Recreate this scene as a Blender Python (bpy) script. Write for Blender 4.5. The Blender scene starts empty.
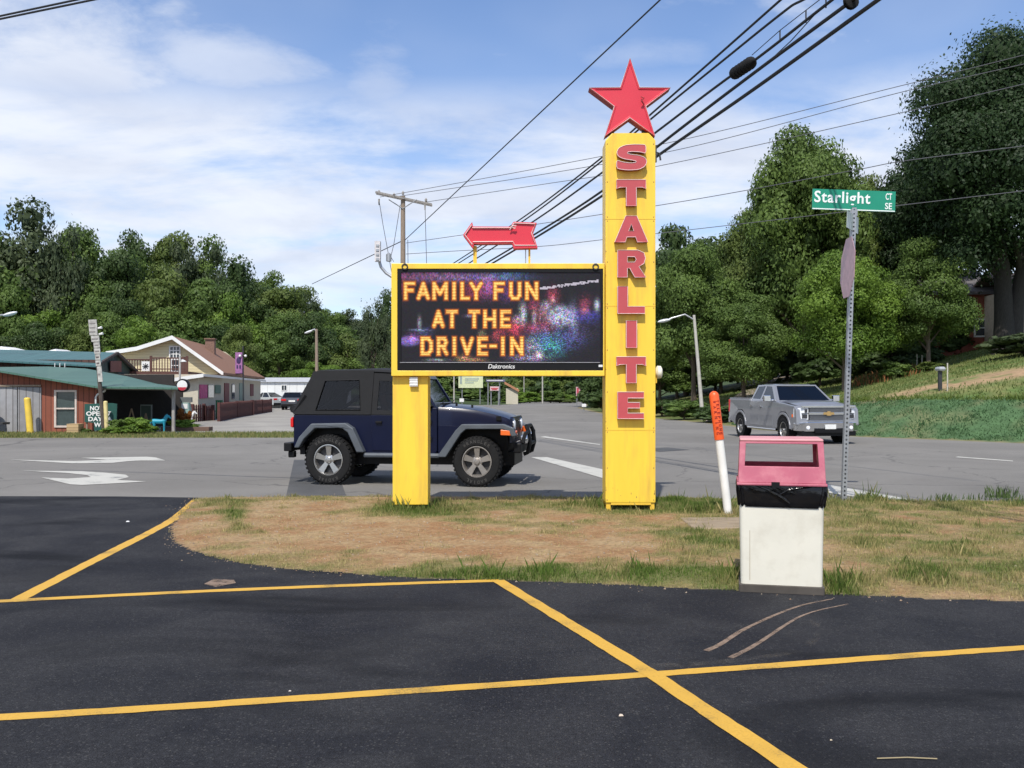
import bpy, bmesh, math, random
import numpy as np
from mathutils import Vector, Matrix
from mathutils.geometry import tessellate_polygon
R = math.radians
random.seed(7)
C = bpy.context.scene.collection
scene = bpy.context.scene

# ---------------------------------------------------------------- camera
H = 1.55; FPX = 950.0; HOR = 391.0
cam_d = bpy.data.cameras.new('camera'); cam = bpy.data.objects.new('camera', cam_d); C.objects.link(cam)
cam.location = (0, 0, H); cam.rotation_euler = (R(90), 0, 0)
cam_d.sensor_width = 36; cam_d.lens = FPX * 36 / 1024; cam_d.shift_y = (HOR - 384) / 1024
cam_d.clip_start = 0.1; cam_d.clip_end = 3000
scene.camera = cam

# ---------------------------------------------------------------- sun and sky
SUN_EL, SX, SY = R(54), -0.17, -0.90
n_ = math.hypot(SX, SY)
sun_dir = Vector((SX / n_ * math.cos(SUN_EL), SY / n_ * math.cos(SUN_EL), math.sin(SUN_EL)))
sl = bpy.data.lights.new('sun', 'SUN'); sl.energy = 3.7; sl.angle = R(0.6); sl.color = (1.0, 0.95, 0.87)
so = bpy.data.objects.new('sun', sl); C.objects.link(so)
so.rotation_euler = (-sun_dir).to_track_quat('-Z', 'Y').to_euler(); so.location = (-20, -20, 40)
world = bpy.data.worlds.new('World'); scene.world = world; world.use_nodes = True
wt = world.node_tree; wt.nodes.clear()
def WN(t, **k):
    n = wt.nodes.new(t)
    for a, b in k.items(): setattr(n, a, b)
    return n
wo = WN('ShaderNodeOutputWorld'); bg = WN('ShaderNodeBackground'); bg.inputs[1].default_value = 0.11
sky = WN('ShaderNodeTexSky', sky_type='NISHITA', sun_disc=False)
sky.sun_elevation = SUN_EL; sky.sun_rotation = math.atan2(SX, SY); sky.air_density = 1.0; sky.dust_density = 0.6; sky.ozone_density = 1.6; sky.altitude = 200
tc = WN('ShaderNodeTexCoord'); sep = WN('ShaderNodeSeparateXYZ'); wt.links.new(tc.outputs['Generated'], sep.inputs[0])
def wm(op, a, b=None, c=None, clamp=False):
    n = WN('ShaderNodeMath', operation=op, use_clamp=clamp)
    for i, v in enumerate((a, b, c)):
        if v is None: continue
        if isinstance(v, (int, float)): n.inputs[i].default_value = v
        else: wt.links.new(v, n.inputs[i])
    return n.outputs[0]
zc = wm('MAXIMUM', sep.outputs[2], 0.02)
zz = wm('ADD', zc, 0.16)
u = wm('DIVIDE', sep.outputs[0], zz); v = wm('DIVIDE', sep.outputs[1], zz)
comb = WN('ShaderNodeCombineXYZ'); wt.links.new(u, comb.inputs[0]); wt.links.new(v, comb.inputs[1])
def wnoise(scale, detail, rough, off, sx=1.0, sy=1.0):
    mp = WN('ShaderNodeMapping'); mp.inputs['Location'].default_value = off; mp.inputs['Scale'].default_value = (sx, sy, 1)
    wt.links.new(comb.outputs[0], mp.inputs[0])
    n = WN('ShaderNodeTexNoise'); n.inputs['Scale'].default_value = scale; n.inputs['Detail'].default_value = detail
    n.inputs['Roughness'].default_value = rough; n.inputs['Distortion'].default_value = 0.25
    wt.links.new(mp.outputs[0], n.inputs['Vector']); return n.outputs[0]
def wramp(x, a, b, lo=0.0, hi=1.0):
    n = WN('ShaderNodeMapRange', interpolation_type='SMOOTHSTEP')
    for i, q in enumerate((a, b, lo, hi)): n.inputs[i + 1].default_value = q
    wt.links.new(x, n.inputs[0]); return n.outputs[0]
# band of thin cloud low in the sky, broken cumulus patches above
band = wm('MULTIPLY', wramp(sep.outputs[2], 0.07, 0.16, 0.75, 1), wramp(sep.outputs[2], 0.25, 0.33, 1, 0))
nb = wramp(wnoise(1.1, 8, 0.6, (3.1, 1.4, 0), 1.0, 1.5), 0.27, 0.58)
c1 = wm('MULTIPLY', band, nb)
left = wramp(sep.outputs[0], -0.18, -0.42)
pt = wramp(wm('ADD', wnoise(1.7, 9, 0.58, (7.3, 2.9, 0), 1, 1), wm('MULTIPLY', left, 0.16)), 0.50, 0.74, 0, 0.85)
hi = wm('MULTIPLY', pt, wramp(sep.outputs[2], 0.20, 0.30))
base = wramp(wnoise(0.6, 4, 0.6, (11, 5, 0)), 0.35, 0.75, 0.0, 0.28)
cov = wm('MAXIMUM', wm('MAXIMUM', wm('MULTIPLY', c1, 0.92), hi), base)
def puff(dx, dz, rx, rz, amt, seed):
    # a cumulus puff round one sky direction, broken up by noise
    a = wm('DIVIDE', wm('SUBTRACT', sep.outputs[0], dx), rx); b = wm('DIVIDE', wm('SUBTRACT', sep.outputs[2], dz), rz)
    r = wm('SQRT', wm('ADD', wm('MULTIPLY', a, a), wm('MULTIPLY', b, b)))
    q = wm('SUBTRACT', wm('MULTIPLY', wnoise(2.6, 10, 0.66, (seed, seed*1.7, 0)), 2.1), r)
    return wramp(q, 0.0, 1.0, 0, amt)
for pf_ in ((-0.43,0.30,0.15,0.085,0.85,2.3),(-0.27,0.315,0.11,0.035,0.6,5.1),(-0.13,0.305,0.05,0.06,0.45,8.7),(0.12,0.33,0.10,0.02,0.25,3.9)): cov = wm('MAXIMUM', cov, puff(*pf_))
hz_ = wramp(sep.outputs[2], 0.0, 0.16, 0.72, 0.0)
cov = wm('MAXIMUM', cov, hz_, clamp=True)
shade = wramp(wnoise(1.9, 6, 0.55, (1, 9, 0)), 0.28, 0.68)
cm = WN('ShaderNodeMix', data_type='RGBA'); wt.links.new(shade, cm.inputs[0])
cm.inputs[6].default_value = (5.3, 5.7, 6.7, 1); cm.inputs[7].default_value = (7.0, 7.3, 7.9, 1)
tint = WN('ShaderNodeMix', data_type='RGBA', blend_type='MULTIPLY'); tint.inputs[0].default_value = 1
wt.links.new(sky.outputs[0], tint.inputs[6]); tint.inputs[7].default_value = (1.05, 1.14, 1.32, 1)
mx = WN('ShaderNodeMix', data_type='RGBA'); wt.links.new(cov, mx.inputs[0]); wt.links.new(tint.outputs[2], mx.inputs[6]); wt.links.new(cm.outputs[2], mx.inputs[7])
wt.links.new(mx.outputs[2], bg.inputs[0]); wt.links.new(bg.outputs[0], wo.inputs[0])
scene.view_settings.view_transform = 'Standard'; scene.view_settings.look = 'None'
scene.view_settings.exposure = 0.28; scene.view_settings.gamma = 1

# ---------------------------------------------------------------- helpers
K = H * FPX
def gp(px, py, z=0.0):
    Y = (H - z) * FPX / (py - HOR); return Vector(((px - 512) / FPX * Y, Y, z))
def at(px, py, Y): return Vector(((px - 512) / FPX * Y, Y, H - (py - HOR) / FPX * Y))
def tag(o, label=None, cat=None, group=None, kind=None):
    if label: o['label'] = label
    if cat: o['category'] = cat
    if group: o['group'] = group
    if kind: o['kind'] = kind
    return o
def empty(name, loc, rz=0, sc=1.0, label=None, cat=None, group=None):
    o = bpy.data.objects.new(name, None); C.objects.link(o); o.empty_display_size = 0.2
    o.location = loc; o.rotation_euler = (0, 0, rz)
    o.scale = (sc, sc, sc) if isinstance(sc, (int, float)) else sc
    return tag(o, label, cat, group)
def copy_tree(o, parent=None):
    c = o.copy(); C.objects.link(c); c.parent = parent
    for ch in list(o.children): copy_tree(ch, c)
    return c

class MB:
    def __init__(s): s.v = []; s.f = []; s.m = []
    def add(s, vs, fs, mi=0, M=None):
        o = len(s.v)
        for p in vs:
            p = Vector(p); s.v.append(tuple(M @ p) if M else tuple(p))
        for f in fs: s.f.append([i + o for i in f]); s.m.append(mi)
        return s
    def box(s, a, b, mi=0, M=None):
        x0, y0, z0 = a; x1, y1, z1 = b
        vs = [(x0,y0,z0),(x1,y0,z0),(x1,y1,z0),(x0,y1,z0),(x0,y0,z1),(x1,y0,z1),(x1,y1,z1),(x0,y1,z1)]
        fs = [(0,3,2,1),(4,5,6,7),(0,1,5,4),(1,2,6,5),(2,3,7,6),(3,0,4,7)]
        return s.add(vs, fs, mi, M)
    def tube(s, pts, r, n=8, mi=0, closed=False, caps=True, M=None):
        pts = [Vector(p) for p in pts]; L = len(pts)
        rs = r if isinstance(r, (list, tuple)) else [r] * L
        vs = []; fs = []; up = Vector((0, 0, 1)); prev = None
        for i, p in enumerate(pts):
            if closed: t = pts[(i + 1) % L] - pts[i - 1]
            else: t = (pts[min(i + 1, L - 1)] - pts[max(i - 1, 0)])
            t.normalize()
            if prev is None:
                a = t.orthogonal().normalized()
            else:
                a = prev - t * prev.dot(t)
                a = a.normalized() if a.length > 1e-5 else t.orthogonal().normalized()
            prev = a; b = t.cross(a)
            for k in range(n):
                q = 2 * math.pi * k / n
                vs.append(p + (a * math.cos(q) + b * math.sin(q)) * rs[i])
        m = L if closed else L - 1
        for i in range(m):
            j = (i + 1) % L
            for k in range(n):
                k2 = (k + 1) % n
                fs.append((i*n+k, i*n+k2, j*n+k2, j*n+k))
        if caps and not closed:
            fs.append(tuple(reversed(range(n)))); fs.append(tuple(range((L-1)*n, L*n)))
        return s.add(vs, fs, mi, M)
    def cyl(s, p0, p1, r, n=16, mi=0, r2=None): return s.tube([p0, p1], [r, r if r2 is None else r2], n, mi)
    def prism(s, loops, f0, f1, mi=0, M=None):
        """loops: outer + holes of 2D points; f0,f1 map (a,b)->3D for the two faces"""
        flat = [p for l in loops for p in l]
        tri = tessellate_polygon([[Vector((p[0], p[1], 0)) for p in l] for l in loops])
        n = len(flat)
        vs = [f0(*p) for p in flat] + [f1(*p) for p in flat]
        fs = [tuple(t) for t in tri] + [tuple(i + n for i in reversed(t)) for t in tri]
        o = 0
        for l in loops:
            L = len(l)
            for i in range(L):
                j = (i + 1) % L; fs.append((o+i, o+i+n, o+j+n, o+j))
            o += L
        return s.add(vs, fs, mi, M)
    def lathe(s, prof, n=24, mi=0, M=None, axis='z'):
        vs = []; fs = []; L = len(prof)
        for (r, h) in prof:
            for k in range(n):
                q = 2 * math.pi * k / n
                if axis == 'z': vs.append((r*math.cos(q), r*math.sin(q), h))
                else: vs.append((r*math.cos(q), h, r*math.sin(q)))
        for i in range(L - 1):
            for k in range(n):
                k2 = (k+1) % n; fs.append((i*n+k, i*n+k2, (i+1)*n+k2, (i+1)*n+k))
        return s.add(vs, fs, mi, M)
    def ball(s, c, rad, mi=0, n=12, M=None):
        c = Vector(c); rr = rad if isinstance(rad, (tuple, list)) else (rad,)*3
        vs = []; fs = []; m = n // 2
        for i in range(m + 1):
            a = math.pi * i / m
            for k in range(n):
                q = 2*math.pi*k/n
                vs.append((c.x+rr[0]*math.sin(a)*math.cos(q), c.y+rr[1]*math.sin(a)*math.sin(q), c.z+rr[2]*math.cos(a)))
        for i in range(m):
            for k in range(n):
                k2 = (k+1) % n; fs.append((i*n+k, (i+1)*n+k, (i+1)*n+k2, i*n+k2))
        return s.add(vs, fs, mi, M)
    def quad(s, a, b, c, d, mi=0): return s.add([a, b, c, d], [(0,1,2,3)], mi)
    def loft(s, secs, mi=0, caps=True):
        n = len(secs[0]); vs = [p for q in secs for p in q]; fs = []
        for i in range(len(secs) - 1):
            for k in range(n):
                k2 = (k+1) % n; fs.append((i*n+k, i*n+k2, (i+1)*n+k2, (i+1)*n+k))
        if caps: fs.append(tuple(reversed(range(n)))); fs.append(tuple(range((len(secs)-1)*n, len(secs)*n)))
        return s.add(vs, fs, mi)
    def build(s, name, mats, parent=None, smooth=False, bevel=0, normals=True):
        me = bpy.data.meshes.new(name); me.from_pydata(s.v, [], s.f)
        ms = mats if isinstance(mats, (list, tuple)) else [mats]
        for m in ms: me.materials.append(m)
        if len(ms) > 1: me.polygons.foreach_set('material_index', s.m)
        if normals:
            bm = bmesh.new(); bm.from_mesh(me); bmesh.ops.remove_doubles(bm, verts=bm.verts, dist=1e-5)
            bmesh.ops.recalc_face_normals(bm, faces=bm.faces); bm.to_mesh(me); bm.free()
        if smooth:
            me.polygons.foreach_set('use_smooth', [True] * len(me.polygons))
            try: me.set_sharp_from_angle(angle=R(35))
            except Exception: pass
        o = bpy.data.objects.new(name, me); C.objects.link(o); o.parent = parent
        if bevel:
            b = o.modifiers.new('bevel', 'BEVEL'); b.width = bevel; b.segments = 2; b.limit_method = 'ANGLE'; b.angle_limit = R(40)
        me.update(); return o

def text_mb(mb, txt, h, M, extrude=0.004, off=0.0, wid=None, mi=0, spacing=1.0, shear=0):
    cu = bpy.data.curves.new('t', 'FONT'); cu.body = txt; cu.size = 1; cu.extrude = 0.5; cu.offset = off; cu.space_character = spacing; cu.shear = shear
    cu.resolution_u = 3
    ob = bpy.data.objects.new('t', cu); C.objects.link(ob)
    dg = bpy.context.evaluated_depsgraph_get(); me = bpy.data.meshes.new_from_object(ob.evaluated_get(dg))
    vs = np.array([v.co[:] for v in me.vertices]); fs = [tuple(p.vertices) for p in me.polygons]
    bpy.data.objects.remove(ob); bpy.data.curves.remove(cu); bpy.data.meshes.remove(me)
    x0, y0, z0 = vs.min(0); x1, y1, z1 = vs.max(0)
    sy = h / (y1 - y0); sx = (wid / (x1 - x0)) if wid else sy
    vs[:, 0] = (vs[:, 0] - (x0 + x1) / 2) * sx; vs[:, 1] = (vs[:, 1] - (y0 + y1) / 2) * sy
    vs[:, 2] = vs[:, 2] / (z1 - z0) * 2 * extrude
    mb.add([Vector(p) for p in vs], fs, mi, M)

# ---------------------------------------------------------------- materials
def nodes(name):
    m = bpy.data.materials.new(name); m.use_nodes = True; t = m.node_tree; p = t.nodes['Principled BSDF']; return m, t, p
def mat(name, col, rough=0.6, metal=0.0, var=0.12, scale=6.0, bump=0.0, bscale=60.0, dirt=None, dirt_amt=0.0, dirt_scale=3.0, emit=None, es=1.0, coat=0.0, spec=None, stretch=(1,1,1)):
    m, t, p = nodes(name); N = t.nodes; L = t.links
    co = N.new('ShaderNodeTexCoord'); mp = N.new('ShaderNodeMapping'); mp.inputs['Scale'].default_value = stretch; L.new(co.outputs['Object'], mp.inputs[0])
    nz = N.new('ShaderNodeTexNoise'); nz.inputs['Scale'].default_value = scale; nz.inputs['Detail'].default_value = 7; L.new(mp.outputs[0], nz.inputs['Vector'])
    mr = N.new('ShaderNodeMapRange'); mr.inputs[1].default_value = 0.3; mr.inputs[2].default_value = 0.7; mr.inputs[3].default_value = 1 - var; mr.inputs[4].default_value = 1 + var; L.new(nz.outputs[0], mr.inputs[0])
    vm = N.new('ShaderNodeVectorMath'); vm.operation = 'SCALE'; vm.inputs[0].default_value = col[:3]; L.new(mr.outputs[0], vm.inputs['Scale'])
    out = vm.outputs[0]
    if dirt:
        n2 = N.new('ShaderNodeTexNoise'); n2.inputs['Scale'].default_value = dirt_scale; n2.inputs['Detail'].default_value = 9; n2.inputs['Roughness'].default_value = 0.65; L.new(mp.outputs[0], n2.inputs['Vector'])
        r2 = N.new('ShaderNodeMapRange'); r2.inputs[1].default_value = 0.48; r2.inputs[2].default_value = 0.72; r2.inputs[4].default_value = dirt_amt; L.new(n2.outputs[0], r2.inputs[0])
        mi = N.new('ShaderNodeMix'); mi.data_type = 'RGBA'; L.new(r2.outputs[0], mi.inputs[0]); L.new(out, mi.inputs[6]); mi.inputs[7].default_value = (*dirt, 1); out = mi.outputs[2]
    L.new(out, p.inputs['Base Color']); p.inputs['Roughness'].default_value = rough; p.inputs['Metallic'].default_value = metal
    if coat: p.inputs['Coat Weight'].default_value = coat; p.inputs['Coat Roughness'].default_value = 0.05
    if spec is not None: p.inputs['Specular IOR Level'].default_value = spec
    if bump:
        n3 = N.new('ShaderNodeTexNoise'); n3.inputs['Scale'].default_value = bscale; n3.inputs['Detail'].default_value = 5; L.new(mp.outputs[0], n3.inputs['Vector'])
        b = N.new('ShaderNodeBump'); b.inputs['Strength'].default_value = bump; b.inputs['Distance'].default_value = 0.02; L.new(n3.outputs[0], b.inputs['Height']); L.new(b.outputs[0], p.inputs['Normal'])
    if emit: p.inputs['Emission Color'].default_value = (*emit, 1); p.inputs['Emission Strength'].default_value = es
    return m
def glass_mat(name, tint=0.25, refl=(0.9, 0.95, 1.0)):
    m, t, p = nodes(name); N = t.nodes; L = t.links; N.remove(p)
    tr = N.new('ShaderNodeBsdfTransparent'); tr.inputs[0].default_value = (tint, tint, tint * 1.02, 1)
    gl = N.new('ShaderNodeBsdfGlossy'); gl.inputs[0].default_value = (*refl, 1); gl.inputs[1].default_value = 0.04
    fr = N.new('ShaderNodeFresnel'); fr.inputs[0].default_value = 1.6; mx = N.new('ShaderNodeMixShader')
    L.new(fr.outputs[0], mx.inputs[0]); L.new(tr.outputs[0], mx.inputs[1]); L.new(gl.outputs[0], mx.inputs[2]); L.new(mx.outputs[0], N['Material Output'].inputs[0])
    return m
def lines_mat(name, col, col2, freq, rough=0.7, axis=0, metal=0, var=0.15, width=0.12, bump=0.4):
    """boards / ribs: a repeated groove along one object axis"""
    m, t, p = nodes(name); N = t.nodes; L = t.links
    co = N.new('ShaderNodeTexCoord'); sp = N.new('ShaderNodeSeparateXYZ'); L.new(co.outputs['Object'], sp.inputs[0])
    a = N.new('ShaderNodeMath'); a.operation = 'MULTIPLY'; a.inputs[1].default_value = freq; L.new(sp.outputs[axis], a.inputs[0])
    fl = N.new('ShaderNodeMath'); fl.operation = 'FLOOR'; L.new(a.outputs[0], fl.inputs[0])
    fr = N.new('ShaderNodeMath'); fr.operation = 'FRACT'; L.new(a.outputs[0], fr.inputs[0])
    gr = N.new('ShaderNodeMath'); gr.operation = 'LESS_THAN'; gr.inputs[1].default_value = width; L.new(fr.outputs[0], gr.inputs[0])
    wn = N.new('ShaderNodeTexWhiteNoise'); wn.noise_dimensions = '1D'; L.new(fl.outputs[0], wn.inputs['W'])
    nz = N.new('ShaderNodeTexNoise'); nz.inputs['Scale'].default_value = 5; nz.inputs['Detail'].default_value = 8; L.new(co.outputs['Object'], nz.inputs['Vector'])
    ad = N.new('ShaderNodeMath'); ad.operation = 'ADD'; L.new(wn.outputs['Value'], ad.inputs[0]); L.new(nz.outputs[0], ad.inputs[1])
    mr = N.new('ShaderNodeMapRange'); mr.inputs[1].default_value = 0.3; mr.inputs[2].default_value = 1.6; mr.inputs[3].default_value = 1 - var; mr.inputs[4].default_value = 1 + var; L.new(ad.outputs[0], mr.inputs[0])
    vm = N.new('ShaderNodeVectorMath'); vm.operation = 'SCALE'; vm.inputs[0].default_value = col; L.new(mr.outputs[0], vm.inputs['Scale'])
    mi = N.new('ShaderNodeMix'); mi.data_type = 'RGBA'; L.new(gr.outputs[0], mi.inputs[0]); L.new(vm.outputs[0], mi.inputs[6]); mi.inputs[7].default_value = (*col2, 1)
    L.new(mi.outputs[2], p.inputs['Base Color']); p.inputs['Roughness'].default_value = rough; p.inputs['Metallic'].default_value = metal
    b = N.new('ShaderNodeBump'); b.inputs['Strength'].default_value = bump; b.inputs['Distance'].default_value = 0.02; b.invert = True; L.new(gr.outputs[0], b.inputs['Height']); L.new(b.outputs[0], p.inputs['Normal'])
    return m
def attr_mat(name, attr='Col', rough=0.9, var=0.35, scale=14, bump=0.3, bscale=40, translucent=0.0, fine=None):
    m, t, p = nodes(name); N = t.nodes; L = t.links
    at_ = N.new('ShaderNodeAttribute'); at_.attribute_name = attr
    co = N.new('ShaderNodeTexCoord'); nz = N.new('ShaderNodeTexNoise'); nz.inputs['Scale'].default_value = scale; nz.inputs['Detail'].default_value = 10; nz.inputs['Roughness'].default_value = 0.7; L.new(co.outputs['Object'], nz.inputs['Vector'])
    mr = N.new('ShaderNodeMapRange'); mr.inputs[1].default_value = 0.3; mr.inputs[2].default_value = 0.7; mr.inputs[3].default_value = 1 - var; mr.inputs[4].default_value = 1 + var; L.new(nz.outputs[0], mr.inputs[0])
    vm = N.new('ShaderNodeVectorMath'); vm.operation = 'SCALE'; L.new(at_.outputs['Color'], vm.inputs[0]); L.new(mr.outputs[0], vm.inputs['Scale'])
    L.new(vm.outputs[0], p.inputs['Base Color']); p.inputs['Roughness'].default_value = rough; p.inputs['Specular IOR Level'].default_value = 0.2
    if bump:
        n3 = N.new('ShaderNodeTexNoise'); n3.inputs['Scale'].default_value = bscale; n3.inputs['Detail'].default_value = 6; L.new(co.outputs['Object'], n3.inputs['Vector'])
        b = N.new('ShaderNodeBump'); b.inputs['Strength'].default_value = bump; b.inputs['Distance'].default_value = 0.03; L.new(n3.outputs[0], b.inputs['Height']); L.new(b.outputs[0], p.inputs['Normal'])
    if translucent:
        tl = N.new('ShaderNodeBsdfTranslucent'); L.new(vm.outputs[0], tl.inputs[0]); mx = N.new('ShaderNodeMixShader'); mx.inputs[0].default_value = translucent
        L.new(p.outputs[0], mx.inputs[1]); L.new(tl.outputs[0], mx.inputs[2]); L.new(mx.outputs[0], N['Material Output'].inputs[0])
    return m
def asphalt_mat(name, dark, light, patch_scale, stain=None, rough=0.85, agg=(0.6, 1.5), crack=False, grit=False):
    m, t, p = nodes(name); N = t.nodes; L = t.links
    co = N.new('ShaderNodeTexCoord')
    n1 = N.new('ShaderNodeTexNoise'); n1.inputs['Scale'].default_value = patch_scale; n1.inputs['Detail'].default_value = 8; n1.inputs['Roughness'].default_value = 0.62; n1.inputs['Distortion'].default_value = 0.6; L.new(co.outputs['Object'], n1.inputs['Vector'])
    r1 = N.new('ShaderNodeMapRange'); r1.inputs[1].default_value = 0.35; r1.inputs[2].default_value = 0.68; L.new(n1.outputs[0], r1.inputs[0])
    mi = N.new('ShaderNodeMix'); mi.data_type = 'RGBA'; L.new(r1.outputs[0], mi.inputs[0]); mi.inputs[6].default_value = (*dark, 1); mi.inputs[7].default_value = (*light, 1)
    n2 = N.new('ShaderNodeTexNoise'); n2.inputs['Scale'].default_value = 150; n2.inputs['Detail'].default_value = 3; n2.inputs['Roughness'].default_value = 0.8; L.new(co.outputs['Object'], n2.inputs['Vector'])
    r2 = N.new('ShaderNodeMapRange'); r2.inputs[1].default_value = 0.32; r2.inputs[2].default_value = 0.72; r2.inputs[3].default_value = agg[0]; r2.inputs[4].default_value = agg[1]; L.new(n2.outputs[0], r2.inputs[0])
    vm = N.new('ShaderNodeVectorMath'); vm.operation = 'SCALE'; L.new(mi.outputs[2], vm.inputs[0]); L.new(r2.outputs[0], vm.inputs['Scale'])
    out = vm.outputs[0]
    if grit:
        nm = N.new('ShaderNodeTexNoise'); nm.inputs['Scale'].default_value = 38; nm.inputs['Detail'].default_value = 4; nm.inputs['Roughness'].default_value = 0.8; L.new(co.outputs['Object'], nm.inputs['Vector'])
        rm = N.new('ShaderNodeMapRange'); rm.inputs[1].default_value = 0.35; rm.inputs[2].default_value = 0.65; rm.inputs[3].default_value = 0.72; rm.inputs[4].default_value = 1.3; L.new(nm.outputs[0], rm.inputs[0])
        v2 = N.new('ShaderNodeVectorMath'); v2.operation = 'SCALE'; L.new(out, v2.inputs[0]); L.new(rm.outputs[0], v2.inputs['Scale']); out = v2.outputs[0]
        vo2 = N.new('ShaderNodeTexVoronoi'); vo2.inputs['Scale'].default_value = 75; L.new(co.outputs['Object'], vo2.inputs['Vector'])
        sp2 = N.new('ShaderNodeSeparateXYZ'); L.new(vo2.outputs['Color'], sp2.inputs[0])
        g1 = N.new('ShaderNodeMath'); g1.operation = 'GREATER_THAN'; g1.inputs[1].default_value = 0.86; L.new(sp2.outputs[0], g1.inputs[0])
        g2 = N.new('ShaderNodeMath'); g2.operation = 'LESS_THAN'; g2.inputs[1].default_value = 0.42; L.new(vo2.outputs['Distance'], g2.inputs[0])
        g3 = N.new('ShaderNodeMath'); g3.operation = 'MULTIPLY'; L.new(g1.outputs[0], g3.inputs[0]); L.new(g2.outputs[0], g3.inputs[1])
        g4 = N.new('ShaderNodeMath'); g4.operation = 'MULTIPLY'; g4.inputs[1].default_value = 0.55; L.new(g3.outputs[0], g4.inputs[0])
        m6 = N.new('ShaderNodeMix'); m6.data_type = 'RGBA'; L.new(g4.outputs[0], m6.inputs[0]); L.new(out, m6.inputs[6]); m6.inputs[7].default_value = (0.085,0.083,0.08,1); out = m6.outputs[2]
    if stain:
        n4 = N.new('ShaderNodeTexNoise'); n4.inputs['Scale'].default_value = 0.55; n4.inputs['Detail'].default_value = 7; n4.inputs['Distortion'].default_value = 1.2
        mp = N.new('ShaderNodeMapping'); mp.inputs['Location'].default_value = (4.3, 8.1, 0); mp.inputs['Scale'].default_value = (0.6, 1.5, 1); L.new(co.outputs['Object'], mp.inputs[0]); L.new(mp.outputs[0], n4.inputs['Vector'])
        r4 = N.new('ShaderNodeMapRange'); r4.inputs[1].default_value = 0.54; r4.inputs[2].default_value = 0.70; r4.inputs[4].default_value = 0.9; L.new(n4.outputs[0], r4.inputs[0])
        m4 = N.new('ShaderNodeMix'); m4.data_type = 'RGBA'; L.new(r4.outputs[0], m4.inputs[0]); L.new(out, m4.inputs[6]); m4.inputs[7].default_value = (*stain, 1); out = m4.outputs[2]
    if crack:
        vo = N.new('ShaderNodeTexVoronoi'); vo.feature = 'DISTANCE_TO_EDGE'; vo.inputs['Scale'].default_value = 0.22
        nv = N.new('ShaderNodeTexNoise'); nv.inputs['Scale'].default_value = 1.3; nv.inputs['Detail'].default_value = 6; L.new(co.outputs['Object'], nv.inputs['Vector'])
        va = N.new('ShaderNodeVectorMath'); va.operation = 'MULTIPLY_ADD'; va.inputs[1].default_value = (1.2, 1.2, 0); L.new(nv.outputs['Color'], va.inputs[0]); L.new(co.outputs['Object'], va.inputs[2]); L.new(va.outputs[0], vo.inputs['Vector'])
        rc = N.new('ShaderNodeMapRange'); rc.inputs[1].default_value = 0.0; rc.inputs[2].default_value = 0.006; rc.inputs[3].default_value = 0.55; rc.inputs[4].default_value = 0.0; L.new(vo.outputs['Distance'], rc.inputs[0])
        m5 = N.new('ShaderNodeMix'); m5.data_type = 'RGBA'; L.new(rc.outputs[0], m5.inputs[0]); L.new(out, m5.inputs[6]); m5.inputs[7].default_value = (0.05, 0.05, 0.05, 1); out = m5.outputs[2]
    L.new(out, p.inputs['Base Color']); p.inputs['Roughness'].default_value = rough; p.inputs['Specular IOR Level'].default_value = 0.16
    b = N.new('ShaderNodeBump'); b.inputs['Strength'].default_value = 0.8; b.inputs['Distance'].default_value = 0.008; L.new(n2.outputs[0], b.inputs['Height']); L.new(b.outputs[0], p.inputs['Normal'])
    return m
def worn_mat(name, col, wear=0.45, scale=60, under=None, alpha_edge=None):
    """road paint with worn specks showing what is below"""
    m, t, p = nodes(name); N = t.nodes; L = t.links
    co = N.new('ShaderNodeTexCoord'); nz = N.new('ShaderNodeTexNoise'); nz.inputs['Scale'].default_value = scale; nz.inputs['Detail'].default_value = 8; nz.inputs['Roughness'].default_value = 0.75; L.new(co.outputs['Object'], nz.inputs['Vector'])
    n2 = N.new('ShaderNodeTexNoise'); n2.inputs['Scale'].default_value = 2.5; n2.inputs['Detail'].default_value = 5; L.new(co.outputs['Object'], n2.inputs['Vector'])
    ad = N.new('ShaderNodeMath'); ad.operation = 'ADD'; L.new(nz.outputs[0], ad.inputs[0]); L.new(n2.outputs[0], ad.inputs[1])
    r = N.new('ShaderNodeMapRange'); r.inputs[1].default_value = 1.0 + wear * 0.1; r.inputs[2].default_value = 1.35; r.inputs[3].default_value = 0.0; r.inputs[4].default_value = wear * 2; L.new(ad.outputs[0], r.inputs[0])
    r3 = N.new('ShaderNodeMapRange'); r3.inputs[1].default_value = 0.3; r3.inputs[2].default_value = 0.7; r3.inputs[3].default_value = 0.82; r3.inputs[4].default_value = 1.12; L.new(nz.outputs[0], r3.inputs[0])
    vm = N.new('ShaderNodeVectorMath'); vm.operation = 'SCALE'; vm.inputs[0].default_value = col; L.new(r3.outputs[0], vm.inputs['Scale'])
    mi = N.new('ShaderNodeMix'); mi.data_type = 'RGBA'; mi.clamp_factor = True; L.new(r.outputs[0], mi.inputs[0]); L.new(vm.outputs[0], mi.inputs[6]); mi.inputs[7].default_value = (*(under or (0.05,0.05,0.055)), 1)
    L.new(mi.outputs[2], p.inputs['Base Color']); p.inputs['Roughness'].default_value = 0.75
    if alpha_edge:
        ra = N.new('ShaderNodeMapRange'); ra.inputs[1].default_value = alpha_edge[0]; ra.inputs[2].default_value = alpha_edge[1]; ra.inputs[4].default_value = alpha_edge[2]; L.new(nz.outputs[0], ra.inputs[0]); L.new(ra.outputs[0], p.inputs['Alpha'])
    return m
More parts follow.
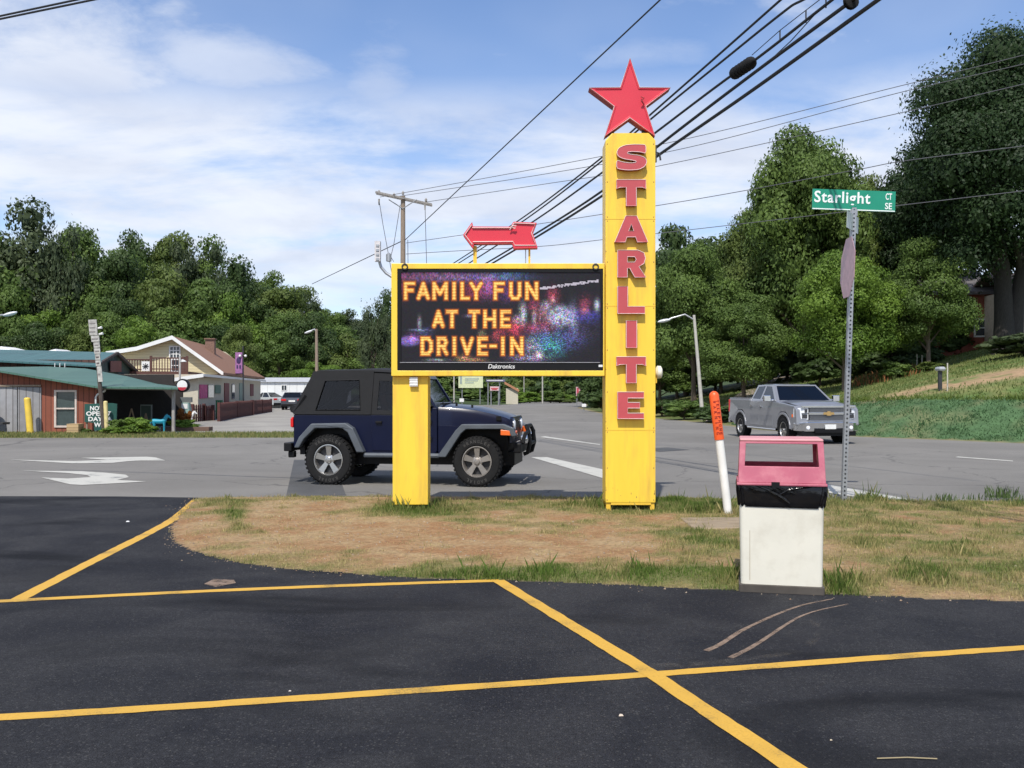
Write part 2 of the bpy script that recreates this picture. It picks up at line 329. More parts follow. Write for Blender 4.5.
def leaf_mat(name, c0, c1, trans=0.3):
    m, t, p = nodes(name); N = t.nodes; L = t.links
    a = N.new('ShaderNodeAttribute'); a.attribute_name = 'tone'
    mi = N.new('ShaderNodeMix'); mi.data_type = 'RGBA'; L.new(a.outputs['Fac'], mi.inputs[0]); mi.inputs[6].default_value = (*c0, 1); mi.inputs[7].default_value = (*c1, 1)
    L.new(mi.outputs[2], p.inputs['Base Color']); p.inputs['Roughness'].default_value = 0.55; p.inputs['Specular IOR Level'].default_value = 0.25
    tl = N.new('ShaderNodeBsdfTranslucent'); L.new(mi.outputs[2], tl.inputs[0]); mx = N.new('ShaderNodeMixShader'); mx.inputs[0].default_value = trans
    L.new(p.outputs[0], mx.inputs[1]); L.new(tl.outputs[0], mx.inputs[2]); L.new(mx.outputs[0], N['Material Output'].inputs[0]); return m

M_ = {}
M_['lot'] = asphalt_mat('black asphalt', (0.0145,0.0152,0.019), (0.033,0.033,0.035), 1.1, stain=(0.007,0.0075,0.0095), agg=(0.25, 2.3), grit=True)
M_['road'] = asphalt_mat('grey asphalt', (0.178,0.169,0.155), (0.238,0.226,0.206), 0.25, agg=(0.75, 1.25), crack=True)
M_['patch'] = asphalt_mat('asphalt patch', (0.085,0.086,0.088), (0.115,0.115,0.115), 0.8, agg=(0.7,1.3))
M_['gravel'] = asphalt_mat('pale gravel', (0.26,0.245,0.225), (0.37,0.35,0.31), 0.3, agg=(0.75,1.2))
M_['ypaint'] = worn_mat('yellow road paint', (0.60, 0.345, 0.045), 0.55, 70, under=(0.12,0.09,0.04))
M_['wpaint'] = worn_mat('white road paint', (0.50, 0.485, 0.43), 0.8, 30, under=(0.2,0.2,0.19))
M_['dust'] = worn_mat('dry clay dust', (0.27, 0.19, 0.135), 0.1, 7, under=(0.1,0.08,0.06), alpha_edge=(0.25, 0.55, 0.85))
M_['film'] = worn_mat('thin dust film', (0.16, 0.14, 0.115), 0.2, 5, under=(0.08,0.07,0.06), alpha_edge=(0.46, 0.80, 0.42))
M_['yellow'] = mat('yellow sign paint', (0.90,0.60,0.055), 0.42, var=0.05, scale=2.0, dirt=(0.55,0.33,0.07), dirt_amt=0.6, dirt_scale=1.7, bump=0.10, bscale=5, stretch=(4,4,0.5))
M_['yellow_d'] = mat('yellow trim paint', (0.80,0.50,0.05), 0.45, var=0.06, dirt=(0.45,0.26,0.08), dirt_amt=0.3)
M_['pink'] = mat('faded red letter face', (0.50,0.075,0.085), 0.45, var=0.08, scale=4, dirt=(0.40,0.08,0.08), dirt_amt=0.3)
M_['redside'] = mat('red letter return', (0.33,0.045,0.05), 0.5, var=0.08)
M_['red'] = mat('sign red', (0.68,0.035,0.06), 0.42, var=0.07, scale=3, dirt=(0.50,0.06,0.06), dirt_amt=0.35)
M_['whitetrim'] = mat('white neon tube', (0.80,0.62,0.60), 0.3, var=0.05)
M_['black'] = mat('black cabinet', (0.007,0.007,0.008), 0.5, var=0.1, spec=0.25)
M_['blackrub'] = mat('black rubber', (0.012,0.012,0.0125), 0.8, var=0.2, bump=0.2, spec=0.25)
M_['white'] = mat('white paint', (0.75,0.75,0.73), 0.5, var=0.04, dirt=(0.45,0.42,0.36), dirt_amt=0.3)
M_['wood'] = mat('weathered wood', (0.26,0.20,0.15), 0.9, var=0.25, scale=8, stretch=(6,6,0.6), bump=0.3)
M_['greywood'] = mat('grey wood', (0.30,0.28,0.26), 0.9, var=0.3, scale=8, stretch=(6,6,0.5), bump=0.3)
M_['metal'] = mat('galvanised steel', (0.42,0.43,0.44), 0.45, metal=0.7, var=0.12, scale=20)
M_['dmetal'] = mat('dark steel', (0.06,0.06,0.065), 0.5, metal=0.5)
M_['wire'] = mat('cable sheath', (0.012,0.012,0.014), 0.6)
M_['wire2'] = mat('bare wire', (0.10,0.10,0.11), 0.5)
M_['chrome'] = mat('chrome', (0.75,0.76,0.78), 0.12, metal=1.0, var=0.05)
M_['alloy'] = mat('alloy wheel', (0.55,0.54,0.52), 0.3, metal=0.9, var=0.1)
M_['dalloy'] = mat('dusty alloy wheel', (0.38,0.35,0.32), 0.4, metal=0.7, var=0.2)
M_['glass'] = glass_mat('clear window glass', 0.65)
M_['dglass'] = glass_mat('tinted window', 0.22)
M_['lens'] = mat('lamp lens', (0.8,0.82,0.85), 0.12, var=0.02)
M_['amber'] = mat('amber lens', (0.85,0.16,0.03), 0.25, var=0.03)
M_['tail'] = mat('red lens', (0.6,0.01,0.01), 0.25, var=0.03)
# ---------------------------------------------------------------- terrain
EDGE = [(90,-30),(32,12)] + [tuple(gp(a,b)[:2]) for a,b in ((1024,443.5),(940,440),(860,437),(760,430),(700,422.5),(603,414),(577,408),(590,402.5))] + [(24,150),(120,190)]
def sstep(a, b, x): t = np.clip((x - a) / (b - a), 0, 1); return t * t * (3 - 2 * t)
def edge_d(x, y):
    x = np.asarray(x, float); y = np.asarray(y, float)
    best = np.full(x.shape, 1e9); sgn = np.ones(x.shape)
    for (ax, ay), (bx, by) in zip(EDGE[:-1], EDGE[1:]):
        dx, dy = bx-ax, by-ay; t = np.clip(((x-ax)*dx + (y-ay)*dy) / (dx*dx+dy*dy), 0, 1)
        d = np.hypot(x-ax-t*dx, y-ay-t*dy); cr = dx*(y-ay) - dy*(x-ax)
        k = d < best - 1e-6; best = np.where(k, d, best); sgn = np.where(k, np.sign(-cr), sgn)
    return best * sgn
def hgt(x, y):
    x = np.asarray(x, float); y = np.asarray(y, float)
    d = edge_d(x, y); f = 1 - 0.8 * sstep(33, 52, y - 0.9*np.clip(d-3, 0, 30))
    r = (1.15 * sstep(0.5, 4.2, d) * f + 0.185 * np.clip(d - 3.8, 0, 24) + 0.05*np.clip(d-28,0,60)) * (d > 0)
    l = 11 * sstep(100, 190, y) * sstep(2, -25, x) + 9 * sstep(158, 260, y)
    return r + l
def hz(x, y): return float(hgt(x, y))
def tp(px, py, y0=8.0, y1=300.0):
    """first hit of the ray through a photo point with the terrain"""
    Y = y0
    while Y < y1:
        p = at(px, py, Y)
        if p.z <= hz(p.x, p.y): return Vector((p.x, p.y, hz(p.x, p.y)))
        Y += 0.15
    return at(px, py, y1)
def vnoise(x, y, s=1.0, seed=0):
    """cheap value noise, vectorised"""
    x = np.asarray(x, float) * s + seed * 17.3; y = np.asarray(y, float) * s + seed * 9.1
    xi = np.floor(x); yi = np.floor(y); fx = x - xi; fy = y - yi; fx = fx*fx*(3-2*fx); fy = fy*fy*(3-2*fy)
    def h(a, b): v = np.sin(a*127.1 + b*311.7 + seed*74.7) * 43758.5453; return v - np.floor(v)
    return (h(xi,yi)*(1-fx)+h(xi+1,yi)*fx)*(1-fy) + (h(xi,yi+1)*(1-fx)+h(xi+1,yi+1)*fx)*fy
def fbm(x, y, s=1.0, seed=0): return (vnoise(x,y,s,seed) + 0.5*vnoise(x,y,s*2.1,seed+1) + 0.25*vnoise(x,y,s*4.3,seed+2)) / 1.75
def np_mesh(name, V, F, m, attrs=None, cols=None, smooth=False, parent=None):
    me = bpy.data.meshes.new(name); n = len(V); k = F.shape[1]
    me.vertices.add(n); me.vertices.foreach_set('co', V.astype(np.float32).ravel())
    me.loops.add(F.size); me.loops.foreach_set('vertex_index', F.astype(np.int32).ravel())
    me.polygons.add(len(F)); me.polygons.foreach_set('loop_start', np.arange(0, F.size, k, dtype=np.int32))
    try: me.polygons.foreach_set('loop_total', np.full(len(F), k, dtype=np.int32))
    except Exception: pass
    me.materials.append(m)
    if attrs:
        for an, av in attrs.items(): a = me.attributes.new(an, 'FLOAT', 'POINT'); a.data.foreach_set('value', av.astype(np.float32))
    if cols is not None:
        a = me.color_attributes.new('Col', 'FLOAT_COLOR', 'POINT'); c4 = np.ones((n, 4), np.float32); c4[:, :3] = cols; a.data.foreach_set('color', c4.ravel())
    me.update(calc_edges=True); me.validate()
    if smooth: me.polygons.foreach_set('use_smooth', np.ones(len(me.polygons), bool))
    o = bpy.data.objects.new(name, me); C.objects.link(o); o.parent = parent; return o
def grid(xs, ys):
    X, Y = np.meshgrid(xs, ys); nx, ny = len(xs), len(ys)
    i = np.arange(nx-1)[None, :] + np.arange(ny-1)[:, None]*nx
    F = np.stack([i, i+1, i+1+nx, i+nx], -1).reshape(-1, 4); return X.ravel(), Y.ravel(), F
xs = np.concatenate([np.arange(-900,-100,50), np.arange(-100,-40,4), np.arange(-40,4,1.5), np.arange(4,40,0.45), np.arange(40,100,4), np.arange(100,901,50)])
ys = np.concatenate([np.arange(-60,10,6), np.arange(10,60,0.45), np.arange(60,130,1.5), np.arange(130,260,5), np.arange(260,1600,70)])
GX, GY, GF = grid(xs, ys); GZ = hgt(GX, GY); D = edge_d(GX, GY)
n1 = fbm(GX, GY, 0.35, 3); n2 = fbm(GX, GY, 1.3, 8)
def mixc(a, b, t): t = np.clip(t, 0, 1)[:, None]; return a*(1-t) + b*t
A = lambda *c: np.array(c)[None, :]
cg = mixc(A(0.085,0.115,0.03), A(0.19,0.17,0.075), sstep(0.35,0.75,n1))             # rough grass
cg = mixc(cg, A(0.05,0.075,0.025), sstep(60,100,GY))
lawn = mixc(A(0.10,0.15,0.04), A(0.19,0.19,0.07), sstep(0.4,0.7,n2))
cg = mixc(cg, np.broadcast_to(lawn, cg.shape), (D > 4).astype(float)*(GY<75))
cg = mixc(cg, mixc(A(0.07,0.13,0.055), A(0.13,0.15,0.07), sstep(0.5,0.75,n2)), (D > 0.55)*(D < 4.6)*(GY < 44.0))
cg = mixc(cg, A(0.26,0.21,0.12), sstep(0.7,0.2,D)*(D > -0.4)*0.8)
bare = np.exp(-(((GX-19.5)/5.5)**2 + ((GY-38.0)/1.6)**2)**2); cg = mixc(cg, A(0.36,0.24,0.14), bare*sstep(0.25,0.5,n2))
cg = mixc(cg, A(0.22,0.20,0.09), (GY>31)*(GY<38)*(GX<0)*0.9)
M_['ground'] = attr_mat('ground', var=0.35, scale=3, bump=0.5, bscale=14)
g = np_mesh('ground', np.stack([GX, GY, GZ-0.006], 1), GF, M_['ground'], cols=cg, smooth=True); tag(g, kind='structure')

def sheet(name, pts, z, m, th=0.0):
    mb = MB(); tri = tessellate_polygon([[Vector((p[0], p[1], 0)) for p in pts]])
    mb.add([(p[0], p[1], z) for p in pts], [tuple(t) for t in tri]); o = mb.build(name, m)
    if o.data.polygons and o.data.polygons[0].normal.z < 0: o.data.flip_normals()
    return tag(o, kind='structure')
W = lambda l: [tuple(gp(a, b)[:2]) for a, b in l]
sheet('road', W([(1024,443.5),(940,440),(860,437),(760,430),(700,422.5),(603,414),(577,408),(590,402.5)]) + [(15,139),(-2,138)] + W([(470,402.5),(430,413),(330,431),(300,437.5),(120,438),(-400,438)]) + [(-40,3),(-40,-15),(60,-15),(60,0),(32,12)], 0.002, M_['road'])
sheet('gravel_lot', W([(-300,432.5),(100,432.8),(285,434),(330,428),(428,412),(466,402.3)]) + [(-6,125),(-32,118),(-40,80),(-60,50)], 0.003, M_['gravel'])
# parking lot (black sealed asphalt)
lot_edge = W([(-300,497),(0,497),(120,496.5),(196,497.5)]) + W([(300,505),(620,512),(900,520),(1100,520)])
sheet('parking_lot', [(-14,13.9)] + W([(0,496.5),(120,496.8),(198,498)]) + [(-3.5,12.4),(4.5,9.0),(14,6.5),(14,-12),(-16,-12)], 0.006, M_['lot'])
mbp = W([(294,460),(333,460),(346,495.5),(286,497)])
sheet('asphalt_patch', mbp, 0.006, M_['patch'])
sheet('asphalt_patch', W([(640,449),(668,447.5),(690,450),(660,452)]), 0.006, M_['patch'])
def dist_pt(p, q): return (Vector(p[:2])-Vector(q[:2])).length
def stripe(name, pts, w, z, m, jitter=0.004, w2=None, rnd=None):
    """painted stripe following a centre line on the ground, subdivided with slightly uneven edges"""
    P = [Vector((*p[:2], 0)) for p in pts]; dense = []
    for a, b in zip(P[:-1], P[1:]):
        n = max(1, int((b-a).length / 0.08))
        for i in range(n): dense.append(a.lerp(b, i/n))
    dense.append(P[-1]); vs = []; fs = []; rn = random.Random(len(P)*7+int(w*1000))
    for i, p in enumerate(dense):
        t = (dense[min(i+1, len(dense)-1)] - dense[max(i-1, 0)]).normalized(); nrm = Vector((-t.y, t.x, 0))
        f = i/(len(dense)-1); ww = w if w2 is None else w*(1-f)+w2*f
        vs += [p + nrm*(ww/2 + rn.uniform(-jitter, jitter)), p - nrm*(ww/2 + rn.uniform(-jitter, jitter))]
    for i in range(len(dense)-1): fs.append((2*i, 2*i+1, 2*i+3, 2*i+2))
    mb = MB(); mb.add([(q.x, q.y, z) for q in vs], fs); o = mb.build(name, m, normals=False)
    if o.data.polygons[0].normal.z < 0: o.data.flip_normals()
    return tag(o, kind='structure')
def smooth_pts(pts, it=2):
    for _ in range(it):
        q = [pts[0]]
        for a, b in zip(pts[:-1], pts[1:]): q += [tuple(0.75*np.array(a)+0.25*np.array(b)), tuple(0.25*np.array(a)+0.75*np.array(b))]
        pts = q + [pts[-1]]
    return pts
stripe('parking_line', smooth_pts(W([(14,602.5),(90,563),(150,533),(172,521),(183,512),(196,500.5)])), 0.115, 0.0075, M_['ypaint'])
stripe('parking_line', smooth_pts(W([(-160,608),(0,602.5),(60,599),(250,590),(400,584.5),(500,581.5)])), 0.10, 0.0090, M_['ypaint'])
stripe('parking_line', W([(498,581.5),(650,674.5),(790,768),(1010,915)]), 0.105, 0.0105, M_['ypaint'])
stripe('parking_line', smooth_pts(W([(-260,728),(0,720),(300,700),(650,676),(1024,648.5),(1300,632)])), 0.095, 0.0090, M_['ypaint'])
# wide white stop bars and lane marks on the grey road
def poly_mark(name, l, z=0.009, m=None): return sheet(name, W(l), z, m or M_['wpaint'])
poly_mark('road_marking', [(531,457.5),(547,457.5),(604,470),(604,479)])

poly_mark('road_marking', [(790,478),(826,484.5),(936,504.5),(908,505.5),(832,494),(800,486)])
poly_mark('road_marking', [(958,456.8),(1013,461),(1013,461.8),(955,457.6)])
poly_mark('road_marking', [(545,436.5),(600,444.5),(600,445.2),(540,437.2)])
poly_mark('road_marking', [(1060,465),(1120,470),(1120,471),(1060,466)])
Z1 = lambda l: [(x*0.29297, y*0.29297+300) for x, y in l]
poly_mark('road_marking', Z1([(30,546),(250,551),(370,547),(275,540),(500,536),(530,538),(565,549),(480,549),(430,552),(385,557),(250,559)]))
poly_mark('road_marking', Z1([(75,584),(280,586),(360,591),(430,598),(440,606),(400,616),(500,621),(400,627),(280,633),(240,631),(140,607),(230,611),(310,606),(298,599),(230,592)]))
# clay tracks dragged from the bin, dusty film by the island
stripe('dirt_scuff', smooth_pts(W([(832,600),(800,606),(770,618),(740,632),(722,645),(706,652)])), 0.018, 0.0078, M_['dust'], 0.002, 0.040)
stripe('dirt_scuff', smooth_pts(W([(848,605),(805,614),(782,628),(762,642),(745,652),(730,659)])), 0.014, 0.0078, M_['dust'], 0.002, 0.040)
stripe('dirt_scuff', smooth_pts(W([(808,618),(820,630),(812,645),(790,655),(720,664),(640,668)])), 0.03, 0.0072, M_['film'], 0.01, 0.08)
sheet('dirt_scuff', W([(204,585),(214,580),(234,581),(236,584),(216,588)]), 0.0092, M_['dust'])

# ---------------------------------------------------------------- grass island
isl = smooth_pts(W([(192,501),(176,516),(166,530),(172,543),(200,556),(260,568),(400,579),(560,583),(740,592),(880,598),(1024,603),(1200,612)]) + [(9,8.8),(9,13.0)] + W([(1030,502),(840,501),(640,498),(430,496.5),(260,497),(205,498),(192,501)]), 2)[:-1]
isl = np.array(isl)
def inside(x, y, poly):
    r = np.zeros(x.shape, bool); j = len(poly)-1
    for i in range(len(poly)):
        a, b = poly[i], poly[j]
        c = ((a[1] > y) != (b[1] > y)) & (x < (b[0]-a[0])*(y-a[1])/(b[1]-a[1]+1e-12)+a[0]); r ^= c; j = i
    return r
def poly_dist(x, y, poly):
    best = np.full(x.shape, 1e9)
    for a, b in zip(poly, np.roll(poly, -1, 0)):
        dx, dy = b-a; t = np.clip(((x-a[0])*dx+(y-a[1])*dy)/(dx*dx+dy*dy+1e-12), 0, 1); best = np.minimum(best, np.hypot(x-a[0]-t*dx, y-a[1]-t*dy))
    return best
def green_amt(x, y):
    px = 512 + x/y*FPX; py = HOR + K/y
    g = 0.40 + 0.09*sstep(540, 680, px)
    for cx, cy, rx, ry, w in ((350,538,190,24,-0.55),(480,555,130,15,-0.3),(620,548,90,14,-0.2),(410,514,55,9,0.85),(540,507,90,6,0.3),(236,524,14,14,0.8),(225,505,22,5,0.6),(700,506,45,9,0.6),(560,579,190,9,0.75),(700,545,60,12,0.35),(720,580,50,10,0.45),(920,530,90,12,-0.1),(860,497,60,6,0.4),(985,497,60,7,0.4),(960,570,70,18,0.25),(835,592,20,8,0.5),(470,523,30,5,0.35),(590,508,35,6,0.45),(850,555,50,18,-0.15),(1000,540,40,12,0.15),(630,513,34,6,0.5)):
        g += w*np.exp(-(((px-cx)/rx)**2+((py-cy)/ry)**2))
    g += 0.9*(fbm(x, y, 1.3, 5)-0.5) + 1.15*(fbm(x, y, 4.2, 11)-0.5)
    return g
xi = np.arange(-4.8, 9.0, 0.06); yi = np.arange(6.5, 14.6, 0.06); IX, IY, IF = grid(xi, yi)
ins = inside(IX, IY, isl); dd = np.where(ins, 1, -1)*poly_dist(IX, IY, isl) + 0.10*(fbm(IX, IY, 3.5, 41)-0.5)
keep = (dd[IF] > -0.07).all(1); IF = IF[keep]
iz = 0.006 + 0.022*sstep(-0.02, 0.5, dd) + 0.018*(fbm(IX, IY, 3, 21)-0.3)*sstep(0, 0.2, dd) - 0.03*(dd < -0.005)
ga = green_amt(IX, IY)
ic = mixc(A(0.31,0.172,0.082), A(0.38,0.27,0.145), sstep(0.3,0.7,fbm(IX,IY,2.2,2)*0.6+fbm(IX,IY,9,3)*0.4))
px_ = 512 + IX/IY*FPX
ic = mixc(ic, A(0.25,0.19,0.085), sstep(0.1,0.45,ga)*0.9 + 0*px_)
ic = mixc(ic, A(0.13,0.15,0.05), sstep(0.4,0.85,ga)*0.8)
ic = mixc(ic, A(0.15,0.115,0.08), sstep(0.09, 0.0, dd)*0.7)
uniq = np.unique(IF); remap = -np.ones(len(IX), int); remap[uniq] = np.arange(len(uniq))
M_['soil'] = attr_mat('island soil', var=0.4, scale=22, bump=0.9, bscale=55)
o = np_mesh('grass_island', np.stack([IX,IY,iz],1)[uniq], remap[IF], M_['soil'], cols=ic[uniq], smooth=True); tag(o, kind='structure')
M_['blade'] = attr_mat('grass blade', var=0.1, scale=3, bump=0, translucent=0.35, rough=0.6)
def blades(name, X, Y, Z, hh, ww, cols, rs, bend=0.5):
    n = len(X); a = rs.uniform(0, 2*np.pi, n); lean = rs.uniform(0.1, bend, n)*hh; la = rs.uniform(0, 2*np.pi, n)
    dx, dy = np.cos(a)*ww/2, np.sin(a)*ww/2; lx, ly = np.cos(la)*lean, np.sin(la)*lean
    V = np.stack([np.stack([X-dx, Y-dy, Z], 1), np.stack([X+dx, Y+dy, Z], 1),
                  np.stack([X+dx*0.6+lx*0.4, Y+dy*0.6+ly*0.4, Z+hh*0.6], 1), np.stack([X-dx*0.3+lx, Y-dy*0.3+ly, Z+hh], 1)], 1).reshape(-1, 3)
    F = np.arange(4*n).reshape(-1, 4)
    return np_mesh(name, V, F, M_['blade'], cols=np.repeat(cols, 4, 0))
rs = np.random.RandomState(4)
N_ = 420000; bx = rs.uniform(-4.8, 8, N_); by = rs.uniform(6.8, 14.4, N_)
m_ = inside(bx, by, isl); bx, by = bx[m_], by[m_]; ga = green_amt(bx, by); px_ = 512 + bx/by*FPX
m_ = rs.uniform(0, 1, len(bx)) < np.clip(ga*1.6-0.20, 0.13, 1); bx, by, ga = bx[m_], by[m_], ga[m_]
tuft = fbm(bx, by, 4, 33)
bh = rs.uniform(0.012, 0.035, len(bx))*(0.55+1.1*np.clip(ga,0,1.3))*(0.35+2.2*tuft**2)*(1+1.3*(rs.uniform(0,1,len(bx))>.97))
for (qx, qy, rr, up) in ((-1.30,12.1,0.5,1.6),(1.5,12.35,0.6,1.0),(2.75,11.85,0.45,1.9),(2.3,7.5,0.5,1.5),(4.85,13.2,0.5,1.9)):
    bh *= 1 + up*np.exp(-(((bx-qx)/rr)**2+((by-qy)/0.25)**2))
fr = rs.uniform(0, 1, len(bx)); gt = np.clip((ga-0.36)*1.3 + (fr-0.5)*0.8, 0, 1)[:, None]
bc = A(0.44,0.36,0.165)*(1-gt) + A(0.115,0.18,0.035)*gt; bc = bc*rs.uniform(0.7, 1.3, (len(bx), 1))
dd = poly_dist(bx, by, isl)
bz = 0.004 + 0.022*sstep(-0.02, 0.5, dd)
o = blades('grass', bx, by, bz, bh, rs.uniform(0.004, 0.009, len(bx)), bc, rs); tag(o, 'short patchy green and straw grass on the clay island', 'grass', kind='stuff')
# taller weeds at the back edge right and by the verge far left
wx = []; wy = []; wh = []
for (a, b, n, s, h) in ((1003,500,120,0.16,0.20),(941,503,60,0.14,0.13),(860,503,70,0.2,0.10),(975,502,60,0.3,0.10),(1018,505,60,0.2,0.14)):
    p = gp(a, b); wx += list(rs.normal(p.x, s*0.6, n)); wy += list(rs.normal(p.y, 0.08, n)); wh += list(rs.uniform(0.35, 1.0, n)*h)
wx, wy, wh = map(np.array, (wx, wy, wh)); o = blades('weeds', wx, wy, wx*0+0.03, wh, wh*0+0.012, np.broadcast_to(A(0.10,0.15,0.05), (len(wx),3))*rs.uniform(0.7,1.3,(len(wx),1)), rs, 0.45)
tag(o, 'tall thin weeds along the back edge of the island at right', 'weeds', kind='stuff')
N_ = 16000; vx = rs.uniform(-26, -7.0, N_); vy = rs.uniform(31.4, 34.8, N_)
o = blades('verge_grass', vx, vy, vx*0, rs.uniform(0.04,0.13,N_), vx*0+0.03, mixc(A(0.30,0.27,0.11), A(0.12,0.17,0.05), rs.uniform(0,1,N_)), rs); tag(o, 'dry grass verge between the road and the shop lot', 'grass', kind='stuff')
# bank ground cover and lawn tufts on the right
N_ = 300000; vx = rs.uniform(8, 40, N_); vy = rs.uniform(16, 46, N_); d_ = edge_d(vx, vy); m_ = (d_ > 0.6)*(d_ < 4.7)*(vy < 44)*(rs.uniform(0,1,N_) < 1.5*fbm(vx,vy,1.4,6)-0.2); vx, vy = vx[m_], vy[m_]; d_ = d_[m_]
cc = mixc(A(0.06,0.125,0.05), A(0.14,0.24,0.10), fbm(vx,vy,0.9,4)*1.3-0.2+rs.uniform(-.3,.3,len(vx))); crest = (d_ > 4.15); cc[crest] = cc[crest]*A(1.3,1.0,0.5)
o = blades('bank_ground_cover', vx, vy, hgt(vx,vy), rs.uniform(0.03,0.08,len(vx))*(1+0.9*crest)*(0.4+2.0*fbm(vx,vy,2.2,14)**1.5), vx*0+0.035, cc, rs, 1.2); tag(o, 'blue-green low ground cover on the roadside bank', 'ground cover', kind='stuff')
N_ = 60000; vx = rs.uniform(9, 45, N_); vy = rs.uniform(22, 75, N_); d_ = edge_d(vx, vy); m_ = (d_ > 4.6)*(d_ < 26); vx, vy = vx[m_], vy[m_]
br = np.exp(-(((vx-19.5)/5.5)**2 + ((vy-38.0)/1.6)**2)**2)
m_ = rs.uniform(0,1,len(vx)) > br; vx, vy = vx[m_], vy[m_]
o = blades('lawn_grass', vx, vy, hgt(vx,vy), rs.uniform(0.05,0.14,len(vx)), vx*0+0.05, mixc(A(0.10,0.16,0.04), A(0.22,0.23,0.08), fbm(vx,vy,0.6,9)+rs.uniform(-.2,.2,len(vx))), rs, 0.8); tag(o, 'mown lawn rising behind the bank at right', 'grass', kind='stuff')
# dirt lane climbing between the trees
lane = [tp(780,371,30), tp(772,378,30), tp(765,388,30), tp(752,400,30), tp(742,412,30), tp(738,420,30)]
mb = MB(); pts = []
for a, b in zip(lane[:-1], lane[1:]):
    for i in range(8): pts.append(a.lerp(b, i/8))
vs = []; fs = []
for i, p in enumerate(pts):
    w = 1.7
    for q in range(5):
        x = p.x + (q/2-1)*w; vs.append((x, p.y, hz(x, p.y)+0.03))
for i in range(len(pts)-1):
    for q in range(4): fs.append((i*5+q, i*5+q+1, i*5+q+6, i*5+q+5))
mb.add(vs, fs); tag(mb.build('dirt_path', mat('lane dirt', (0.27,0.22,0.17), 0.95, var=0.2), normals=False), kind='structure')

# ---------------------------------------------------------------- trees
LEAF = {'mid': leaf_mat('leaf mid green', (0.060,0.104,0.024), (0.150,0.225,0.050)),
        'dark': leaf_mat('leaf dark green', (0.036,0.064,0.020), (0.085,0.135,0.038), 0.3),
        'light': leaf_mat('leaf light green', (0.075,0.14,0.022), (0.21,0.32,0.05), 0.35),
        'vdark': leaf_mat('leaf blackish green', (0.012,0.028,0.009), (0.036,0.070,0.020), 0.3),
        'grey': leaf_mat('leaf grey green', (0.05,0.075,0.035), (0.11,0.14,0.065)),
        'olive': leaf_mat('leaf olive', (0.068,0.105,0.025), (0.165,0.215,0.052))}
M_['bark'] = mat('bark', (0.13,0.10,0.075), 0.95, var=0.3, scale=10, stretch=(5,5,0.8), bump=0.6, bscale=20)
def crown_arrays(seed, n, leaf, blobs=46, zc=0.60, rz=0.37, rx=0.31, br=(0.07,0.14), wisp=0.0):
    r = np.random.RandomState(seed); bc = []; 
    while len(bc) < blobs:
        p = r.normal(size=3); p /= np.linalg.norm(p); rad = r.uniform(0.35, 1.0)**0.6
        if p[2] < -0.75: continue
        w = 1.0 - 0.25*max(0, p[2])**2 
        q = p*rad; bc.append((q[0]*rx*w, q[1]*rx*w, zc+q[2]*rz))
    bc = np.array(bc); brr = r.uniform(br[0], br[1], blobs); btone = r.uniform(0, 0.75, blobs)
    k = r.choice(blobs, n, p=(brr**2)/(brr**2).sum())
    d = r.normal(size=(n, 3)); d[:, 2] += 0.35; d /= np.linalg.norm(d, axis=1)[:, None]
    rad = brr[k]*(0.55+0.55*r.uniform(0, 1, n)**0.5) * (1 + wisp*(r.uniform(0,1,n)**6)*1.6)
    sc = np.array([1.15, 1.15, 0.75]); P = bc[k] + d*rad[:, None]*sc
    nn = d*1.0 + r.normal(size=(n, 3))*0.42; nn /= np.linalg.norm(nn, axis=1)[:, None]
    ax = np.cross(nn, r.normal(size=(n, 3))); ax /= np.linalg.norm(ax, axis=1)[:, None]; ay = np.cross(nn, ax)
    s = (leaf*r.uniform(0.55, 1.3, n))[:, None]
    V = np.stack([P-ax*s, P-ay*s*0.55, P+ax*s, P+ay*s*0.55], 1).reshape(-1, 3)
    tone = np.clip(btone[k]*0.7 + r.uniform(0.05, 0.35, n), 0, 1)
    tn = np.repeat(tone, 4); CV = []; CT = []
    for b_i in range(blobs):      # inner leaf mass so a clump is not see-through
        for _ in range(26):
            dd_ = r.normal(size=3); dd_ /= np.linalg.norm(dd_); pc = bc[b_i] + dd_*brr[b_i]*0.5*sc
            t1 = np.cross(dd_, r.normal(size=3)); t1 /= np.linalg.norm(t1); t2 = np.cross(dd_, t1); s_ = brr[b_i]*0.26
            CV += [pc-t1*s_, pc-t2*s_, pc+t1*s_, pc+t2*s_]; CT += [btone[b_i]*0.7+0.1]*4
    V = np.concatenate([V, np.array(CV)]); tn = np.concatenate([tn, np.array(CT)])
    return V, tn, bc
TREE_CACHE = {}
def crown_mesh(kind, mk):
    key = (kind, mk)
    if key in TREE_CACHE: return TREE_CACHE[key]
    sd, n, leaf, bl, wisp, zc, rz, rx = kind
    V, tone, bc = crown_arrays(sd, n, leaf, bl, wisp=wisp, zc=zc, rz=rz, rx=rx)
    co = np_mesh('crown', V, np.arange(len(V)).reshape(-1, 4), LEAF[mk], attrs={'tone': tone}); cme = co.data; bpy.data.objects.remove(co)
    mb = MB(); mb.tube([(0,0,-0.03),(0.003,0.002,0.15),(-0.004,0.004,0.38),(0.004,0,0.72)], [0.024,0.017,0.013,0.003], 9)
    rr = random.Random(sd)
    for i in range(0, len(bc), max(1, len(bc)//12)):
        q = bc[i]; z0 = min(0.55, max(0.16, q[2]*0.55-rr.uniform(0,0.1)))
        mb.tube([(0,0,z0),(q[0]*0.45,q[1]*0.45,z0+(q[2]-z0)*0.55),tuple(q)], [0.009,0.006,0.002], 5)
    to = mb.build('trunk', M_['bark'], smooth=True); tme = to.data; bpy.data.objects.remove(to)
    TREE_CACHE[key] = (cme, tme); return TREE_CACHE[key]
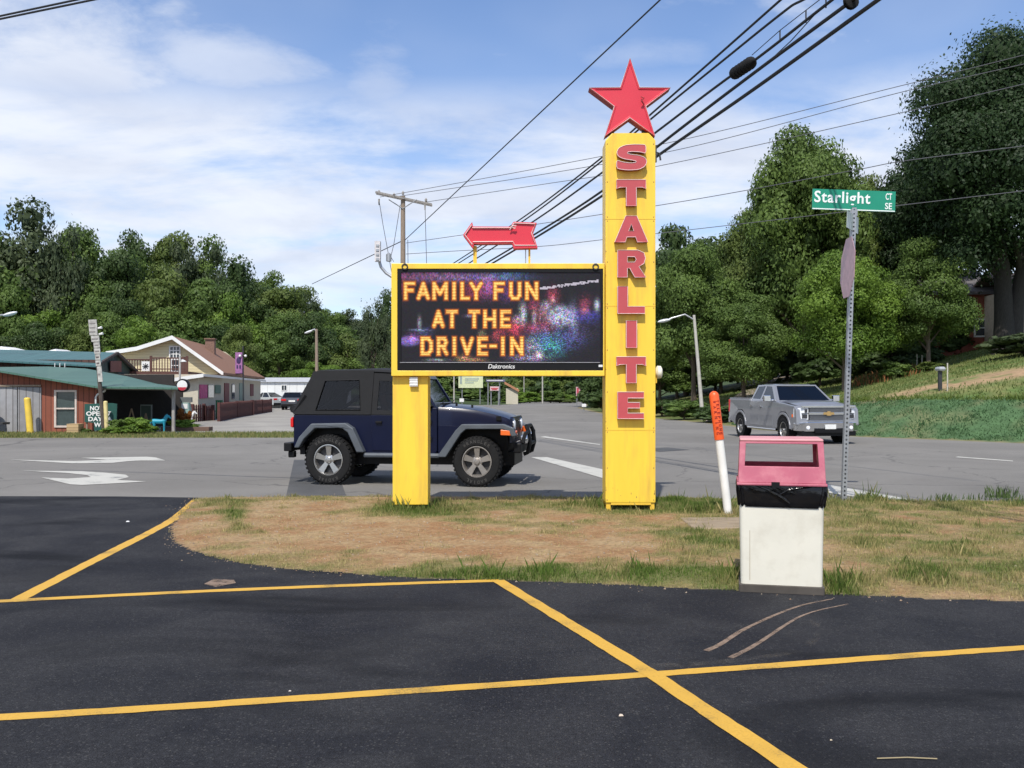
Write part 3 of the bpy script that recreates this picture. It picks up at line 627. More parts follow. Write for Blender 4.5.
FAR = [(11+i, 13000, 0.015, 34+4*i, 0.12, 0.56, 0.42, 0.34) for i in range(4)]
WISP = (31, 4200, 0.016, 24, 0.8, 0.62, 0.36, 0.30)
NEAR = [(41+i, 52000, 0.0098, 62, 0.15, 0.56, 0.42, 0.33) for i in range(3)]
HIGH = (51, 42000, 0.0105, 56, 0.2, 0.64, 0.35, 0.34)
def tree(name, base, h, w, kind, mk, label, cat='tree', group=None, rz=None):
    cme, tme = crown_mesh(kind, mk)
    t = empty(name, base, random.uniform(0, 6.28) if rz is None else rz, (w/0.72, w/0.72, h), label, cat, group)
    for nm, me in (('trunk', tme), ('crown', cme)):
        o = bpy.data.objects.new(nm, me); C.objects.link(o); o.parent = t
    return t
def tree_px(name, cx, top, Y, wpx, kind, mk, label, group=None, cat='tree'):
    X = (cx-512)/FPX*Y; z = hz(X, Y); ztop = at(cx, top, Y).z; return tree(name, (X, Y, z-0.1), ztop-z+0.3, wpx/FPX*Y, kind, mk, label, cat, group)
gL = 'trees of the wooded hill behind the shops'
for i, (cx, top, Y, w, mk, kd, lab) in enumerate((
    (-25,208,104,120,'mid',1,'tall bushy tree cut by the left edge of the photo on the wooded hill'),
    (28,213,108,96,'grey',3,'tallest grey-green tree at the far left of the hill skyline'),
    (72,232,112,80,'mid',0,'round tree just right of the tallest tree at the left of the hill skyline'),
    (112,238,120,76,'mid',2,'mid green tree on the hill skyline above the leaning sign post'),
    (133,236,125,66,'dark',1,'dark round tree on the hill skyline above the wooden deck'),
    (172,240,128,66,'olive',0,'bushy tree on the hill skyline straight above the house gable'),
    (214,246,130,64,'mid',3,'tree on the hill skyline above the brown shingle roof'),
    (244,260,132,62,'dark',2,'dark tree on the descending skyline above the purple sign'),
    (272,275,134,58,'mid',1,'tree on the descending skyline above the white trailer'),
    (298,291,136,52,'olive',0,'small tree low on the skyline above the left end of the jeep roof'),
    (322,305,138,48,'mid',2,'low tree on the skyline behind the brown lamp pole'),
    (348,312,140,46,'grey',1,'low tree in the dip of the skyline left of the message board'),
    (383,296,118,38,'dark',3,'dark tree peak just left of the yellow message board'))):
    tree_px('hill_tree', cx, top, Y, w, FAR[kd], LEAF and mk, lab, gL)
for cx, top, Y, w, lab in ((182,239,124,44,'wispy thin-leaved treetop rising above the skyline over the house gable'),(207,241,127,42,'wispy thin-leaved treetop rising above the skyline over the chimney'),(62,220,106,50,'wispy thin-leaved treetop rising beside the tallest tree at far left'),(310,292,133,34,'feathery treetop at the low right end of the hill skyline')):
    tree_px('hill_tree', cx, top, Y, w, WISP, 'grey', lab, gL)
k = 0
for row, (Y0, t0, wd) in enumerate(((110,262,72),(102,298,64),(95,325,52))):
    for cx in range(-30, 400 if row < 2 else 330, 38 if row < 2 else 34):
        sky_ = np.interp(cx, [-30,28,70,130,210,245,270,300,320,345,400],[196,203,226,238,244,258,274,290,303,312,300])
        top = max(t0 + (0 if cx < 230 else (cx-230)*0.32), sky_+14) + random.uniform(-10, 10)
        if top > 372: continue
        tree_px('hill_tree', cx+random.uniform(-9,9), top, Y0+random.uniform(-3,3), wd*random.uniform(0.85,1.25), FAR[k % 4], ('mid','olive','light','dark','mid')[(k*3) % 5] if row else ('mid','dark','olive')[k % 3], 'leafy tree in the unbroken wooded slope below the skyline behind the shops', gL); k += 1
# trees beyond the far road bend, seen between the sign posts and right of the pylon
gM = 'trees beyond the far end of the road'
for i, cx in enumerate(range(395, 660, 26)):
    tree_px('roadside_tree', cx+random.uniform(-6,6), random.uniform(318,345), 158+random.uniform(-8,8), 44, FAR[i % 4], ('dark','mid','dark','olive')[i % 4], 'distant tree in the belt beyond the far end of the road', gM)
gR = 'trees on the right hillside'
for cx, top, Y, w, mk, kd, lab in (
    (686,213,82,92,'dark',FAR[2],'dark round tree just right of the yellow pylon behind the lighter tree'),
    (745,240,80,80,'dark',FAR[0],'dark tree in the notch between the pylon tree and the tall hillside tree'),
    (600,330,92,70,'dark',FAR[1],'dark tree behind the pylon at the bend of the road'),
    (640,318,88,80,'dark',FAR[3],'dark low tree just right of the pylon behind the street lamp'),
    (694,248,62,100,'mid',NEAR[0],'leafy green tree right of the pylon with the street lamp in front'),
    (806,136,66,125,'mid',NEAR[1],'tallest rounded green tree left of the street name sign'),
    (766,200,70,95,'olive',NEAR[2],'green tree filling the left flank of the tall hillside tree'),
    (856,172,72,90,'olive',NEAR[0],'green tree right behind the street name sign'),
    (744,300,58,86,'mid',NEAR[2],'low leafy tree above the dirt lane'),
    (660,345,72,70,'mid',FAR[1],'low bushy tree at the road edge right of the pylon'),
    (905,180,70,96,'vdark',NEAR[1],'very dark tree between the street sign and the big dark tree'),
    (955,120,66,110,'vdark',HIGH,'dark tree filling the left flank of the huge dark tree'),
    (845,258,52,100,'light',NEAR[1],'bright green tree right of the signpost with low sweeping branches'),
    (928,245,52,84,'mid',NEAR[2],'layered green tree in front of the brick house')):
    t = tree_px('hillside_tree', cx, top, Y, w, kd, mk, lab, gR)
for i, cx in enumerate(range(690, 1060, 26)):
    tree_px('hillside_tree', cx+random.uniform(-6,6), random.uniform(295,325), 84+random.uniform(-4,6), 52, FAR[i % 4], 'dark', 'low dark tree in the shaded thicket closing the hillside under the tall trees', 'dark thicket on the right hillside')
BUSH = (61, 5000, 0.05, 26, 0.3, 0.42, 0.42, 0.36)
def bush(name, p, h, w, mk, lab, group=None):
    return tree(name, (p[0], p[1], p[2]-0.03), h*1.15, w, BUSH, mk, lab, 'shrub', group)

for i, cx in enumerate(range(655, 1060, 22)):
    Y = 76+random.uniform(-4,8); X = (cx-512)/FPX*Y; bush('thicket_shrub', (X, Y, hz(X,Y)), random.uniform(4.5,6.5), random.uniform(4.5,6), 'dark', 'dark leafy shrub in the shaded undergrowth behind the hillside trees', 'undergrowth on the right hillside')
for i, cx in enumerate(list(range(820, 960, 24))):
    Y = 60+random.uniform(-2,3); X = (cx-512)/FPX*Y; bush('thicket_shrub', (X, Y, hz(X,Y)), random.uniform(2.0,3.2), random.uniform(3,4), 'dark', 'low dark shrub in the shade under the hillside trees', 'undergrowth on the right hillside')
for i, cx in enumerate(range(436, 612, 13)):
    Y = 142+random.uniform(-3,6); X = (cx-512)/FPX*Y; bush('roadside_shrub', (X, Y, hz(X,Y)), random.uniform(2.2,4.5), random.uniform(3,4), ('mid','olive','dark')[i % 3], 'far shrub in the green strip beyond the road seen under the message board', 'far shrubs beyond the road')

# pebbles, clods and dead grass bits on the bare clay and along the crumbling asphalt edge
rs4 = np.random.RandomState(12); px4, py4, pz4, ps4 = [], [], [], []
ex_ = rs4.uniform(-4.7, 6, 26000); ey_ = rs4.uniform(6.9, 14.2, 26000); ind = inside(ex_, ey_, isl); de = poly_dist(ex_, ey_, isl); ga4 = green_amt(ex_, ey_)
kk = (ind*(rs4.uniform(0,1,26000) < np.clip(0.30-0.5*ga4, 0.01, 1))) | ((~ind)*(de < 0.28)*(rs4.uniform(0,1,26000) < 0.5*np.exp(-de/0.09)))
ex_, ey_, ind = ex_[kk], ey_[kk], ind[kk]; n4 = len(ex_); sz4 = 0.004+0.012*rs4.uniform(0,1,n4)**3
base4 = np.where(ind, 0.012+0.020*sstep(0,0.5,poly_dist(ex_,ey_,isl)), 0.006)
th4 = rs4.uniform(0, 2*np.pi, (n4,1)) + np.array([[0,2.1,4.2]]) + rs4.uniform(-.4,.4,(n4,3))
tri_ = np.stack([ex_[:,None]+np.cos(th4)*sz4[:,None], ey_[:,None]+np.sin(th4)*sz4[:,None], np.repeat(base4[:,None],3,1)], -1)
top_ = np.stack([ex_, ey_, base4+sz4*rs4.uniform(.5,1.1,n4)], -1)[:,None]
V4 = np.concatenate([tri_, top_], 1).reshape(-1,3); i4 = np.arange(n4)[:,None]*4; F4 = np.concatenate([i4+np.array([[0,1,3]]), i4+np.array([[1,2,3]]), i4+np.array([[2,0,3]])], 1).reshape(-1,3)
c4_ = mixc(A(0.30,0.19,0.11), A(0.42,0.36,0.28), rs4.uniform(0,1,n4))
tag(np_mesh('pebbles', V4, F4, M_['soil'], cols=np.repeat(c4_,4,0)), 'small stones and clay clods scattered on the island and its edge', 'pebbles', kind='stuff')

for cx, top, w in ((372,298,30),(386,312,26)):
    tree_px('vine_covered_snag', cx, top, 88, w, WISP, 'grey', 'bare greyish vine-hung tree rising left of the message board' if cx == 372 else 'shorter greyish vine-hung tree touching the left edge of the message board')
# ---------------------------------------------------------------- the big roadside sign
YS = K/122; S = FPX/YS                     # sign plane distance, px per metre there
root = empty('roadside_sign', ((630-512)/S, YS, 0), 0, 1, 'tall yellow pylon sign with red star, red arrow and lit message board', 'sign')
def sx(px): return (px-630)/S
def sz(py): return H-(py-HOR)/S
def fr(y): return lambda a, b: (sx(a), y, sz(b))
def pxprism(mb, loops, y0, y1, mi=0): mb.prism(loops, fr(y0), fr(y1), mi)
def loop_tube(mb, l, y, r, mi=0): mb.tube([(sx(a), y, sz(b)) for a, b in l], r, 6, mi, closed=True)
DP = 0.42
m = MB(); pxprism(m, [[(605.5,503),(655.5,503),(655.5,140),(649,133),(612,133),(605.5,140)]], 0, DP); m.build('pylon', M_['yellow'], root, bevel=0.012)
m = MB(); pxprism(m, [[(611,505),(651,505),(651,502),(611,502)]], 0.004, DP-0.02); m.build('pylon_base_rail', M_['yellow_d'], root)
for a in (608.5, 652.5):
    for yy in (0.02, DP-0.07):
        m = MB(); m.box((sx(a-2.2), yy, -0.03), (sx(a+2.2), yy+0.05, sz(502))); m.build('leg', M_['yellow_d'], root)
# seams / screws on the pylon
for py in (219, 306, 430):
    m = MB(); m.box((sx(605.4), -0.003, sz(py)-0.003), (sx(655.6), 0, sz(py)+0.003)); m.build('seam', M_['yellow_d'], root)
LET = {
 'S': ([[(29,0.5),(29,9),(24,7.6),(16,7),(11,7.6),(10.5,8.8),(14,10),(22,10.8),(28,13),(30.2,17),(28,22),(22,25),(13,25.6),(5,25),(0,23.6),(0,15.6),(6,17.6),(14,18.6),(19,18),(19.6,16.6),(15,15.6),(7,14.4),(1.6,12),(0,8),(2,3.6),(8,.8),(16,0),(24,0)]], 616, 146),
 'T': ([[(0,0),(29,0),(29,9),(25.5,7.6),(19.5,7.6),(19.5,26),(9.5,26),(9.5,7.6),(3.5,7.6),(0,9)]], 616, 181),
 'A': ([[(11,0),(22,0),(33,26),(22.5,26),(20.8,21),(12.2,21),(10.5,26),(0,26)],[(16.5,8),(19,15),(14,15)]], 614, 217),
 'R': ([[(0,0),(20,0),(26,2.6),(27.6,8),(26,13.4),(21,16.4),(28,27),(17,27),(12,18),(9.6,18),(9.6,27),(0,27)],[(9.6,6.6),(16.8,6.6),(18.4,9.2),(16.8,12),(9.6,12)]], 617, 251),
 'L': ([[(0,0),(10,0),(10,20),(27,20),(27,27),(0,27)]], 617, 287),
 'I': ([[(0,0),(10.5,0),(10.5,27),(0,27)]], 625.5, 321),
 'T2': ([[(0,0),(29,0),(29,9),(25.5,7.6),(19.5,7.6),(19.5,26),(9.5,26),(9.5,7.6),(3.5,7.6),(0,9)]], 616, 357),
 'E': ([[(0,0),(26,0),(26,6),(10,6),(10,10.4),(22,10.4),(22,16),(10,16),(10,21),(26,21),(26,26.5),(0,26.5)]], 617, 392)}
def smooth_closed(l):
    q = []
    for a, b in zip(l, l[1:]+l[:1]): q += [(0.8*a[0]+0.2*b[0], 0.8*a[1]+0.2*b[1]), (0.2*a[0]+0.8*b[0], 0.2*a[1]+0.8*b[1])]
    return q
for kx in ('S','T','A','R','L','I','T2','E'):
    loops, ox, oy = LET[kx]; loops = [[(a+ox, b+oy) for a, b in l] for l in loops]
    if kx == 'S': loops = [smooth_closed(loops[0])]
    m = MB(); pxprism(m, loops, -0.075, -0.001, 0); lt = m.build('letter', M_['redside'], root)
    m = MB(); 
    cx_, cy_ = ox+14.5, oy+13.3
    pxprism(m, loops, -0.079, -0.0755); m.build('letter_face', M_['pink'], lt)
    m = MB()
    for l in loops: loop_tube(m, l, -0.080, 0.0042)
    m.build('letter_outline', M_['whitetrim'], lt)
# rivets and wear
m_r = mat('rusty screw', (0.30,0.17,0.07), 0.7)
rv = random.Random(5)
m = MB()
for py in (144,182,217,221,262,304,308,350,392,428,432,468,500):
    for px in (607.3, 653.7):
        m.ball((sx(px), -0.001, sz(py)), (0.008,0.004,0.008), n=6)
tag(m.build('screw_row', m_r, root), kind='stuff')
m = MB()
for _ in range(26):
    a = rv.choice([606, 654.6, rv.uniform(606,655)]); b = rv.uniform(486, 502) if rv.random() < .6 else rv.uniform(150, 500); w = rv.uniform(.2,.8); h_ = rv.uniform(.5,3.5)
    pts = [(a-w/2,b),(a,b-h_/2),(a+w/2,b-.1),(a+w*.3,b+h_/2),(a-w*.3,b+h_*.4)]; m.add([(sx(p),-0.0015,sz(q)) for p,q in pts],[(0,1,2,3,4)])
tag(m.build('paint_chips', mat('chipped paint', (0.24,0.15,0.07), 0.8), root), kind='stuff')
# star
cx, cy, R1, R2 = 630, 101, 43.5, 17
st = []
for i in range(10):
    a = math.pi/2 + i*math.pi/5; r = R1 if i % 2 == 0 else R2
    st.append((cx + r*math.cos(a)*0.985, cy - r*math.sin(a)))
m = MB(); pxprism(m, [st], 0.05, 0.19); star = m.build('star', M_['redside'], root)
inn = [(cx+(a-cx)*0.86, cy+(b-cy)*0.86) for a, b in st]
m = MB(); pxprism(m, [inn], 0.010, 0.0495); m.build('star_face', M_['red'], star)
m = MB(); pxprism(m, [st, inn], 0.0, 0.0495); m.build('star_rim', M_['red'], star, bevel=0.004)
m = MB(); loop_tube(m, [(cx+(a-cx)*0.99, cy+(b-cy)*0.99) for a, b in st], -0.004, 0.0055); m.build('neon_outline', M_['whitetrim'], star)
m = MB(); m.tube([(sx(641),-0.012,sz(97)),(sx(643.5),-0.04,sz(99)),(sx(641),-0.04,sz(102)),(sx(644),-0.012,sz(105))], 0.008, 6); m.build('cable_tail', M_['redside'], star)
for a in (613, 645):
    m = MB(); m.box((sx(a)-0.025, 0.10, sz(134)), (sx(a)+0.025, 0.15, sz(124))); m.build('star_bracket', M_['dmetal'], root)
# left post
m = MB(); pxprism(m, [[(392,505.5),(427.5,505.5),(427.5,376),(392,376)]], 0.06, 0.44); m.build('support_post', M_['yellow'], root, bevel=0.008)
m = MB(); m.box((sx(393), 0.14, -0.03), (sx(402), 0.25, sz(505.5)-0.001)); m.build('wooden_stub', M_['wood'], root)
m = MB(); m.box((sx(409.5), 0.01, sz(386.5)), (sx(417.5), 0.058, sz(377))); 
for i in range(3): m.box((sx(409.2), 0.004, sz(379.5+2.8*i)-0.006), (sx(417.8), 0.0095, sz(379.5+2.8*i)+0.006))
m.build('junction_box', M_['white'], root, bevel=0.004)
# message board
m = MB(); pxprism(m, [[(391.5,376),(604.5,376),(604.5,263.5),(391.5,263.5)],[(397.5,370.6),(603,370.6),(603,269),(397.5,269)]], -0.02, 0.30)
m.box((sx(391.7), 0.285, sz(375.8)), (sx(604.3), 0.299, sz(263.7))); bd = m.build('message_board', M_['yellow'], root, bevel=0.006)
m = MB(); pxprism(m, [[(397.6,370.5),(602.9,370.5),(602.9,269.1),(397.6,269.1)],[(401.5,362),(600.5,362),(600.5,272.5),(401.5,272.5)]], -0.012, 0.10); m.build('screen_frame', M_['black'], bd, bevel=0.003)
m = MB(); m.tube([(sx(400),-0.018,sz(362.6)),(sx(600),-0.018,sz(362.6))], 0.0045, 6); m.build('screen_rail', mat('rail', (0.3,0.3,0.33), 0.35), bd)
m = MB(); m.box((sx(598.5),-0.02,sz(367)),(sx(602.5),-0.0125,sz(364.8))); m.build('data_plate', M_['white'], bd)
m = MB(); Mx = Matrix.Translation((sx(501.5), -0.016, sz(366.4))) @ Matrix.Rotation(R(90), 4, 'X'); text_mb(m, 'Daktronics', 0.055, Mx, 0.002, 0.01, 0.34, shear=0.2); m.build('maker_name', M_['white'], bd)
for a in (405, 595.5):
    m = MB(); m.tube([(sx(a)+0.035*math.cos(q), -0.026, sz(267)+0.035*math.sin(q)) for q in [i*math.pi/5 for i in range(10)]], 0.009, 6, closed=True); m.build('lifting_eye', M_['dmetal'], bd)
# LED screen: one face per lamp
NX, NY = 200, 90; ax0, ax1, ay0, ay1 = 401.5, 600.5, 272.5, 362.0
PX, PY = np.meshgrid(ax0+(np.arange(NX)+0.5)*(ax1-ax0)/NX, ay0+(np.arange(NY)+0.5)*(ay1-ay0)/NY)
rs2 = np.random.RandomState(9); img = np.zeros((NY, NX, 3)); nzz = rs2.uniform(0, 1, (NY, NX)); nz3 = rs2.uniform(0.3, 1.5, (NY, NX, 3))
img += np.array([0.010,0.009,0.013]) * (0.6+nz3)
def blob(cx, cy, rx, ry, col, spk=0.6, pw=2):
    global img
    g_ = np.exp(-((((PX-cx)/rx)**2+((PY-cy)/ry)**2)**(pw/2)))
    g_ = g_*(1-spk + spk*1.9*nzz*(fbm(PX, PY, 0.25, int(cx) % 50) > 0.35)); img = img + g_[..., None]*np.array(col)*nz3
blob(430,276,45,5,(0.22,0.05,0.16)); blob(470,278,45,4,(0.10,0.08,0.26)); blob(505,276,18,4,(0.02,0.14,0.30)); blob(404,286,5,10,(0.16,0.01,0.03))
blob(488,287,8,9,(0.45,0.07,0.35)); blob(473,290,8,8,(0.30,0.01,0.05)); blob(507,292,7,9,(0.12,0.02,0.15))
blob(409,341,10,4.5,(0.24,0.14,0.62),0.3,4); blob(413,338,5,4,(0.35,0.08,0.5)); blob(419.5,323,1.6,5.5,(0.35,0.35,0.42),0.3); blob(420,330,8,1,(0.2,0.25,0.4)); blob(425,333,6,5,(0.03,0.05,0.18)); blob(437,360,9,1.2,(0.4,0.4,0.4)); blob(463,358,6,3,(0.5,0.28,0.08)); blob(475,360,10,2,(0.35,0.18,0.07)); blob(482,334,3,3,(0.4,0.3,0.12))
d_ = np.abs(PY-(288.5-(PX-541)*0.135)); img = img + ((d_ < 1.3)*(PX > 540)*(PX < 599)*(nzz > 0.2))[..., None]*np.array([0.55,0.5,0.6])
blob(553,296,5,6.5,(0.42,0.03,0.09)); blob(553,300,3,3,(0.40,0.18,0.22)); blob(560,316,12,10,(0.50,0.48,0.75),0.55,4); blob(573,318,4,11,(0.30,0.32,0.55)); blob(546,306,4,4,(0.5,0.45,0.6)); blob(523,313,3.2,8,(0.5,0.52,0.62)); blob(519,320,5,4,(0.45,0.4,0.5)); blob(534,306,5,6,(0.32,0.03,0.10)); blob(541,315,5,6,(0.5,0.15,0.22)); blob(534,318,2,6,(0.4,0.3,0.4)); blob(517,328,6,7,(0.75,0.015,0.07)); blob(534,328,8,5,(0.32,0.02,0.08)); blob(548,326,6,6,(0.33,0.02,0.06)); blob(508,331,8,4,(0.30,0.01,0.04))
blob(548,338,16,10,(0.03,0.14,0.34),0.8); blob(550,348,12,8,(0.02,0.30,0.34),0.8); blob(570,340,12,8,(0.05,0.06,0.24),0.9); blob(533,347,7,8,(0.36,0.32,0.46),0.7); blob(528,358,14,3,(0.35,0.25,0.5),0.7); blob(539,355,3,3,(0.8,0.6,0.6),0.5); blob(585,305,5,7,(0.35,0.03,0.10)); blob(585,311,4,3,(0.35,0.10,0.16)); blob(587,316,14,6,(0.03,0.03,0.32),0.5); blob(597,305,2.2,5,(0.6,0.6,0.75),0.3); blob(575,330,20,10,(0.03,0.02,0.07),0.9); blob(470,316,5,1.2,(0.25,0.2,0.4)); blob(497,336,5,5,(0.4,0.03,0.05))
G = {'F': [((0,0),(0,1)),((0,1),(1,1)),((0,.54),(.8,.54))], 'A': [((0,0),(.5,1)),((.5,1),(1,0)),((.22,.3),(.78,.3))], 'M': [((0,0),(0,1)),((0,1),(.5,.3)),((.5,.3),(1,1)),((1,1),(1,0))], 'I': [((.5,0),(.5,1))],
 'L': [((0,0),(0,1)),((0,0),(1,0))], 'Y': [((0,1),(.5,.45)),((1,1),(.5,.45)),((.5,.45),(.5,0))], 'U': [((0,1),(0,.22)),((0,.22),(.25,0)),((.25,0),(.75,0)),((.75,0),(1,.22)),((1,.22),(1,1))], 'N': [((0,0),(0,1)),((0,1),(1,0)),((1,0),(1,1))],
 'T': [((.5,0),(.5,1)),((0,1),(1,1))], 'H': [((0,0),(0,1)),((1,0),(1,1)),((0,.5),(1,.5))], 'E': [((0,0),(0,1)),((0,1),(1,1)),((0,0),(1,0)),((0,.5),(.85,.5))],
 'D': [((0,0),(0,1)),((0,1),(.7,1)),((.7,1),(1,.75)),((1,.75),(1,.25)),((1,.25),(.7,0)),((.7,0),(0,0))], 'R': [((0,0),(0,1)),((0,1),(.75,1)),((.75,1),(.95,.76)),((.95,.76),(.75,.5)),((.75,.5),(0,.5)),((.5,.5),(1,0))], 'V': [((0,1),(.5,0)),((.5,0),(1,1))], '-': [((0,.5),(1,.5))]}
dist = np.full((NY, NX), 99.0)
for ch, x0, x1, y0, y1 in (('F',403.7,415.5,281.7,300),('A',416.5,430,281.7,300),('M',432,448,281.7,300),('I',451.7,456.3,281.7,300),('L',460,470,281.7,300),('Y',469.3,483,281.7,300),('F',493.4,505,281.7,300),('U',508.9,521.5,281.7,300),('N',525,538.4,281.7,300),
  ('A',432,444.8,309.9,328),('T',445.8,458,309.9,328),('T',468.4,480.4,309.9,328),('H',483,496.5,309.9,328),('E',499.8,511.3,309.9,328),
  ('D',420.4,433,336.8,355.4),('R',436.7,448.5,336.8,355.4),('I',452,457,336.8,355.4),('V',460.3,474,336.8,355.4),('E',477,488,336.8,355.4),('-',489.3,497.3,336.8,355.4),('I',500,505.4,336.8,355.4),('N',510,523.6,336.8,355.4)):
    hw = 2.0; X0, X1, Y0, Y1 = x0+hw, x1-hw, y0+1.8, y1-1.8
    for (a, b), (c, d) in G[ch]:
        p = np.array([X0+(X1-X0)*a, Y1-(Y1-Y0)*b]); q = np.array([X0+(X1-X0)*c, Y1-(Y1-Y0)*d]); e = q-p
        t = np.clip(((PX-p[0])*e[0]+(PY-p[1])*e[1])/(e@e+1e-9), 0, 1); dist = np.minimum(dist, np.maximum(np.abs(PX-p[0]-t*e[0]), np.abs(PY-p[1]-t*e[1]))) if (abs(e[0]) < .1 or abs(e[1]) < .1) else np.minimum(dist, np.hypot(PX-p[0]-t*e[0], PY-p[1]-t*e[1]))
core = np.clip((2.15-dist)/0.6, 0, 1)[..., None]; halo = np.clip((3.4-dist)/1.4, 0, 1)[..., None]
scan = (0.72+0.55*(np.arange(NY) % 3 != 0))[:, None, None]
yel = np.array([0.98,0.62,0.16])*(0.8+0.3*fbm(PX,PY,0.3,3)[..., None]); img = img*0.8 + img.mean(-1, keepdims=True)*0.15
img = img*(1-0.92*halo) + np.array([0.34,0.07,0.01])*halo
edge = np.array([0.85,0.30,0.04]); inner = np.clip((1.3-dist)/0.5, 0, 1)[..., None]
img = img*(1-core) + core*(edge*(1-inner)+yel*inner)*scan*(0.85+0.3*nzz[..., None])
V = []; fx = np.linspace(sx(ax0), sx(ax1), NX+1); fz = np.linspace(sz(ay0), sz(ay1), NY+1)
fa, fb = fx[:-1], fx[1:]; gx = (fb-fa)*0.04; q = np.zeros((NY, NX, 4, 3)); q[..., 1] = 0.0
q[..., 0, 0] = q[..., 3, 0] = (fa+gx)[None]; q[..., 1, 0] = q[..., 2, 0] = (fb-gx)[None]
gz = (fz[0]-fz[1])*0.04
q[..., 0, 2] = q[..., 1, 2] = (fz[1:]+gz)[:, None]; q[..., 2, 2] = q[..., 3, 2] = (fz[:-1]-gz)[:, None]
lm, lt_, lp = nodes('led lamps'); an = lt_.nodes.new('ShaderNodeAttribute'); an.attribute_name = 'Col'; lt_.links.new(an.outputs['Color'], lp.inputs['Emission Color']); lp.inputs['Emission Strength'].default_value = 1.0; lp.inputs['Specular IOR Level'].default_value = 0.15; lp.inputs['Base Color'].default_value = (0.010,0.010,0.012,1); lp.inputs['Roughness'].default_value = 0.6
scr = np_mesh('screen', q.reshape(-1,3), np.arange(NX*NY*4).reshape(-1,4), lm, cols=np.repeat(img.reshape(-1,3), 4, 0), parent=bd)
m = MB(); m.box((sx(ax0)-0.01, 0.004, sz(ay1)-0.01), (sx(ax1)+0.01, 0.03, sz(ay0)+0.01)); m.build('screen_backing', M_['black'], bd)
# arrow on top: photo coordinates
Z6 = lambda l: [(455+x/11.378, 215+y/11.378) for x, y in l]
arr = Z6([(92,225),(195,80),(205,130),(640,132),(655,90),(672,76),(930,88),(885,205),(940,372),(668,380),(650,320),(215,325),(205,378)])
m = MB(); pxprism(m, [arr], 0.04, 0.16); ar = m.build('arrow', M_['redside'], root)
ai = Z6([(112,225),(190,112),(198,146),(648,146),(664,100),(682,92),(912,102),(870,205),(918,345),(680,345),(660,302),(205,305),(196,335)])
m = MB(); pxprism(m, [ai], 0.012, 0.0395); m.build('arrow_face', M_['red'], ar)
m = MB(); pxprism(m, [arr, ai], 0.0, 0.0395); m.build('arrow_rim', M_['red'], ar)
m = MB(); loop_tube(m, ai, -0.004, 0.006); m.build('neon_outline', M_['whitetrim'], ar)
m = MB(); m.tube([(sx(510),-0.02,sz(230)),(sx(512),-0.04,sz(226.5)),(sx(516),-0.04,sz(226)),(sx(515),-0.03,sz(229)),(sx(510.5),-0.03,sz(227))], 0.008, 6); m.build('cable_tail', M_['whitetrim'], ar)
m = MB(); m.box((sx(473),0.07,sz(263.4)),(sx(476.5),0.12,sz(245))); m.build('arrow_post', M_['yellow_d'], root)
m = MB(); m.box((sx(528.5),0.07,sz(263.4)),(sx(530.5),0.10,sz(248))); m.build('arrow_post', M_['yellow_d'], root)
m = MB(); m.cyl((sx(525.7),0.09,sz(263.4)),(sx(525.7),0.09,sz(248)),0.006,6); m.build('conduit', M_['metal'], root)
# flood lamp on the pylon's right side, brackets on its top right
m = MB(); m.cyl((sx(655.6),0.15,sz(373)),(sx(657),0.15,sz(373)),0.05,12,0); m.box((sx(656),0.13,sz(383)),(sx(658.5),0.16,sz(374)),0); lamp = m.build('side_lamp', M_['yellow_d'], root)
m = MB(); m.tube([(sx(657),0.15,sz(372)),(sx(659),0.15,sz(372)),(sx(662.5),0.15,sz(372)),(sx(664),0.15,sz(372))],[0.05,0.085,0.08,0.05],14); m.build('lamp_lens', mat('cream lens', (0.8,0.76,0.62), 0.4), lamp, smooth=True)
m = MB(); m.box((sx(655.6),0.1,sz(160)),(sx(658),0.14,sz(143))); m.tube([(sx(657),0.12,sz(150)),(sx(661),0.12,sz(151)),(sx(662),0.12,sz(158))],0.012,6); m.build('wire_bracket', M_['dmetal'], root)

# ---------------------------------------------------------------- waste bin
p = gp(781.5, 594.5); YB = p.y; SB = FPX/YB
bn = empty('trash_bin', (p.x, YB, 0), R(-13), 1, 'cream square waste bin with faded pink hood lid and black bag', 'trash bin')
bzz = lambda py: H-(py-HOR)/SB
def sect(hw, hd, z, r=0.04, cy=0.0, x0=0.0, n=4):
    pts = []
    for (sx_, sy_, a0) in ((1,1,0),(-1,1,90),(-1,-1,180),(1,-1,270)):
        for i in range(n):
            a = R(a0 + 90*i/(n-1)); pts.append((x0+sx_*(hw-r)+r*math.cos(a), cy+sy_*(hd-r)+r*math.sin(a), z))
    return pts
u_ = 1/SB
DB = 0.26
m = MB(); m.loft([sect(41.5*u_,DB+.005,0.008,0.02,DB),sect(41.5*u_,DB+.005,0.062,0.02,DB),sect(39.8*u_,DB-.01,0.068,0.02,DB)]); m.build('base', mat('grimy base', (0.075,0.065,0.055), 0.85, var=0.3, dirt=(0.06,0.05,0.04), dirt_amt=0.8), bn, smooth=True)
m = MB(); m.loft([sect(39.6*u_,DB-.01,0.068,0.03,DB),sect(40*u_,DB-.008,0.3,0.03,DB),sect(41*u_,DB-.004,0.78,0.03,DB),sect(41.2*u_,DB-.002,0.84,0.03,DB)])
m.build('body', mat('cream fibreglass', (0.74,0.71,0.60), 0.5, var=0.04, scale=3, dirt=(0.46,0.41,0.31), dirt_amt=0.35, dirt_scale=4.5, bump=0.08, bscale=7), bn, smooth=True)
m = MB(); m.box((-31*u_,-0.001+0.0075,0.10),(-31*u_+.004,0.0095,0.70)); m.build('mould_seam', mat('dirty seam', (0.40,0.34,0.25), 0.7), bn)
rb = random.Random(3); secs = []
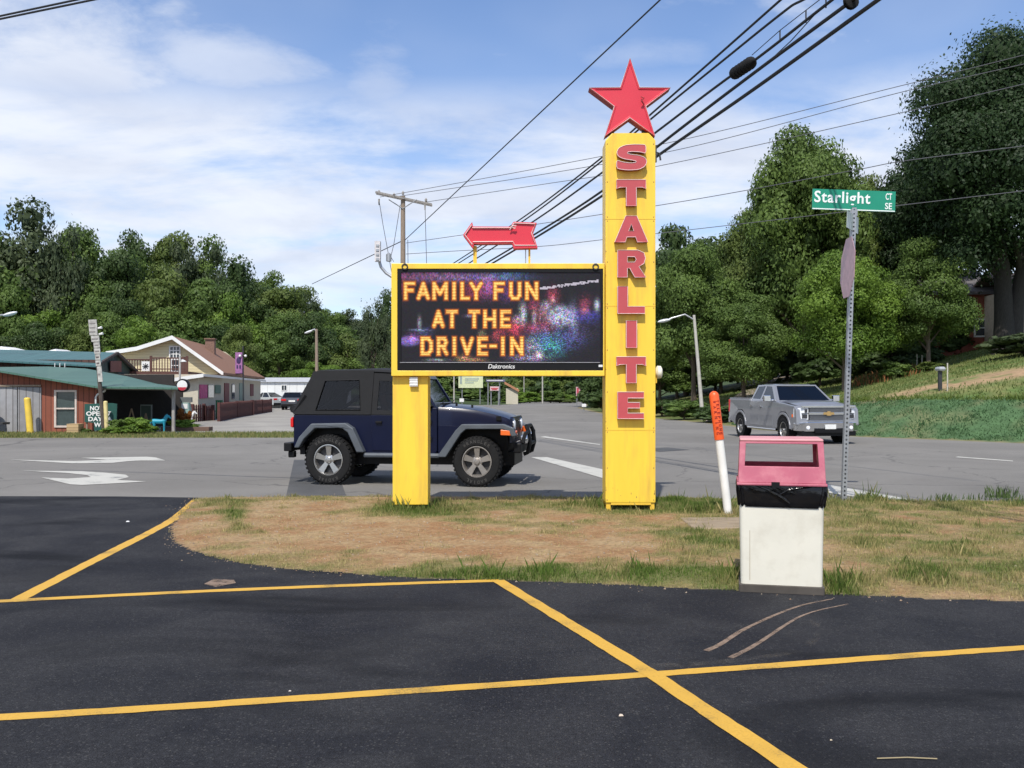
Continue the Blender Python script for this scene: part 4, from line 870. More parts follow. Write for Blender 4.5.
for j, (z, o_) in enumerate(((0.862,0),(0.845,.006),(0.82,.012),(0.79,.014),(0.755,.010),(0.715,.004),(0.680,-.001),(0.672,-.008))):
    q = []; base = sect(41.9*u_+o_, DB+.008+o_, z, 0.05, DB, 0, 18)
    for i, b in enumerate(base):
        d = Vector((b[0], b[1]-DB)).normalized(); w = 0.006*math.sin(i*1.7+j*0.8)+0.004*math.sin(i*3.9-j)+rb.uniform(-.003,.003)
        dz = -0.060*math.exp(-((b[0]+0.01)/0.15)**2)*(j/7)**2*(1 if b[1] < DB else .3) + 0.010*math.sin(i*.9)*(j > 4)
        q.append((b[0]+d.x*w, b[1]+d.y*w, z+dz))
    secs.append(q)
m = MB(); m.loft(secs, caps=False)
bag = mat('black bag film', (0.008,0.008,0.009), 0.20, var=0.2, bump=1.0, bscale=11, stretch=(1,1,.5)); bg_ = m.build('bin_bag', bag, bn, smooth=True)
for pts in ([(-.22,.845),(-.10,.80),(.02,.735),(.06,.700)],[(-.10,.85),(.01,.80),(.10,.775)],[(.27,.84),(.15,.82),(.05,.80),(-.02,.76)],[(-.27,.83),(-.20,.80),(-.12,.79)]):
    m = MB(); m.tube([(a, -.0335+.004*math.sin(k), z) for k, (a, z) in enumerate(pts)], [.003]+[.011]*(len(pts)-2)+[.003], 7); m.build('bag_fold', bag, bg_, smooth=True)
lid = mat('faded pink plastic', (0.44,0.10,0.15), 0.55, var=0.08, scale=5, dirt=(0.66,0.28,0.30), dirt_amt=0.6, dirt_scale=4)
zb, zm, zt = bzz(485.5)+.0, bzz(467), bzz(442)
hb, ht = 43.5*u_, 40.5*u_; y0b, y1b, y0t, y1t = -0.05, 0.57, 0.03, 0.49
x_l, x_r = -hb, hb
m = MB(); m.loft([[(x_l,y0b,zb),(x_r,y0b,zb),(x_r,y1b,zb),(x_l,y1b,zb)],[(x_l,y0b,zb+0.02),(x_r,y0b,zb+0.02),(x_r,y1b,zb+0.02),(x_l,y1b,zb+0.02)]])
ld = m.build('lid', lid, bn, bevel=0.006)
def lid_pt(u, v, side):
    yb_, yt_ = (y0b+.012, y0t) if side == 0 else (y1b-.012, y1t)
    xh = hb-.010+(ht-hb+.010)*v
    return (-xh+2*xh*u, yb_+(yt_-yb_)*v, zb+0.0205+(zt-zb-0.0205)*v)
def off(p, d): return (p[0], p[1]+d, p[2])
for side, t in ((0, 0.02), (1, -0.02)):
    m = MB(); m.prism([[(0,0),(1,0),(1,1),(0,1)], [(0.07,0.40),(0.93,0.40),(0.925,0.95),(0.075,0.95)]], lambda a, b: lid_pt(a, b, side), lambda a, b: off(lid_pt(a, b, side), t)); m.build('lid_panel', lid, ld, bevel=0.004)
for s_ in (0, 1):
    m = MB()
    def sp(a, b, d=0.0):
        f = lid_pt(s_, b, 0); g_ = lid_pt(s_, b, 1); return (f[0]+d*(1 if s_ == 0 else -1), f[1]+0.0203+(g_[1]-f[1]-0.0406)*a, f[2])
    m.prism([[(0,0),(1,0),(1,1),(0,1)]], lambda a, b: sp(a, b), lambda a, b: sp(a, b, 0.02)); m.build('lid_panel', lid, ld)
a_, b_, c_, d_4 = lid_pt(0,1,0), lid_pt(1,1,0), lid_pt(1,1,1), lid_pt(0,1,1)
m = MB(); m.loft([[Vector(q)+Vector((0,0,0.001)) for q in (a_,b_,c_,d_4)],[Vector(q)+Vector((0,0,0.022)) for q in (a_,b_,c_,d_4)]]); m.build('lid_top', mat('sun-bleached pink', (0.66,0.30,0.31), 0.5, var=0.1), ld, bevel=0.008)
m = MB(); m.box((-10*u_,y0b-.010,zb-.012),(-2*u_,y0b-.0005,zb+.03)); m.build('latch', M_['black'], ld)

# ---------------------------------------------------------------- orange marker post
p = gp(728.5, 516); t_ = at(713.5, 391, p.y)
ax = (t_-p); pr = empty('marker_post', p, 0, 1, 'leaning white marker post with an orange dome-capped top left of the waste bin', 'marker post')
pr.rotation_euler = ax.to_track_quat('Z', 'Y').to_euler(); Ln = ax.length
m = MB(); m.cyl((0,0,-0.05),(0,0,Ln*0.615),0.052,20); m.build('post', mat('white plastic', (0.80,0.79,0.75), 0.4, dirt=(0.5,0.47,0.4), dirt_amt=0.4), pr, smooth=True)
m = MB(); m.lathe([(0.001,Ln),(0.03,Ln-0.008),(0.052,Ln-0.03),(0.060,Ln-0.06),(0.060,Ln*0.612),(0.054,Ln*0.612)],20); oc = m.build('cap_sleeve', mat('orange plastic', (0.85,0.11,0.02), 0.4, var=0.08), pr, smooth=True)
lm2 = mat('dark red print', (0.28,0.015,0.01), 0.5)
q = pr.rotation_euler.to_matrix().inverted() @ Vector((0,-1,0)); q.z = 0; q.normalize(); phi = math.atan2(q.y, q.x)
m = MB()
for row, (da, s) in enumerate(((0.32, 'WARNING'), (-0.32, 'TELEPHONE'))):
    n = len(s)
    for i, ch in enumerate(s):
        a = phi+da*-1; ct = Vector((math.cos(a)*0.0612, math.sin(a)*0.0612, Ln*0.935-(i+0.5)*(Ln*0.29/n)))
        nrm = Vector((math.cos(a), math.sin(a), 0)); upv = Vector((0,0,1)); rt = upv.cross(nrm)
        Mt = Matrix((( -upv.x, rt.x, nrm.x, ct.x),( -upv.y, rt.y, nrm.y, ct.y),( -upv.z, rt.z, nrm.z, ct.z),(0,0,0,1)))
        text_mb(m, ch, 0.036, Mt, 0.0015, 0.012, 0.036*0.8 if ch != 'I' else 0.01)
m.build('lettering', lm2, oc)
# concrete slab in the grass
m = MB(); l = W([(680,521),(745,521),(748,531),(694,533)]); m.prism([l], lambda a, b: (a, b, 0.01), lambda a, b: (a, b, 0.045)); tag(m.build('concrete_slab', mat('concrete', (0.27,0.21,0.14), 0.9, var=0.2, bump=0.3), bevel=0.01), 'flat tan concrete slab lying in the grass behind the waste bin', 'slab')

# ---------------------------------------------------------------- street name sign
p = gp(843.5, 502); SP = FPX/p.y; ss = empty('street_sign', p, 0, 1, 'green street name sign and a stop sign seen edge-on upon a perforated steel post', 'street sign')
ex = lambda px: (px-843.5)/SP
ez = lambda py: H-(py-HOR)/SP
topx = 853.5
def ax_x(z): return ex(843.5)+(ex(topx)-ex(843.5))*z/ez(208)
m = MB(); n_h = 70; hw = 0.032
zs = [ -0.05 + (ez(208)+0.05)*i/n_h for i in range(n_h+1)]
for i in range(n_h):
    z0, z1 = zs[i], zs[i+1]; c0, c1 = ax_x(z0), ax_x(z1)
    zi0 = z0+(z1-z0)*0.3; zi1 = z0+(z1-z0)*0.7
    m.loft([[(c0-hw,-hw,z0),(c0+hw,-hw,z0),(c0+hw,hw,z0),(c0-hw,hw,z0)],[(c0-hw,-hw,zi0),(c0+hw,-hw,zi0),(c0+hw,hw,zi0),(c0-hw,hw,zi0)]], caps=False)
    m.loft([[(c1-hw,-hw,zi1),(c1+hw,-hw,zi1),(c1+hw,hw,zi1),(c1-hw,hw,zi1)],[(c1-hw,-hw,z1),(c1+hw,-hw,z1),(c1+hw,hw,z1),(c1-hw,hw,z1)]], caps=False)
    cm_ = (c0+c1)/2
    for a0, a1 in ((-hw,-0.011),(0.011,hw)):
        m.quad((cm_+a0,-hw,zi0),(cm_+a1,-hw,zi0),(cm_+a1,-hw,zi1),(cm_+a0,-hw,zi1)); m.quad((cm_+a0,hw,zi0),(cm_+a1,hw,zi0),(cm_+a1,hw,zi1),(cm_+a0,hw,zi1))
    for s_ in (-hw, hw): m.quad((cm_+s_,-hw,zi0),(cm_+s_,hw,zi0),(cm_+s_,hw,zi1),(cm_+s_,-hw,zi1))
m.build('post', M_['metal'], ss)
# blade, tilted a little
tl_ = R(2.0); bl = bpy.data.objects.new('name_blade', None)
Mb = Matrix.Translation((ex(853.5), -0.01, ez(200.6))) @ Matrix.Rotation(tl_, 4, 'Y')
wB, hB = 83/SP, 20.5/SP
m = MB(); m.prism([[(-wB/2,-hB/2),(wB/2,-hB/2),(wB/2,hB/2),(-wB/2,hB/2)]], lambda a, b: (a,-0.006,b), lambda a, b: (a,0.006,b), M=Mb); blade = m.build('name_blade', mat('street sign green', (0.01,0.26,0.16), 0.4, var=0.04), ss)
wm_ = mat('white reflective', (0.82,0.86,0.84), 0.4, var=0.03)
F_ = Mb @ Matrix.Translation((0,-0.0085,0)) @ Matrix.Rotation(R(90), 4, 'X')
m = MB(); text_mb(m, 'Starlight', 15.2/SP, F_ @ Matrix.Translation((-11.7/SP, 0.9/SP, 0)), 0.002, 0.018, 56/SP, spacing=1.1)
text_mb(m, 'CT', 6.6/SP, F_ @ Matrix.Translation((34.6/SP, 4.9/SP, 0)), 0.002, 0.015, 6.4/SP); text_mb(m, 'SE', 6.4/SP, F_ @ Matrix.Translation((34.6/SP, -4.6/SP, 0)), 0.002, 0.015, 7.0/SP)
m.build('lettering', wm_, blade)
m = MB(); m.box((-wB/2+0.005,-0.0075,-hB/2+0.004),(wB/2-0.005,-0.0062,-hB/2+0.018),M=Mb); m.build('border', wm_, blade)
m = MB(); m.box((ex(850),-0.02,ez(216)),(ex(857),0.02,ez(209.5))); m.build('clamp', M_['metal'], ss)
# second small blade and octagon, both nearly edge-on
def plate(name, pts, cx, cy, rz, m1, th=0.005, tilt=0):
    mb = MB(); Mq = Matrix.Translation((ex(cx), -0.045, ez(cy))) @ Matrix.Rotation(tilt, 4, 'Y') @ Matrix.Rotation(rz, 4, 'Z')
    mb.prism([pts], lambda a, b: (a,-th/2,b), lambda a, b: (a,th/2,b), M=Mq); return mb.build(name, m1, ss), Mq
hh = 25/SP/2
plate('cross_blade', [(-0.30,-0.115),(0.30,-0.115),(0.30,0.115),(-0.30,0.115)], 851.5, 223, R(56), mat('back of sign', (0.42,0.47,0.45), 0.4, metal=0.3), tilt=R(2))
oc_ = [(0.38*math.cos(R(22.5+45*i)), 0.45*math.sin(R(22.5+45*i))) for i in range(8)]
st_, Mq = plate('stop_plate', oc_, 846.5, 268, R(85.5), mat('faded stop sign red', (0.50,0.30,0.33), 0.4, var=0.15, scale=12), tilt=R(2.5))
# ---------------------------------------------------------------- utility pole, lamps and wires
pY = 45.6; pb = Vector(((403-512)/FPX*pY, pY, 0)); up_ = empty('utility_pole', pb, 0, 1, 'wooden utility pole with a crossarm rising behind the left end of the message board', 'utility pole')
uz = lambda py: H-(py-HOR)/FPX*pY
ux = lambda px: (px-403)/FPX*pY
m = MB(); m.tube([(0,0,-0.2),(0,0,uz(300)),(0,0,uz(196))],[0.17,0.13,0.105],12); m.build('pole', M_['wood'], up_, smooth=True)
m = MB(); a0, a1 = Vector((ux(377.5),-0.5,uz(195))), Vector((ux(431),0.5,uz(203))); d = (a1-a0).normalized(); nn = Vector((0,0,1))
for o2 in (-0.16, 0.14):
    sft = Vector((0,o2,0)); m.tube([a0+sft, a1+sft], 0.065, 4)
m.build('crossarm', M_['greywood'], up_)
for sgn, px in ((-1, 389), (1, 417)):
    m = MB(); m.tube([(0,-0.1,uz(209)),(ux(px),-0.1,uz(200))],0.025,6); m.build('brace', M_['metal'], up_)
for px, py in ((379,191),(394,194),(426,199),(403,192)):
    m = MB(); m.lathe([(0.02,0),(0.06,0.03),(0.05,0.08),(0.07,0.1),(0.04,0.16),(0.01,0.2)],8,M=Matrix.Translation((ux(px),0,uz(py+3)))); m.build('insulator', M_['greywood'], up_, smooth=True)
m = MB()
for px, py in ((379,199),(425,204)): m.tube([(ux(px),0,uz(py)),(ux(px),0,uz(py+6))],[0.05,0.03],6)
m.build('hanging_insulator', M_['greywood'], up_)
m = MB(); m.box((ux(375.5),-0.3,uz(262)),(ux(381),0.0,uz(242))); m.build('equipment_box', mat('pale grey equipment', (0.6,0.57,0.57), 0.6), up_)
m = MB(); 
for k_ in range(4): m.box((ux(377),-0.34,uz(246.5+4.5*k_)-0.05),(ux(380),-0.301,uz(246.5+4.5*k_)+0.05))
m.tube([(ux(379.5),0,uz(262)),(ux(381),0,uz(267)),(ux(386),0,uz(273)),(ux(392),0,uz(277)),(0,0,uz(282))],0.07,8); m.build('bracket', M_['metal'], up_, smooth=True)
m = MB(); m.tube([(ux(379),0,uz(200)),(ux(383),0,uz(225)),(ux(389),-0.05,uz(257)),(ux(392),0,uz(275))],0.016,5); m.tube([(ux(425),0,uz(206)),(ux(426.5),0,uz(262)),(ux(427),0,uz(330))],0.016,5); m.tube([(ux(400.5),-.1,uz(205)),(ux(394),-.1,uz(245)),(ux(391),-.1,uz(257)),(ux(394),-.1,uz(262))],0.016,5); m.tube([(ux(408),-.1,uz(240)),(ux(408.5),-.1,uz(300))],0.016,5)
m.build('jumper_wire', M_['wire2'], up_)
m = MB(); m.lathe([(0.05,0),(0.13,0.02),(0.13,0.35),(0.05,0.42)],10,M=Matrix.Translation((ux(389),-0.1,uz(262)))); m.build('arrester', M_['metal'], up_, smooth=True)
P_ = lambda px, py, Y: at(px, py, Y)
def wire(name, a, b, r, label, group=None, sag=0.0, m=None, n=40, r2=None):
    pts = []
    for i in range(n+1):
        t = i/n; p = a.lerp(b, t); p.z -= sag*4*t*(1-t); pts.append(p)
    mb = MB(); mb.tube(pts, r, 6); o = mb.build(name, m or M_['wire'], smooth=True); tag(o, label, 'cable', group); return o
def ext(a, b, Y): t = (Y-a.y)/(b.y-a.y); return a+(b-a)*t
gC = 'thick cables sweeping overhead from top right to the utility pole'
far = pY-0.2
# endpoint at the pole (hidden behind the board) and a point near the camera for each
def plane_pts(ctrl, pn, pf):
    """cable in the vertical plane through pf (far) and pn (near), passing the given photo points"""
    nrm = Vector((pn.y-pf.y, -(pn.x-pf.x), 0)); out = []
    for px, py in ctrl:
        d = Vector(((px-512)/FPX, 1, -(py-HOR)/FPX)); t = nrm.dot(pf-Vector((0,0,H)))/nrm.dot(d); out.append(Vector((0,0,H))+d*t)
    return out
def smooth_cable(P, n=14):
    out = []
    for i in range(len(P)-1):
        p0, p1, p2, p3 = P[max(i-1,0)], P[i], P[i+1], P[min(i+2,len(P)-1)]
        k1 = (p2-p0).length or 1; 
        for j in range(n):
            t = j/n; m1 = (p2-p0)*((p2-p1).length/max((p2-p0).length,1e-6)); m2 = (p3-p1)*((p2-p1).length/max((p3-p1).length,1e-6))
            h00, h10, h01, h11 = 2*t**3-3*t*t+1, t**3-2*t*t+t, -2*t**3+3*t*t, t**3-t*t
            out.append(p1*h00+m1*h10+p2*h01+m2*h11)
    return out+[P[-1]]
cab = [([(403,295),(457,261),(528,214),(605,155),(650,115),(715,58),(780.5,0)],13.0,0.018,'topmost thick cable, passing just right of the star tip'),
       ([(403,298),(459,263),(529,217),(605,158.5),(651,119),(720,63),(790,7),(803,0)],12.6,0.018,'second thick cable from the top beside the star'),
       ([(403,305),(471,262),(543,215),(605,170.5),(655,133),(726,79.5),(755,60),(832,0)],11.5,0.020,'third thick cable, carrying the long black splice case'),
       ([(403,312),(490,261),(545,228),(605,189),(657,147),(750,76),(853,0)],11.0,0.024,'fourth thick cable, carrying the splice case at the top edge'),
       ([(403,317),(493,263),(545,232),(605,194),(656,157),(750,92),(878,0)],10.6,0.026,'lowest thick cable of the bundle at the top right')]
ends = []
for (ctrl, Yn, r, lab) in cab:
    pn = P_(*ctrl[-1], Yn); pf = P_(*ctrl[0], far); P = plane_pts(ctrl, pn, pf); P = smooth_cable(P); ends.append(list(P)); d = (P[-1]-P[-2]).normalized(); P += [P[-1]+d*3, P[-1]+d*7]
    mb = MB(); mb.tube(P, r, 7); tag(mb.build('overhead_cable', M_['wire'], smooth=True), lab, 'cable', gC)
def on(i, px):
    P = ends[i]; Q = [512+p.x/p.y*FPX for p in P]
    for k_ in range(len(P)-1):
        if Q[k_] <= px <= Q[k_+1]: return P[k_].lerp(P[k_+1], (px-Q[k_])/(Q[k_+1]-Q[k_]))
    return P[-1]
def splice(i, p0, p1, r, lab):
    A_, B_ = on(i, p0), on(i, p1); d = (B_-A_); mb = MB()
    mb.tube([A_, A_+d*.06, A_+d*.14, A_+d*.86, A_+d*.94, B_],[0.02,r*.6,r,r,r*.6,0.02],14)
    for k_ in range(6): c = A_+d*(0.2+0.12*k_); mb.tube([c-d*.012, c+d*.012], r*1.08, 14)
    return tag(mb.build('splice_case', M_['blackrub'], smooth=True), lab, 'splice case')
splice(2, 731, 755, 0.085, 'long black splice case on the third cable left of the top right corner')
splice(3, 849, 869, 0.085, 'black splice case on the cable cut by the top edge')
m = MB(); pts = [on(2, 752)+Vector((0,0,0.1)), on(2, 780)+Vector((0,0,0.14)), on(2, 806)+Vector((0,0,0.13)), on(2, 826)+Vector((0,0,0.12))]; m.tube(pts, 0.006, 5)
for q_ in pts[1:]: m.tube([q_, q_-Vector((0,0,0.16))], 0.010, 5)
tag(m.build('support_strand', M_['wire'], smooth=True), 'thin strand with clamps above the cable beside the splice case', 'cable')
a, b = on(2, 818), on(3, 766); tag(MB().tube([a, a.lerp(b,.5)+Vector((0,0,-0.03)), b], 0.007, 5).build('tie_wire', M_['wire']), 'thin wire hanging between two thick cables near the splice case', 'cable')
gT = 'thin line wires running from the pole to the upper right'
for ctrl, Yn, lab in (([(380,197),(540,168),(690,138),(900,86),(1024,55)],32,'upper of the two close line wires meeting the right edge near the top'),([(394,197),(545,174),(690,147),(900,92.5),(1024,64)],32,'lower of the two close line wires meeting the right edge near the top'),([(426,202),(545,184),(656,166.5),(900,113),(1024,84)],30,'line wire passing just above the round hillside tree'),([(406,243),(455,236),(545,223),(697,199),(861,169),(900,161.5),(1024,146)],28,'line wire passing just below the height of the street name sign'),([(406,254),(455,251),(545,246),(604,239.5),(740,224),(860,210)],34,'lowest line wire running right from behind the arrow')):
    pn = P_(*ctrl[-1], Yn); pf = P_(*ctrl[0], pY); P = smooth_cable(plane_pts(ctrl, pn, pf)); d = (P[-1]-P[-2]).normalized(); P += [P[-1]+d*6]
    mb = MB(); mb.tube(P, 0.013, 6); tag(mb.build('line_wire', M_['wire2'], smooth=True), lab, 'cable', gT)
a = P_(405,240,pY); b = P_(660,0,20); wire('service_cable', a, ext(a,b,9), 0.020, 'single dark cable rising steeply from the pole past the left of the star', m=M_['wire'])
a = P_(402,241,pY); b = P_(312,284,75); wire('service_cable', a, b, 0.022, 'cable dropping from the pole leftwards into the hill trees', m=M_['wire'])
for k_, (y0, y1) in enumerate(((11.5,-4),(15,-0.5))):
    wire('corner_cable', P_(-150,48+(3*k_)-k_*1.0,14), P_(160,-18+k_*4,12), 0.014, ('upper','lower')[k_]+' of the two cables crossing the top left corner')
m = None
def street_lamp(name, base, ptop, tip, r, label, armsag=0.0, mt=None):
    t = empty(name, base, 0, 1, label, 'street lamp'); b = Vector(base)
    mb = MB(); mb.tube([(0,0,-.1), Vector(ptop)-b], [r, r*0.65], 10); mb.build('pole', mt or M_['metal'], t, smooth=True)
    s = Vector(ptop)-b; e = Vector(tip)-b; mb = MB(); mb.tube([s-Vector((0,0,.25)), s.lerp(e,.35)+Vector((0,0,.0+armsag)), s.lerp(e,.85)+Vector((0,0,armsag*.5)), e], r*0.4, 7); mb.build('arm', M_['metal'], t, smooth=True)
    d = (e-s).normalized(); mb = MB(); mb.ball((0,0,0), (0.36,0.13,0.09)); o = mb.build('lamp_head', mat('pale lamp head', (0.65,0.67,0.68), 0.35), t, smooth=True); o.location = e+d*0.2; o.rotation_euler = d.to_track_quat('X','Z').to_euler(); return t
YL = 50.0
b = gp(703, HOR+K/YL); street_lamp('street_lamp', b, at(694,315,YL), at(668,320,YL), 0.11, 'grey street lamp with a long arm leaning slightly right of the yellow pylon', 0.12, mat('pale pole', (0.45,0.43,0.38), 0.7))
YL = 75.0; b = gp(317, HOR+K/YL); street_lamp('street_lamp', b, at(316.5,329,YL), at(311,331,YL), 0.16, 'brown lamp pole rising behind the rear of the blue jeep', 0.05, M_['wood'])
YL = 45.0; b = gp(-22, HOR+K/YL); street_lamp('street_lamp', b, at(-22,322,YL), at(6,315,YL), 0.11, 'pale street lamp head reaching in at the left edge of the photo', 0.1)
# ---------------------------------------------------------------- wheels
def wheel(parent, x, y, r, w, side, rim_m, tread=True, letters=False, spokes=5):
    """side: -1 faces -y, +1 faces +y"""
    wt_ = bpy.data.objects.new('wheel', None); C.objects.link(wt_); wt_.parent = parent; wt_.location = (x, y, r); wt_.rotation_euler = (0, 0, 0 if side < 0 else math.pi)
    m = MB(); h = w/2
    m.lathe([(r*.60,-h*.75),(r*.66,-h*.98),(r*.80,-h*1.02),(r*.92,-h*.97),(r*.985,-h*.78),(r,-h*.5),(r,h*.5),(r*.985,h*.78),(r*.92,h),(r*.7,h),(r*.58,h*.7),(r*.58,-h*.6)],40,axis='y')
    if tread:
        for k in range(36):
            a = 2*math.pi*k/36; Mr = Matrix.Rotation(a, 4, 'Y')
            m.box((-r*.045,-h*.97,r*.955),(r*.045,-h*.35,r*1.012),M=Mr); m.box((-r*.045,h*.35,r*.955),(r*.045,h*.97,r*1.012),M=Mr); 
            if k % 2: m.box((-r*.05,-h*.25,r*.97),(r*.05,h*.25,r*1.01),M=Mr)
    m.build('tyre', M_['blackrub'], wt_, smooth=True)
    m = MB(); R0 = r*0.60
    m.lathe([(R0,-h*.80),(R0*1.03,-h*.92),(R0*.97,-h*.93),(R0*.90,-h*.70),(R0*.86,-h*.2),(R0*.86,h*.5)],36,axis='y')
    for k in range(spokes):
        Mr = Matrix.Rotation(2*math.pi*k/spokes, 4, 'Y')
        m.loft([[(-R0*.10,-h*.72,R0*.2),(R0*.10,-h*.72,R0*.2),(R0*.10,-h*.55,R0*.2),(-R0*.10,-h*.55,R0*.2)],[(-R0*.19,-h*.80,R0*.92),(R0*.19,-h*.80,R0*.92),(R0*.19,-h*.5,R0*.92),(-R0*.19,-h*.5,R0*.92)]]) if False else m.add([tuple(Mr @ Vector(q)) for q in [(-R0*.13,-h*.70,R0*.2),(R0*.13,-h*.70,R0*.2),(R0*.13,-h*.5,R0*.2),(-R0*.13,-h*.5,R0*.2),(-R0*.21,-h*.80,R0*.92),(R0*.21,-h*.80,R0*.92),(R0*.21,-h*.5,R0*.92),(-R0*.21,-h*.5,R0*.92)]], [(0,1,2,3),(7,6,5,4),(0,4,5,1),(1,5,6,2),(2,6,7,3),(3,7,4,0)])
    m.lathe([(0.001,-h*.92),(R0*.16,-h*.9),(R0*.20,-h*.75),(R0*.36,-h*.66),(R0*.36,-h*.3)],20,axis='y')
    m.build('rim', rim_m, wt_, smooth=True)
    m = MB(); m.lathe([(0.001,-h*.25),(R0*.86,-h*.25),(R0*.86,-h*.1)],20,axis='y'); m.build('brake_disc', M_['dmetal'], wt_)
    if letters:
        m = MB()
        for a0, txt in ((90, 'WRANGLER'), (270, 'RADIAL')):
            n = len(txt)
            for k, ch in enumerate(txt):
                a = R(a0 + (n/2-k-0.5)*11); c = Vector((math.cos(a)*r*.80, -h*1.025, math.sin(a)*r*.80)); up2 = Vector((math.cos(a),0,math.sin(a))); nr = Vector((0,-1,0)); rt = up2.cross(nr)
                Mt = Matrix(((rt.x,up2.x,nr.x,c.x),(rt.y,up2.y,nr.y,c.y),(rt.z,up2.z,nr.z,c.z),(0,0,0,1)))
                text_mb(m, ch, r*.13, Mt, 0.002, 0.02, r*.10 if ch != 'I' else r*.03)
        m.build('raised_letters', mat('tyre white', (0.055,0.053,0.05), 0.8, var=0.3, scale=30), wt_)
    return wt_

# ---------------------------------------------------------------- blue off-roader (x forward, y left, visible side is -y)
fw, rw = gp(478.5, 486.3), gp(331.5, 484.2)
mid = (fw+rw)/2; ang = math.atan2(fw.y-rw.y, fw.x-rw.x); sc = (fw-rw).length/2.37
off_ = Vector((math.sin(ang), -math.cos(ang), 0))*0.70*sc
jp = empty('off_road_car', mid-off_, ang, (sc, sc, sc*1.045), 'dark blue two-door off-road car with black soft top behind the left sign post', 'car')
blue = mat('dark blue car paint', (0.0035,0.006,0.026), 0.30, var=0.06, coat=0.2, spec=0.25)
flare_m = mat('grey flare plastic', (0.085,0.098,0.115), 0.55)
jg = glass_mat('soft window', 0.62, (0.5,0.5,0.5))
fabric = mat('black soft top vinyl', (0.007,0.0075,0.009), 0.85, var=0.15, scale=5, bump=0.25, bscale=14)
wid = lambda z: 0.745 - max(0, z-1.06)*0.17
def sidep(mb, loops, y_off=0.0, th=0.02, sgn=-1, mi=0):
    mb.prism(loops, lambda a, b: (a, sgn*(wid(b)+y_off), b), lambda a, b: (a, sgn*(wid(b)+y_off-th), b), mi)
tub = [(-1.80,0.56),(-1.80,1.06),(0.42,1.06),(0.46,1.17),(0.54,1.17),(0.54,0.52),(0.50,0.46),(-0.62,0.46),(-0.70,0.60),(-0.80,0.78),(-0.94,0.88),(-1.40,0.88),(-1.56,0.76),(-1.66,0.58)]
m = MB(); m.prism([tub], lambda a, b: (a,-0.745,b), lambda a, b: (a,0.745,b)); m.build('body_tub', blue, jp, bevel=0.018)
m = MB(); m.box((-1.55,-0.48,0.30),(1.72,0.48,0.5)); m.box((0.545,-0.50,0.42),(1.62,0.50,0.84)); m.box((0.545,-0.69,0.46),(0.62,0.69,0.80)); m.box((-1.70,-0.745+0.03,0.45),(-1.62,0.7,0.60)); m.build('chassis', M_['black'], jp)
m = MB(); m.tube([(-1.185,-0.7,0.40),(-1.185,0.7,0.40)],0.05,8); m.tube([(1.185,-0.7,0.40),(1.185,0.7,0.40)],0.05,8); m.ball((-1.185,0,0.40),0.16); m.ball((1.185,0.2,0.40),0.15); m.build('axle', M_['dmetal'], jp, smooth=True)
def hs(x, hw, zt, zb, cr=0.03):
    return [(x,-hw,zb),(x,-hw,zt-0.09),(x,-hw+0.035,zt-0.03),(x,-hw*0.6,zt),(x,0,zt+cr*.6),(x,hw*0.6,zt),(x,hw-0.035,zt-0.03),(x,hw,zt-0.09),(x,hw,zb)]
m = MB(); m.loft([hs(0.545,0.70,1.205,0.80),hs(0.9,0.68,1.185,0.84),hs(1.15,0.65,1.155,0.86),hs(1.4,0.605,1.10,0.86),hs(1.60,0.575,1.045,0.84),hs(1.655,0.565,1.015,0.84)]); m.build('hood', blue, jp, smooth=True)
m = MB(); m.box((0.56,-0.6,1.212),(0.59,0.6,1.232)); 
for yy in (-0.5,0.25): m.tube([(0.57,yy,1.232),(0.53,yy+0.35,1.27)],0.008,5)
m.build('wiper', M_['black'], jp)
for q0, q1 in (((0.80,-0.60,1.19),(0.83,-0.57,1.235)),((1.05,-0.60,1.165),(1.08,-0.57,1.21)),((1.45,-0.612,0.98),(1.53,-0.60,1.04))): m = MB(); m.box(q0, q1); m.build('hood_catch', M_['black'], jp)
for s_w in (-1,1): m = MB(); m.box((-1.60,s_w*0.42,0.46),(-0.78,s_w*0.60,0.87)); m.build('inner_well', M_['black'], jp)
